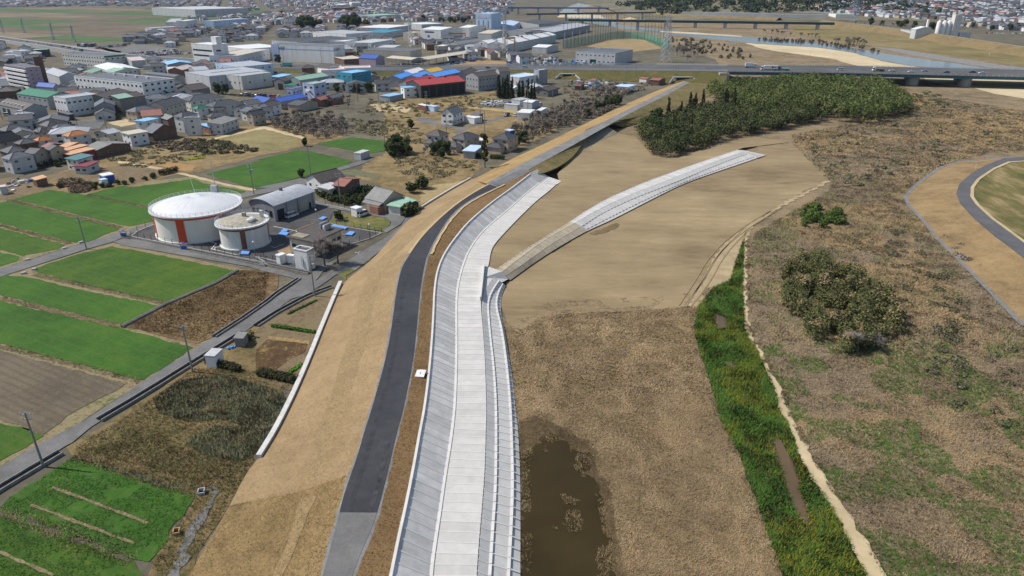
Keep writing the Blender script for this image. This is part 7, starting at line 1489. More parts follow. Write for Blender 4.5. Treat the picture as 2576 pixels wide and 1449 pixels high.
wood('leafless tree behind the thicket below the lavender office', 'bare trees below the lavender office', BR, (640, 1020, 900, 1060, 920, 960, 760, 960), 12, .8, 1.2, 3, zB)
wood('leafless tree in the long scrub along the old levee', 'bare scrub along the old levee', BR, (30, 1290, 330, 1330, 560, 1230, 780, 1160, 1010, 1060, 1000, 990, 700, 1010, 400, 1100, 150, 1200), 64, .8, 1.4, 3, zC)
wood('dark evergreen tree in the scrub beside the old levee', 'evergreens along the old levee', RD, (760, 1150, 900, 1100, 1090, 1030, 1060, 990, 860, 1050), 8, .6, .9, 4, zC)
wood('leafless tree among the allotments left of the underpass', 'bare trees among the allotments', BR, (830, 930, 1080, 930, 1200, 900, 1150, 850, 900, 850), 16, .8, 1.3, 3.5, zC)
wood('broad leafless tree between the driving range and the river', 'bare trees by the driving range', BR, (1590, 500, 1700, 590, 1860, 600, 1890, 540, 1700, 480), 12, 1.5, 2.3, 7, zC)
wood('leafless tree on the near bank of the far river', 'bare trees on the far river bank', BR, (720, 420, 1000, 455, 1090, 465, 1060, 430, 800, 400), 14, 1.4, 2.2, 6, zD)
wood('small leafless tree along the far river meadow', 'bare trees along the far meadow', BR, (0, 320, 250, 350, 600, 380, 600, 360, 250, 335, 0, 300), 16, 1, 1.7, 6, zD)
wood('dark tree of the wooded shrine grove', 'trees of the shrine grove', RD, (390, 300, 520, 295, 680, 280, 700, 265, 450, 270), 9, 1.8, 2.6, 9, zB)
wood('dark tree of the larger shrine grove', 'trees of the larger shrine grove', RD, (740, 275, 1080, 290, 1070, 260, 760, 255), 12, 1.9, 2.8, 9, zB)
wood('scrubby tree of the railway belt before the pale blue tower', 'railway belt trees', RD + BR, (1540, 215, 2110, 235, 2110, 215, 1560, 195), 22, 1, 1.5, 8, zB)
wood('tree of the belt behind the far bank houses', 'far bank tree belt', RD + BR, (850, 260, 1400, 285, 2570, 300, 2570, 270, 1500, 255, 900, 235), 46, 1, 1.7, 8, zD)
wood('dark tree in front of the hillside town', 'trees before the hillside town', RD, (1280, 150, 1450, 165, 1700, 165, 2300, 150, 2570, 150, 2570, 120, 1300, 130), 24, 1.5, 2.2, 10, zD)
wood('dark cypress of the left clump behind the storage yard', 'left cypress clump', ['conifer1', 'conifer2'], (1290, 280, 1540, 300, 1550, 270, 1290, 255), 6, .95, 1.15, 2.6, zc)
wood('dark cypress of the right clump behind the storage yard', 'right cypress clump', ['conifer1', 'conifer2'], (1620, 285, 1880, 300, 1890, 265, 1620, 255), 6, .8, 1.0, 2.6, zc)
tree('tall thin dark cedar standing alone by the old levee', 'cedar1', at(zc, 1122, 1325), 1.05)
tree('small leafless tree on the dry field before the red roof', 'bare1', at(zc, 790, 425), .7); tree('slender leafless tree beside the storage yard', 'bare2', at(zc, 925, 390), 1)
tree('spreading leafless tree in front of the control house', 'bare3', at(ze, 880, 1440), 2.5, sz=1.9); tree('second leafless tree behind the spreading one', 'bare1', at(ze, 1080, 1400), 2.1, sz=1.6)
tree('lone bare tree on the fallow ground beside the wheat', 'bare2', at(zB, 1100, 1260), 1.15); tree('lone tree at the corner of the mown field', 'round1', at(zF, 470, 125), .55); tree('dark tree on the farm road by the wheat corner', 'round2', at(zF, 440, 430), .5)
wood('dark evergreen in the group by the lane end', 'evergreens by the lane end', RD, (1240, 240, 1400, 240, 1540, 190, 1400, 170, 1260, 190), 7, .65, 1.0, 4, zF)
wood('evergreen around the hip roofed houses', 'evergreens by the hip roofed houses', RD + BR, (150, 1180, 420, 1190, 620, 1140, 600, 1050, 300, 1050), 14, .5, .85, 3, zc)
wood('evergreen behind the dark walled house', 'evergreens behind the dark walled house', RD + BR, (1630, 1000, 1800, 980, 1880, 920, 1700, 860, 1620, 900), 10, .5, .85, 3, zc)
wood('garden shrub beside the old farmhouse', 'shrubs of the farmhouse garden', BU + RD[:1], (740, 380, 930, 440, 1180, 520, 1420, 520, 1450, 430, 1700, 330, 1600, 270, 1250, 290, 950, 350, 760, 330), 48, .75, 1.2, 1.8, ze)
for o in COL.objects:
    if o.get('group') == 'shrubs of the farmhouse garden' and o['category'] == 'tree': o.scale = (.38, .38, .38)
tree('leafy shrub beside the grass patch clutter', 'round3', at(ze, 1090, 760), .45); tree('big bush beside the cream hut', 'bush2', at(ze, 2100, 690), 2.4); tree('second bush right of the cream hut', 'bush1', at(ze, 2190, 640), 2.0)
tree('clipped round bush beside the garden hut', 'bush1', at(zI, 2400, 710), 1.4); tree('dark brush mound on the straw plot', 'bush3', at(zF, 1600, 530), 2.6); tree('second dark brush mound behind the old farmhouse', 'bush2', at(zF, 1500, 570), 2.2)
tree('dark bush on the fallow ground right of the bare tree', 'round1', at(zB, 1500, 1240), .75); tree('green tree beside the wide white warehouse', 'round1', at(zb, 1290, 210), 1.1); tree('second green tree beside the wide white warehouse', 'round3', at(zb, 1400, 220), .9)
wood('dark tree between the teal building and the thicket', 'trees before the teal building', RD, (1350, 1020, 1500, 1000, 1900, 1050, 2200, 1030, 2150, 960, 1700, 960), 12, .6, .9, 5, zq)
wood('clipped tree before the large white warehouse', 'trees before the large white warehouse', RD, (390, 450, 830, 460, 830, 440, 400, 430), 5, .8, 1.0, 6, zq)
wood('shrub on the hedge line of the allotments', 'allotment shrubs', BU, (500, 520, 900, 560, 1200, 500, 1500, 440, 1560, 400, 1200, 480, 800, 500), 22, .6, 1.1, 2, zE)
wood('bush among the near town gardens', 'near town garden bushes', BU, (340, 1330, 720, 1290, 1000, 1150, 1600, 1100, 1960, 1040, 1500, 1160, 900, 1330), 16, .8, 1.6, 3, za)
# hedges
def hedge(label, f, p, q, wd, h, n, pal=EVG, z=0):
    a, b = at(f, *p), at(f, *q); g = random.Random(n); bl = []
    for i in range(max(4, int((b - a).length / (wd * .5)))):
        c = a.lerp(b, i / max(3, int((b - a).length / (wd * .5)) - 1)); bl.append((c.x - a.x, c.y - a.y, h * .5, wd * .55, wd * .55, h * .55))
    qd, c = leafcloud(bl, n, .16, pal, .75, seed=n); o = link('hedge', cloud_mesh(qd, c), None, a + Vector((0, 0, z))); tag(o, label, 'hedge')
hedge('long dark box hedge at the allotment corner', zE, (1560, 405), (1705, 375), 2.2, 2.6, 1600, DARKC); hedge('clipped green hedge before the garage', zc, (935, 1160), (1080, 1180), 1.4, 2.2, 1200, EVG); hedge('clipped green hedge before the dark walled house', zc, (1215, 1190), (1400, 1200), 1.4, 2.2, 1200, EVG)
hedge('thick row of green vegetables beside the levee foot wall', zJ, (165, 585), (560, 645), 1.0, .9, 1400, [(.04, .1, .015), (.06, .13, .02)]); hedge('dark leafy row behind the white storage container', zI, (2010, 930), (2300, 1010), 1.6, 1.6, 1500, DARKC); hedge('dark garden hedge at the lower end of the dug bed', zJ, (60, 1050), (350, 1110), 2.2, 1.7, 2200, DARKC)
hedge('low rows of leeks at the upper garden', zJ, (320, 460), (580, 335), .8, .5, 700, [(.05, .11, .03)]); hedge('bright yellow rape bed on the fallow field', zE, (1820, 260), (1950, 240), 2.6, .7, 900, [(.42, .42, .02), (.3, .36, .03)]); hedge('bright green lettuce strip near the blue bag', zJ, (305, 1050), (430, 960), 1.1, .5, 600, [(.08, .2, .02)])
hedge('hedge along the parked cars above the blue roofs', zb, (1480, 240), (1850, 265), 2, 1.8, 900, DARKC)
# bamboo grove on the right: one mass of plumes
def grove(name, label, poly, n, hmin, hmax, pal, wd, seed, top=None, per=110, lsz=.55):
    g = np.random.default_rng(seed); x, y = rand_in(PX(*poly), .35); k2 = g.permutation(len(x))[:n]; x, y = x[k2], y[k2]; m = len(x); h = g.uniform(hmin, hmax, m)
    h = h * (.72 + .5 * fbm(x, y, 22)); dd = g.normal(size=(m, per, 3)); dd /= np.linalg.norm(dd, axis=2)[:, :, None]; dd[:, :, 2] = np.abs(dd[:, :, 2]) * np.where(g.random((m, per)) < .75, 1, -1); r0 = g.uniform(.5, 1.08, (m, per)); a = np.arctan2(dd[:, :, 1], dd[:, :, 0])
    P = np.stack([x[:, None] + dd[:, :, 0] * wd * r0, y[:, None] + dd[:, :, 1] * wd * r0, h[:, None] * (.58 + .42 * dd[:, :, 2] * r0)], 2).reshape(-1, 3); N = len(P)
    nr = np.stack([np.cos(a).ravel() * .5, np.sin(a).ravel() * .5, np.full(N, .55)], 1) + g.normal(0, .4, (N, 3)); nr /= np.linalg.norm(nr, axis=1)[:, None]
    b = np.cross(nr, np.stack([-np.sin(a).ravel(), np.cos(a).ravel(), 0 * a.ravel()], 1)); b /= np.linalg.norm(b, axis=1)[:, None]; c = np.cross(nr, b); s = (lsz * g.uniform(.5, 1.3, N))[:, None]
    q = np.stack([P - c * s * .55, P + b * s * .9 - c * s * .35, P + b * s * .9 + c * s * .35, P + c * s * .55], 1).reshape(-1, 3)
    pc = np.array(pal); cl = np.repeat(pc[g.integers(0, len(pc), m)] * g.uniform(.75, 1.25, (m, 1)), per, 0) * g.uniform(.75, 1.2, (N, 1))
    tri_cloud(name, q, cl, LEAF, 4, 'stuff', label, 'grove')
grove('bamboo_grove', 'dense light green bamboo grove below the bridge', (1770, 248, 1870, 222, 2050, 216, 2200, 226, 2268, 252, 2283, 290, 2180, 314, 2080, 304, 1950, 294, 1850, 285), 1100, 8.6, 11.4, BAMB, 3.0, 3, per=135, lsz=.6)
grove('dark_grove', 'darker mixed thicket of bamboo in front of the light bamboo', (1600, 338, 1640, 390, 1668, 402, 1760, 374, 1830, 350, 1900, 338, 1990, 322, 2080, 306, 1980, 285, 1880, 278, 1780, 283, 1700, 298, 1640, 312), 900, 5.0, 8.2, [(.075, .085, .034), (.1, .108, .042), (.055, .066, .026), (.05, .065, .024)], 2.8, 4, per=120, lsz=.55)
wood('dark conifer rising out of the mixed thicket', 'conifers in the mixed thicket', ['conifer1', 'conifer2'], (1640, 318, 1760, 300, 1850, 290, 1850, 280, 1700, 290), 10, .9, 1.25, 5)
wood('bare tree at the back of the mixed thicket', 'bare trees in the mixed thicket', BR, (1740, 268, 1900, 262, 1960, 280, 1800, 292), 14, 1.1, 1.6, 5)
wood('broad evergreen at the left end of the mixed thicket', 'broad evergreens at the thicket end', RD, (1590, 330, 1640, 365, 1690, 350, 1660, 310), 7, 1.0, 1.3, 5)
# thickets on the river plain
def thicket(name, label, poly, nb, h, n, pal, size, seed, tops=None):
    g = random.Random(seed); x, y = rand_in(PX(*poly), .25); idx = g.sample(range(len(x)), min(nb, len(x))); bl = []
    for i in idx: r_ = g.uniform(.9, 1.9); hh = h * g.uniform(.45, 1); bl.append((x[i], y[i], hh * .55, r_, r_, hh * .55))
    q, c = leafcloud(bl, n, size, pal, .55, seed=seed)
    if tops is not None:
        zc_ = q.reshape(-1, 4, 3)[:, :, 2].mean(1); m_ = (zc_ > h * .72) & (np.random.default_rng(seed).random(len(c)) < .35); c[m_] = np.array(tops) * np.random.default_rng(seed + 1).uniform(.7, 1.2, (m_.sum(), 1))
    tri_cloud(name, q, c, LEAF, 4, 'stuff', label, 'thicket')
THK = [(.095, .1, .036), (.11, .118, .042), (.065, .075, .03), (.14, .13, .058)]
thicket('bramble_thicket', 'large olive green bramble thicket with straw coloured tops', (1962, 690, 1975, 790, 2040, 858, 2130, 892, 2222, 878, 2275, 805, 2225, 730, 2130, 685, 2050, 665, 1990, 662), 230, 5.2, 42000, THK, .19, 8, (.27, .205, .11))
thicket('green_thicket', 'rounded green thicket above the large bramble', (1998, 545, 2050, 525, 2110, 540, 2118, 562, 2060, 575, 2005, 570), 34, 3.4, 7000, [(.07, .11, .025), (.1, .14, .03), (.05, .08, .02)], .22, 9)
tree('round leafless brown shrub at the foot of the large bramble', 'bare2', U((2155, 885)), 1.7, name='bare_shrub', sz=.95); tree('second leafless brown shrub at the foot of the bramble', 'bare3', U((2195, 880)), 1.5, name='bare_shrub', sz=.8)
thicket('weed_clumps', 'grey green weeds on the fallow field before the tile roofed houses', tuple(np.array(zz(zb, 900, 900, 1250, 920, 1500, 960, 1900, 1050, 1850, 1090, 1500, 1120, 1100, 1110, 880, 1050)).ravel()), 90, 1.5, 6000, [(.07, .085, .04), (.1, .1, .05), (.16, .12, .08)], .28, 13)
thicket('weed_clumps', 'brown dead weeds below the white box house', tuple(np.array(zz(zb, 350, 960, 800, 900, 1000, 960, 900, 1060, 500, 1060, 380, 1020)).ravel()), 70, 1.3, 4500, [(.17, .13, .095), (.13, .1, .07), (.2, .16, .12)], .28, 14)
thicket('weed_clumps', 'brown dead brush at the wheat field corner', tuple(np.array(zz(zE, 540, 470, 700, 440, 880, 500, 880, 560, 780, 580, 560, 530)).ravel()), 40, 1.6, 4000, [(.17, .12, .08), (.22, .16, .11), (.12, .085, .06)], .24, 15)
def px_of(f, *v): return tuple(np.array(zz(f, *v)).ravel())
SCR = [(.25, .2, .165), (.19, .155, .125), (.29, .24, .2), (.14, .13, .09)]
thicket('scrub_brush', 'tangled brown brush under the bare thicket above the mown field', px_of(zB, 110, 1200, 330, 1300, 620, 1345, 890, 1305, 870, 1170, 600, 1120, 300, 1130), 130, 4.2, 13000, SCR, .22, 41)
thicket('scrub_brush', 'tangled grey brush under the long scrub along the old levee', px_of(zC, 10, 1300, 330, 1340, 560, 1240, 780, 1170, 1010, 1070, 1010, 980, 700, 1000, 400, 1090, 130, 1190), 220, 4.5, 20000, SCR + [(.08, .085, .04)], .24, 42)
thicket('scrub_brush', 'grey brush among the allotments left of the underpass', px_of(zC, 820, 940, 1080, 940, 1210, 905, 1150, 845, 880, 845), 70, 4, 6000, SCR, .3, 43)
thicket('scrub_brush', 'bushes on the river plain beyond the highway', (1660, 95, 1780, 105, 1870, 125, 1900, 150, 1820, 150, 1700, 125), 90, 4, 6000, SCR + OLIVE, .5, 44)
thicket('scrub_brush', 'green brush along the near bank of the river meadow', (1905, 96, 2060, 104, 2180, 122, 2260, 138, 2180, 128, 2050, 110, 1905, 101), 70, 3.5, 5000, OLIVE + SCR, .5, 45)
thicket('scrub_brush', 'low dark scrub on the bank of the right hand road', (2370, 590, 2420, 600, 2500, 650, 2560, 700, 2540, 740, 2470, 700, 2400, 640), 30, 1.3, 5000, SCR, .2, 46)
thicket('scrub_brush', 'green weeds beside the bamboo grove end', (2270, 245, 2340, 225, 2380, 250, 2330, 290, 2260, 305), 60, 1.2, 5000, [(.06, .1, .025), (.09, .12, .035), (.2, .16, .1)], .3, 47)
thicket('scrub_brush', 'scattered olive bushes on the upper river plain', (2000, 350, 2150, 315, 2400, 250, 2560, 330, 2400, 380, 2250, 430, 2150, 520, 2100, 420), 60, 1.4, 5000, OLIVE + SCR, .28, 48)
thicket('scrub_brush', 'scattered olive bushes across the lower river plain', (2200, 560, 2300, 600, 2450, 760, 2560, 900, 2560, 1100, 2400, 1050, 2250, 900, 2290, 760), 60, 1.1, 6000, [(.07, .085, .035), (.1, .1, .05), (.17, .14, .11)], .17, 49)
WDC = [(.25, .205, .12), (.18, .165, .08), (.31, .24, .145), (.12, .13, .055)]
thicket('fallow_weeds', 'low weeds and brush on the open ground before the red roofed hall', (930, 250, 1060, 262, 1180, 240, 1270, 236, 1260, 262, 1150, 290, 1000, 300, 900, 285), 170, .9, 7000, WDC, .3, 61)
thicket('fallow_weeds', 'low weeds and brush around the lone white house', (880, 300, 1000, 305, 1040, 330, 1100, 345, 1060, 370, 950, 345, 880, 330), 130, 1.0, 6000, WDC, .28, 62)
thicket('fallow_weeds', 'low weeds on the plots below the hip roofed houses', (990, 395, 1100, 395, 1200, 405, 1190, 430, 1080, 455, 1010, 440), 110, .7, 6000, WDC, .22, 63)
thicket('fallow_weeds', 'low weeds on the fallow field below the tile roofed houses', (260, 395, 400, 360, 560, 355, 600, 375, 470, 405, 330, 425), 150, .6, 7000, WDC, .26, 64)
thicket('fallow_weeds', 'low brush beside the allotments near the underpass', (1420, 205, 1560, 200, 1660, 205, 1640, 225, 1560, 245, 1450, 250, 1390, 235), 120, 1.2, 6000, WDC + SCR, .32, 65)
# ---- grass and herbs as blades
def sward(name, label, polys, dens, hmin, hmax, wd, colour, nb=4, lean=.6, keep=None, z=.1, cat='grass', skip=None):
    X, Y = [], []
    for p in polys: x, y = rand_in(p, dens); X.append(x); Y.append(y)
    x, y = np.concatenate(X), np.concatenate(Y)
    if keep is not None: m = keep(x, y); x, y = x[m], y[m]
    for sk in (skip or []):
        m = ~inpoly(x, y, [tuple(U(p))[:2] for p in sk]); x, y = x[m], y[m]
    n = len(x); C = colour(x, y, n); hh = rng.uniform(hmin, hmax, n); v, c = blades(np.stack([x, y, np.full(n, z)], 1), hh, np.full(n, wd) * rng.uniform(.7, 1.3, n), C, nb, lean)
    tri_cloud(name, v, c, GRASSM, 3, 'stuff', label, cat)
def mixc(pal, wts, e=earth, k2=1.0): # pal: list of colours, wts: (n,k)
    w_ = wts / wts.sum(1)[:, None]; cum = w_.cumsum(1); r_ = rng.random((len(w_), 1)); return k2 * np.array([e(c_) for c_ in pal])[(r_ > cum).sum(1).clip(0, len(pal) - 1)]
def col_dry(x, y, n):
    a = fbm(x, y, 14); b = fbm(x + 90, y, 5); w_ = np.stack([np.full(n, .5), 1.2 * (a > .52) + .1, .9 * (b > .55) + .1, .12 * (b < .38) + .005], 1)
    return mixc([(.365, .262, .158), (.43, .3, .17), (.28, .2, .122), (.13, .125, .05)], w_, lambda c_: c_) * ((.62 + .8 * fbm(x + 7, y + 3, 11, 4)) * np.where(inpoly(x, y, [tuple(U(p))[:2] for p in WET]), .5, 1))[:, None]
near = lambda lo, hi: (lambda x, y: (y >= lo) & (y < hi))
sward('dry_grass', 'straw coloured matted grass of the river meadow', [DRY], 26, .1, .3, .075, col_dry, 3, 1.5, near(40, 110), skip=[PUD]); sward('dry_grass', 'straw coloured matted grass at the far end of the river meadow', [DRY], 11, .12, .36, .13, col_dry, 3, 1.5, near(110, 190))
def col_mud(x, y, n): return mixc([(.3, .24, .16), (.17, .12, .06), (.4, .34, .26)], np.tile([1, 1.2, .4], (n, 1)))
sward('drowned_grass', 'pale dead grass standing out of the muddy puddle', [PUD], 22, .12, .36, .08, col_mud, 3, 1.1, lambda x, y: fbm(x, y, 6) + .25 * np.clip((x - 6 - fbm(x, y, 9) * 6) / 12, -.4, 1) > .62, .15)
_pw = [U(p) for p in PUD]; _pc = sum(_pw, Vector()) / len(_pw); SHR = [tuple((p - _pc) * .8 + _pc)[:2] for p in _pw]
sward('drowned_fringe', 'matted dead grass ragged along the puddle margin', [PUD], 30, .08, .26, .075, col_mud, 3, 1.2, lambda x, y: ~inpoly(x, y, SHR) & (x > -1) & (fbm(x, y, 2.2) > .5), .15)
SB = PX(1275, 815, 1300, 838, 1350, 802, 1430, 791, 1540, 786, 1650, 780, 1755, 769)
sward('meadow_fringe', 'dry tufts thinning out from the meadow onto the bare sand', [[(p[0], p[1] - 11) for p in SB] + [(p[0], p[1] + 6) for p in SB[::-1]]], 9, .1, .3, .11, col_dry, 3, 1.2, lambda x, y: fbm(x, y, 4) > .42, .12)
sward('meadow_fringe', 'scattered dry tufts on the bare sand above the meadow', [[(p[0], p[1] - 34) for p in SB] + [(p[0], p[1] - 8) for p in SB[::-1]]], 6, .1, .3, .11, col_dry, 3, 1.2, lambda x, y: fbm(x, y, 5) > .56, .12)
PL1 = PX(1990, 1060, 2040, 1150, 2112, 1262, 2190, 1388, 2300, 1640, 3000, 1640, 2900, 800, 2576, 800, 2420, 668, 2330, 570, 2280, 515, 2275, 495, 2330, 440, 2400, 405, 2500, 385, 2700, 380, 2700, 300, 2300, 235, 2150, 310, 1990, 340, 2000, 368, 2090, 460, 2085, 480, 1900, 585, 1880, 640, 1882, 800, 1925, 905, 1975, 1000)
def col_plain(x, y, n):
    d = y; a = fbm(x, y, 20); b = fbm(x + 50, y + 20, 7); c = fbm(x - 30, y + 70, 30)
    rel = x - (28 + (y - 60) * .12)       # distance from the track, roughly
    green = np.clip((b - .44) * 7, 0, 1) * np.where(d < 130, 9, .9) * np.clip(1.7 - rel / 50, .2, 1.7) + np.clip(1 - rel / 12, 0, 1) * np.where(d < 200, 1.2, .1)
    tan = np.clip((a - .42) * 5, .05, 1.4) * np.where(d > 120, 1.5, .45); mauve = np.clip((.62 - a) * 4, .1, 1.2) * np.where(d < 150, 1.35, .75); dark = np.clip((c - .55) * 6, 0, .6); ol = np.clip((b - .56) * 6, 0, .8) * np.where(d > 120, .7, .3)
    return mixc([(.07, .145, .024), (.39, .285, .178), (.28, .225, .185), (.17, .13, .09), (.12, .135, .055)], np.stack([green, tan, mauve, dark, ol], 1), lambda c_: c_ if c_[1] > c_[0] else (c_[0] * 1.1, c_[1] * 1.05, c_[2] * .86))
sward('mixed_herbs', 'mauve dead weeds mixed with fresh green growth beside the sandy track', [PL1], 18, .12, .45, .09, col_plain, 3, 1.1, near(40, 125)); sward('mixed_herbs', 'brown and olive weeds on the middle of the river plain', [PL1], 9, .18, .5, .14, col_plain, 3, 1.1, near(125, 260)); sward('mixed_herbs', 'tan weeds on the far side of the river plain', [PL1], 2.2, .25, .65, .3, col_plain, 3, 1.0, near(260, 560))
def col_rape(x, y, n):
    a = fbm(x, y, 9); b = fbm(x + 33, y, 3); w_ = np.stack([np.full(n, .9), .8 * (b > .5), 1.1 * np.clip((a - .48) * 6, 0, 1), .15 * (b < .4)], 1); return mixc([(.07, .15, .026), (.11, .2, .036), (.24, .235, .035), (.2, .165, .09)], w_)
POOLS = [zz(zP, 90, 100, 220, 130, 300, 280, 420, 540, 390, 600, 480, 740, 490, 830, 550, 1010, 470, 950, 370, 850, 290, 640, 200, 420, 130, 200), PX(1795, 790, 1826, 799, 1833, 827, 1800, 829), zz(zK, 2085, 925, 2160, 925, 2235, 975, 2200, 990, 2120, 960)]
sward('ditch_herbs', 'rank green and yellow flowering herbs filling the ditch', [GREENCH], 26, .3, .8, .12, col_rape, 3, .8, near(40, 230), skip=[[((p[0] - sum(q[0] for q in pl) / len(pl)) * .78 + sum(q[0] for q in pl) / len(pl), (p[1] - sum(q[1] for q in pl) / len(pl)) * .95 + sum(q[1] for q in pl) / len(pl)) for p in pl] for pl in POOLS])
def col_edge(x, y, n): return mixc([(.25, .19, .12), (.2, .165, .13), (.08, .1, .035)], np.tile([1, .8, .4], (n, 1)))
ED = [(p[0] + 2, p[1]) for p in TR] + [(p[0] + 26, p[1] - 4) for p in TR[::-1]]; sward('track_verge', 'dead weeds creeping over the edge of the sandy track', [[(p[0] - 9, p[1]) for p in TR] + [(p[0] + 9, p[1]) for p in TR[::-1]]], 22, .15, .5, .09, col_edge, 3, 1, lambda x, y: (fbm(x, y, 2.4) > .55) & (y < 200), .2)
GL = GREENCH[4:16]; sward('ditch_fringe', 'weeds spilling from the ditch onto the dry meadow', [[(p[0] - 14, p[1]) for p in GL] + [(p[0] + 6, p[1]) for p in GL[::-1]]], 16, .15, .45, .1, lambda x, y, n: mixc([(.045, .085, .02), (.3, .225, .14), (.2, .155, .1)], np.tile([.8, .6, .5], (n, 1))), 3, .9, lambda x, y: fbm(x, y, 2.6) > .5)
def col_rough(x, y, n):
    a = fbm(x, y, 8); return mixc([(.29, .215, .125), (.19, .15, .08), (.09, .115, .038)], np.stack([np.clip((a - .35) * 4, .1, 1), np.full(n, .5), np.clip((.52 - a) * 6, .1, 1)], 1))
ROUGH = zz(zI, 1300, 1400, 1600, 1180, 1880, 980, 2300, 1000, 2850, 1050, 2650, 1380) + zz(zM, 2480, 300, 2250, 680, 1900, 1250, 1560, 1500, 1460, 1330, 1880, 700, 700, 310, 750, 180, 1000, 40)
sward('rough_weeds', 'brown and green weeds of the rough ground beside the levee foot', [ROUGH], 16, .12, .4, .09, col_rough, 3, 1)
WEEDF = zz(zI, 2330, 45, 2600, 60, 2560, 320, 2070, 660, 1900, 725, 1240, 585, 1600, 390, 2090, 190)
sward('field_weeds', 'rusty dead weeds of the brown field beside the lane', [WEEDF], 11, .12, .35, .12, lambda x, y, n: mixc([(.12, .075, .04), (.27, .19, .115), (.08, .085, .03)], np.stack([np.clip((.55 - fbm(x, y, 9)) * 5, .1, 1), np.clip((fbm(x, y, 9) - .45) * 5, .1, 1), np.full(n, .25)], 1)), 4, 1)
def col_bund(x, y, n): return mixc([(.27, .22, .145), (.36, .3, .2), (.07, .11, .025)], np.tile([1, .6, .6], (n, 1)))
def belt(p, q, w_):
    a, b = U(p), U(q); n = Vector((-(b - a).y, (b - a).x, 0)).normalized() * w_; return [a - n, b - n, b + n, a + n]
BUNDS = [belt(zE(90, 645), zE(1170, 915), 1.0), belt(zE(0, 890), zE(690, 1070), .9), belt(zE(840, 595), zE(1460, 725), .8), belt(zI(340, 80), zI(1600, 355), 1), belt(zI(0, 305), zI(1170, 580), 1), belt(zI(0, 770), zI(1360, 1110), .8), belt(zM(0, 820), zM(1300, 1290), 1.3), belt(zM(510, 590), zM(1430, 935), .4), belt(zM(300, 760), zM(1300, 1135), .4), belt(zM(720, 290), zM(1890, 640), 1.2)]
x, y = [], []
for b4 in BUNDS:
    xx, yy = rand_in([tuple(p)[:2] for p in b4], 18, world=True); x.append(xx); y.append(yy)
x, y = np.concatenate(x), np.concatenate(y); n = len(x); v, c = blades(np.stack([x, y, np.full(n, .08)], 1), rng.uniform(.1, .32, n), np.full(n, .09), col_bund(x, y, n), 3, 1.1); tri_cloud('bund_grass', v, c, GRASSM, 3, 'stuff', 'dry grass on the bunds between the wheat fields', 'grass')
WHEATS = [zz(zM, 560, 392, 700, 300, 1780, 622, 1890, 645, 1560, 1180, 1440, 1310, 1250, 1275, 0, 790, 90, 690, 480, 440), zz(zM, -200, 770, 0, 850, 1300, 1310, 1390, 1443, 1400, 1600, -200, 1600)]
sward('wheat_blades', 'short young wheat in the two nearest fields', WHEATS, 22, .06, .18, .07, lambda x, y, n: mixc([(.022, .065, .009), (.036, .092, .012), (.07, .115, .018)], np.stack([np.clip((.6 - fbm(x, y, 7)) * 5, .2, 1), np.full(n, .6), np.clip((fbm(x, y, 7) - .5) * 4, .05, 1)], 1)), 3, 1, lambda x, y: fbm(x, y, 2.5) > .36)
SH = [(rows[i][6] + rows[i][7]) / 2 for i in range(len(rows))]
REED = [PX(385, 1005, 450, 958, 560, 945, 690, 980, 722, 1005, 700, 1060, 640, 1080, 560, 1058, 470, 1062, 400, 1040), PX(465, 1115, 540, 1072, 640, 1078, 690, 1075, 655, 1130, 600, 1165, 510, 1145)]
sward('reed_bed', 'tall grey green reeds beside the lower field road', REED, 20, .35, .75, .1, lambda x, y, n: mixc([(.2, .225, .125), (.26, .28, .165), (.16, .18, .095), (.36, .3, .2)], np.stack([np.full(n, .8), np.full(n, .7), np.full(n, .5), np.clip((fbm(x, y, 5) - .52) * 5, .02, 1)], 1)), 3, .55)
sward('weed_strip', 'fresh green weeds between the reeds and the nearest wheat', [PX(255, 1120, 400, 1090, 520, 1150, 640, 1165, 600, 1250, 540, 1235, 380, 1180, 200, 1140)], 14, .1, .3, .1, lambda x, y, n: mixc([(.06, .09, .025), (.15, .1, .05), (.2, .155, .09)], np.stack([np.clip((fbm(x, y, 4) - .4) * 5, .1, 1), np.full(n, .4), np.full(n, .2)], 1)), 3, .9)
# straw and weeds on the levee slopes
def on_loft(ja, jb, dens, sel):
    P = []
    for i in range(len(rows) - 1):
        if not sel(i): continue
        a, b, c_, d = rows[i][ja], rows[i][jb], rows[i + 1][jb], rows[i + 1][ja]; m = rng.poisson(((b - a).length * (d - a).length) * dens)
        for _ in range(m): u, w_ = rng.random(2); P.append(a.lerp(b, u).lerp(d.lerp(c_, u), w_))
    return np.array([tuple(p) for p in P])
for lab, ja, jb, dn, sel, pal, hh in (('short dry straw on the worn lower end of the levee slope', 0, 3, 18, isold, [(.4, .285, .165), (.32, .23, .125), (.17, .16, .06)], (.05, .16)), ('thin straw on the new levee slope', 0, 3, 5, lambda i: not isold(i) and vof(rows[i][3]) > 640, [(.38, .27, .16), (.31, .215, .125)], (.04, .12)), ('brown tufts on the levee shoulder', 6, 7, 16, lambda i: vof(rows[i][7]) > 560, [(.22, .145, .08), (.28, .19, .105), (.15, .1, .055)], (.05, .15))):
    P = on_loft(ja, jb, dn, sel); n = len(P); v, c = blades(P, rng.uniform(*hh, n), np.full(n, .075), mixc(pal, np.tile([1] * len(pal), (n, 1)).astype(float)), 3, 1.4); tri_cloud('levee_straw', v, c, GRASSM, 3, 'stuff', lab, 'grass')
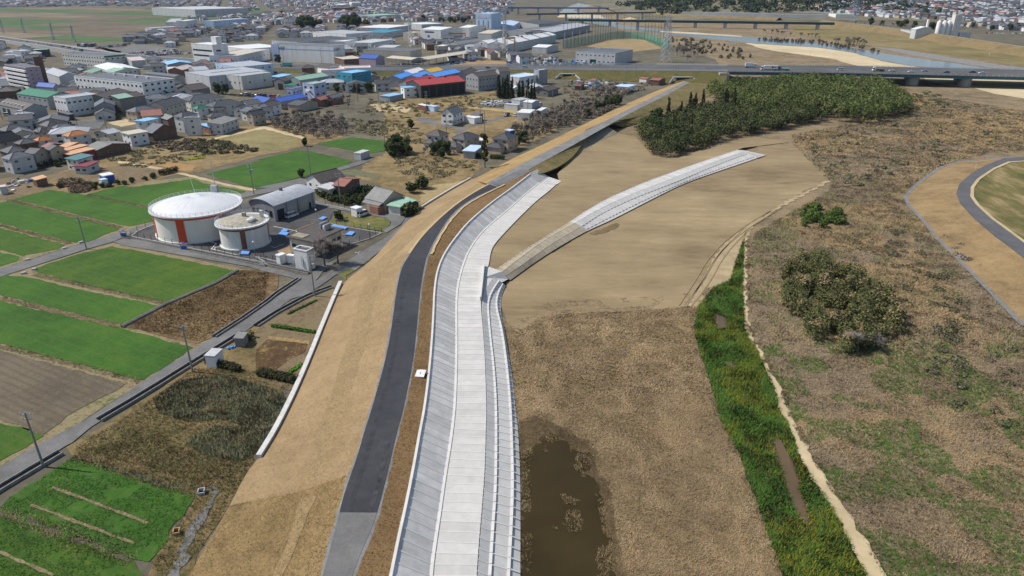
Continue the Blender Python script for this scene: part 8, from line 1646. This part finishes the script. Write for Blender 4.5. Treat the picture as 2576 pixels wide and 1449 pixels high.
# ================================================================== the wooded hill and the far town
def hill_z(x, y): # hillside behind the far right bank and the wooded hill
    s = np.clip((y - 1450) / 1500, 0, 1.6) * 62 * np.clip((x - 620) / 500, 0, 1)
    h = 46 * np.exp(-(((x - 640) / 230) ** 2 + ((y - 1960) / 260) ** 2)); return s + h
gx, gy = np.meshgrid(np.linspace(250, 3400, 64), np.linspace(1400, 4200, 56)); gz = hill_z(gx, gy) + .05
me = bpy.data.meshes.new('hillside'); n0, n1 = gx.shape
me.from_pydata(np.stack([gx.ravel(), gy.ravel(), gz.ravel()], 1).tolist(), [], [(i * n1 + j, i * n1 + j + 1, (i + 1) * n1 + j + 1, (i + 1) * n1 + j) for i in range(n0 - 1) for j in range(n1 - 1)])
me.materials.append(GM('hillside ground', [(.3, (.1, .1, .06)), (.6, (.2, .18, .14)), (.75, (.28, .26, .22))], [(120, 1), (25, 1)])); me.polygons.foreach_set('use_smooth', [True] * len(me.polygons)); link('hillside', me)['kind'] = 'structure'
g = np.random.default_rng(5); n = 1500; x = g.normal(640, 175, n); y = g.normal(1930, 170, n); m = (np.abs(x - 640) < 330) & (y > 1600); x, y = x[m], y[m]
q, c = leafcloud([(a, b, hill_z(a, b) + 5, 8, 8, 7) for a, b in zip(x, y)], 26000, 2.6, [(.025, .04, .018), (.04, .055, .022), (.055, .065, .025), (.03, .045, .02)], .6, seed=21)
tri_cloud('wooded_hill', q, c, LEAF, 4, 'stuff', 'dark evergreen wood covering the far hill', 'wood')
HR = ['tile', 'tile', 'slate', 'darkgrey', 'tile', 'slate', 'brownroof', 'greyroof', 'tile', 'slate', 'rustroof', 'slate', 'darkgrey', 'greyroof']; HW = ['white', 'beige', 'offwhite', 'grey', 'lightgrey', 'white', 'brown', 'cream']
HT = []
for i in range(14):
    L, W, h = random.uniform(9, 14), random.uniform(7.5, 10), random.choice([5.6, 5.8, 6, 3.4]); kd = random.choice(['hip', 'gx', 'gx', 'hip', 'gy']); wl, rc = HW[i % 8], HR[i]
    wm, rm = wall_mb(kd, L, W, h, 2), roof_mb(kd, L, W, h, 2, .6); mb = MB(); mb.v = wm.v + rm.v; o_ = len(wm.v); mb.f = wm.f + [tuple(v + o_ for v in f) for f in rm.f]; mb.m = [0] * len(wm.f) + [1] * len(rm.f)
    for u in (-.25, .25):
        for zz_ in ((1, 3.9) if h > 5 else (1,)): mb.box(u * L - .8, u * L + .8, -W / 2 - .06, -W / 2 + .05, zz_, zz_ + 1.1, 2)
    sm_ = MB(); l, w2 = L / 2 + .5, W / 2 + .5; sm_.box(-L / 2, L / 2, -W / 2, W / 2, 0, h)
    c4 = [(-l, -w2, h - .1), (l, -w2, h - .1), (l, w2, h - .1), (-l, w2, h - .1)]; e4 = (l - w2 * .8 if kd == 'hip' else l); P4, Q4 = (-e4, 0, h + 2.1), (e4, 0, h + 2.1)
    for f4 in ([c4[0], c4[1], Q4, P4], [c4[2], c4[3], P4, Q4], [c4[1], c4[2], Q4], [c4[3], c4[0], P4]): sm_.face(f4, 1)
    HT.append((mb.mesh('house', [WM(wl), RM(rc), GLASS]), sm_, wl, rc, kd))
PALM = [WM(c) for c in HW] + [RM(c) for c in sorted(set(HR))] + [GLASS]; RIDX = {c: len(HW) + i for i, c in enumerate(sorted(set(HR)))}
RN = dict(tile='dark grey tiled', slate='slate grey', darkgrey='charcoal', brownroof='brown', greyroof='pale grey', rustroof='rusty red', whiteroof='white')
ZON = [('behind the five storey office', PX(330, 108, 385, 84, 450, 72, 560, 66, 700, 62, 800, 66, 960, 72, 985, 86, 900, 98, 760, 94, 650, 100, 560, 108, 470, 104, 400, 112), 17, True),
 ('left of the five storey office', PX(300, 98, 400, 92, 470, 112, 460, 130, 420, 120, 330, 112), 17, True),
 ('by the western highway', PX(-30, 118, 60, 122, 120, 148, 60, 165, -30, 160), 18, True),
 ('beyond the shrine groves', PX(640, 42, 760, 22, 900, 16, 1200, 15, 1290, 22, 1270, 42, 1150, 52, 1000, 56, 800, 60, 640, 63), 17, True),
 ('on the far right plain', PX(2380, 58, 2700, 70, 2700, 88, 2400, 68), 20, True),
 ('in the near left quarter', PX(-20, 195, 60, 175, 250, 185, 330, 215, 480, 225, 560, 262, 470, 305, 330, 330, 250, 375, 120, 440, -20, 470), 12.5, True),
 ('among the sheds before the highway', PX(330, 150, 640, 172, 960, 185, 1270, 182, 1270, 205, 1080, 200, 960, 235, 700, 225, 520, 215, 400, 190), 17, True),
 ('between the factories north of the highway', PX(200, 132, 330, 128, 660, 152, 660, 120, 980, 100, 1200, 110, 1300, 140, 1420, 150, 1400, 162, 900, 160, 640, 150, 420, 140), 19, True),
 ('', PX(-800, 185, -25, 192, -25, 465, -800, 520), 15, False), ('', PX(-800, 128, -70, 120, -35, 165, -800, 175), 18, False),
 ('', PX(-60, 1, 700, 1, 760, 12, 620, 30, 500, 26, 420, 17, 250, 15, -60, 20), 21, False), ('', PX(700, 1, 1288, 1, 1290, 14, 900, 14, 760, 18), 21, False),
 ('', PX(480, 24, 620, 28, 640, 50, 560, 60, 480, 50), 19, False), ('', PX(1985, 0, 2800, -8, 2850, 52, 2576, 57, 2400, 52, 2200, 46, 2080, 42, 1992, 26), 17.5, False)]
fx = np.array([f[:2] for f in FOOT]); fr = np.array([f[2] for f in FOOT]); ind = 0; mass = MB()
cand = []
NOGO = [[tuple(U(p))[:2] for p in pl] for pl in (zz(zA, 1180, 470, 1300, 420, 1700, 470, 1820, 520, 1500, 570, 1230, 550, 930, 460, 980, 440), zz(zA, 700, 440, 950, 450, 1180, 500, 1150, 520, 620, 500), zz(za, 1100, 610, 1900, 590, 2100, 660, 1700, 760, 1120, 800), zz(za, 500, 590, 900, 590, 860, 660, 480, 690), zz(zb, 1600, 170, 2260, 180, 2260, 300, 1600, 280), zz(zB, 1860, 640, 2000, 590, 2150, 580, 2460, 600, 2400, 645), zz(zq, 160, 540, 700, 540, 660, 690, 160, 700), zz(zE, -100, 300, 700, 330, 1000, 330, 1180, 190, 2576, -100, 2576, 600, -100, 600))]
NOGO += [[tuple(p)[:2] for p in wf + wbk[::-1]], [tuple(p)[:2] for p in toeF + toeB[::-1]]]
for where, pl, sp, single in ZON:
    w_ = [tuple(U(p))[:2] for p in pl]; xs, ys = zip(*w_); th = random.uniform(.2, .5); c_, s_ = math.cos(th), math.sin(th); r0 = max(max(xs) - min(xs), max(ys) - min(ys)); cx, cy = (max(xs) + min(xs)) / 2, (max(ys) + min(ys)) / 2; k2 = int(r0 / sp) + 1
    ii, jj = np.meshgrid(np.arange(-k2, k2 + 1), np.arange(-k2, k2 + 1)); px = cx + (ii * c_ - jj * s_) * sp + rng.uniform(-2.5, 2.5, ii.shape); py = cy + (ii * s_ + jj * c_) * sp + rng.uniform(-2.5, 2.5, ii.shape)
    m = inpoly(px, py, w_) & (rng.random(px.shape) < .87) & (ii % 5 != 0); px, py = px[m], py[m]
    ok = np.ones(len(px), bool)
    for q in NOGO: ok &= ~inpoly(px, py, q)
    for q in RECT: ok &= ~((np.abs((px - q[0]) * math.cos(q[2]) + (py - q[1]) * math.sin(q[2])) < q[3] + 7) & (np.abs(-(px - q[0]) * math.sin(q[2]) + (py - q[1]) * math.cos(q[2])) < q[4] + 7))
    for a, b in zip(px[ok], py[ok]):
        cand.append((a * a + b * b, a, b, th + random.choice([0, R(90), 0]) + random.uniform(-.08, .08), where, single))
cand.sort()
for d2, a, b, th, where, single in cand:
    k3 = random.randrange(len(HT)); me, mb, wl, rc, kd = HT[k3]; z = float(hill_z(np.array(a), np.array(b))) if a > 250 and b > 1400 else 0
    if single and ind < 298 and d2 < 1300 ** 2:
        o = link('house', me, None, (a, b, z), th); s = random.uniform(.85, 1.2); o.scale = (s, s, random.uniform(.9, 1.1)); tag(o, '%s roofed %s walled house %s' % (RN[rc], {'offwhite': 'pale', 'lightgrey': 'grey', 'asbestos': 'drab'}.get(wl, wl), where), 'house', '%s roofed houses %s' % (RN[rc], where)); ind += 1
    else:
        c_, s_ = math.cos(th), math.sin(th); o_ = len(mass.v); mass.v += [(a + c_ * x - s_ * y, b + s_ * x + c_ * y, z + q) for x, y, q in mb.v]; mass.f += [tuple(v + o_ for v in f) for f in mb.f]; mass.m += [HW.index(wl) if m_ == 0 else RIDX[rc] if m_ == 1 else len(PALM) - 1 for m_ in mb.m]
print('tris', sum(len(p.vertices) - 2 for o_ in COL.objects if o_.type == 'MESH' and o_.get('kind') == 'stuff' for p in [])) if 0 else print('houses', ind, 'mass', len(cand) - ind, len(mass.f))
o = mk('distant_town', mass, PALM); tag(o, 'distant roofs of the far town reaching to the top of the picture', 'town', None, 'stuff')
g = np.random.default_rng(77); bx_ = [c for c in cand if c[0] < 700 ** 2]; idx = g.choice(len(bx_), min(160, len(bx_)), replace=False)
q, c = leafcloud([(bx_[i][1] + g.uniform(6, 9), bx_[i][2] + g.uniform(-8, 8), 1.2, g.uniform(1, 2.2), g.uniform(1, 2.2), g.uniform(1, 2)) for i in idx], 9000, .35, EVG + OLIVE + DARKC, .6, seed=34)
tri_cloud('garden_shrubs', q, c, LEAF, 4, 'stuff', 'dark garden shrubs between the nearer houses', 'shrubs')
# dark trees between the far houses
g = np.random.default_rng(31); sel = [c for c in cand if c[1] is not None]; idx = g.choice(len(sel), min(600, len(sel)), replace=False)
q, c = leafcloud([(sel[i][1] + 8, sel[i][2] + 6, (float(hill_z(np.array(sel[i][1]), np.array(sel[i][2]))) if sel[i][1] > 250 and sel[i][2] > 1400 else 0) + 3, g.uniform(2, 4.5), g.uniform(2, 4.5), g.uniform(2, 4)) for i in idx], 9000, 1.1, EVG + OLIVE, .6, seed=33)
tri_cloud('town_trees', q, c, LEAF, 4, 'stuff', 'garden trees scattered between the distant houses', 'trees')
# ------------------------------------------------------------------ haze
hz = MB().box(-12900, 12900, -250, 12900, -1.5, 165)
o = mk('haze', hz, None or M('haze placeholder', (1, 1, 1)))
hm = bpy.data.materials.new('haze air'); hm.use_nodes = True; t = hm.node_tree; t.nodes.clear()
pv = t.nodes.new('ShaderNodeVolumePrincipled'); pv.inputs['Color'].default_value = (.62, .76, 1, 1); pv.inputs['Density'].default_value = .000032; pv.inputs['Anisotropy'].default_value = 0.2
ou = t.nodes.new('ShaderNodeOutputMaterial'); t.links.new(pv.outputs[0], ou.inputs['Volume'])
o.data.materials.clear(); o.data.materials.append(hm); o['kind'] = 'stuff'
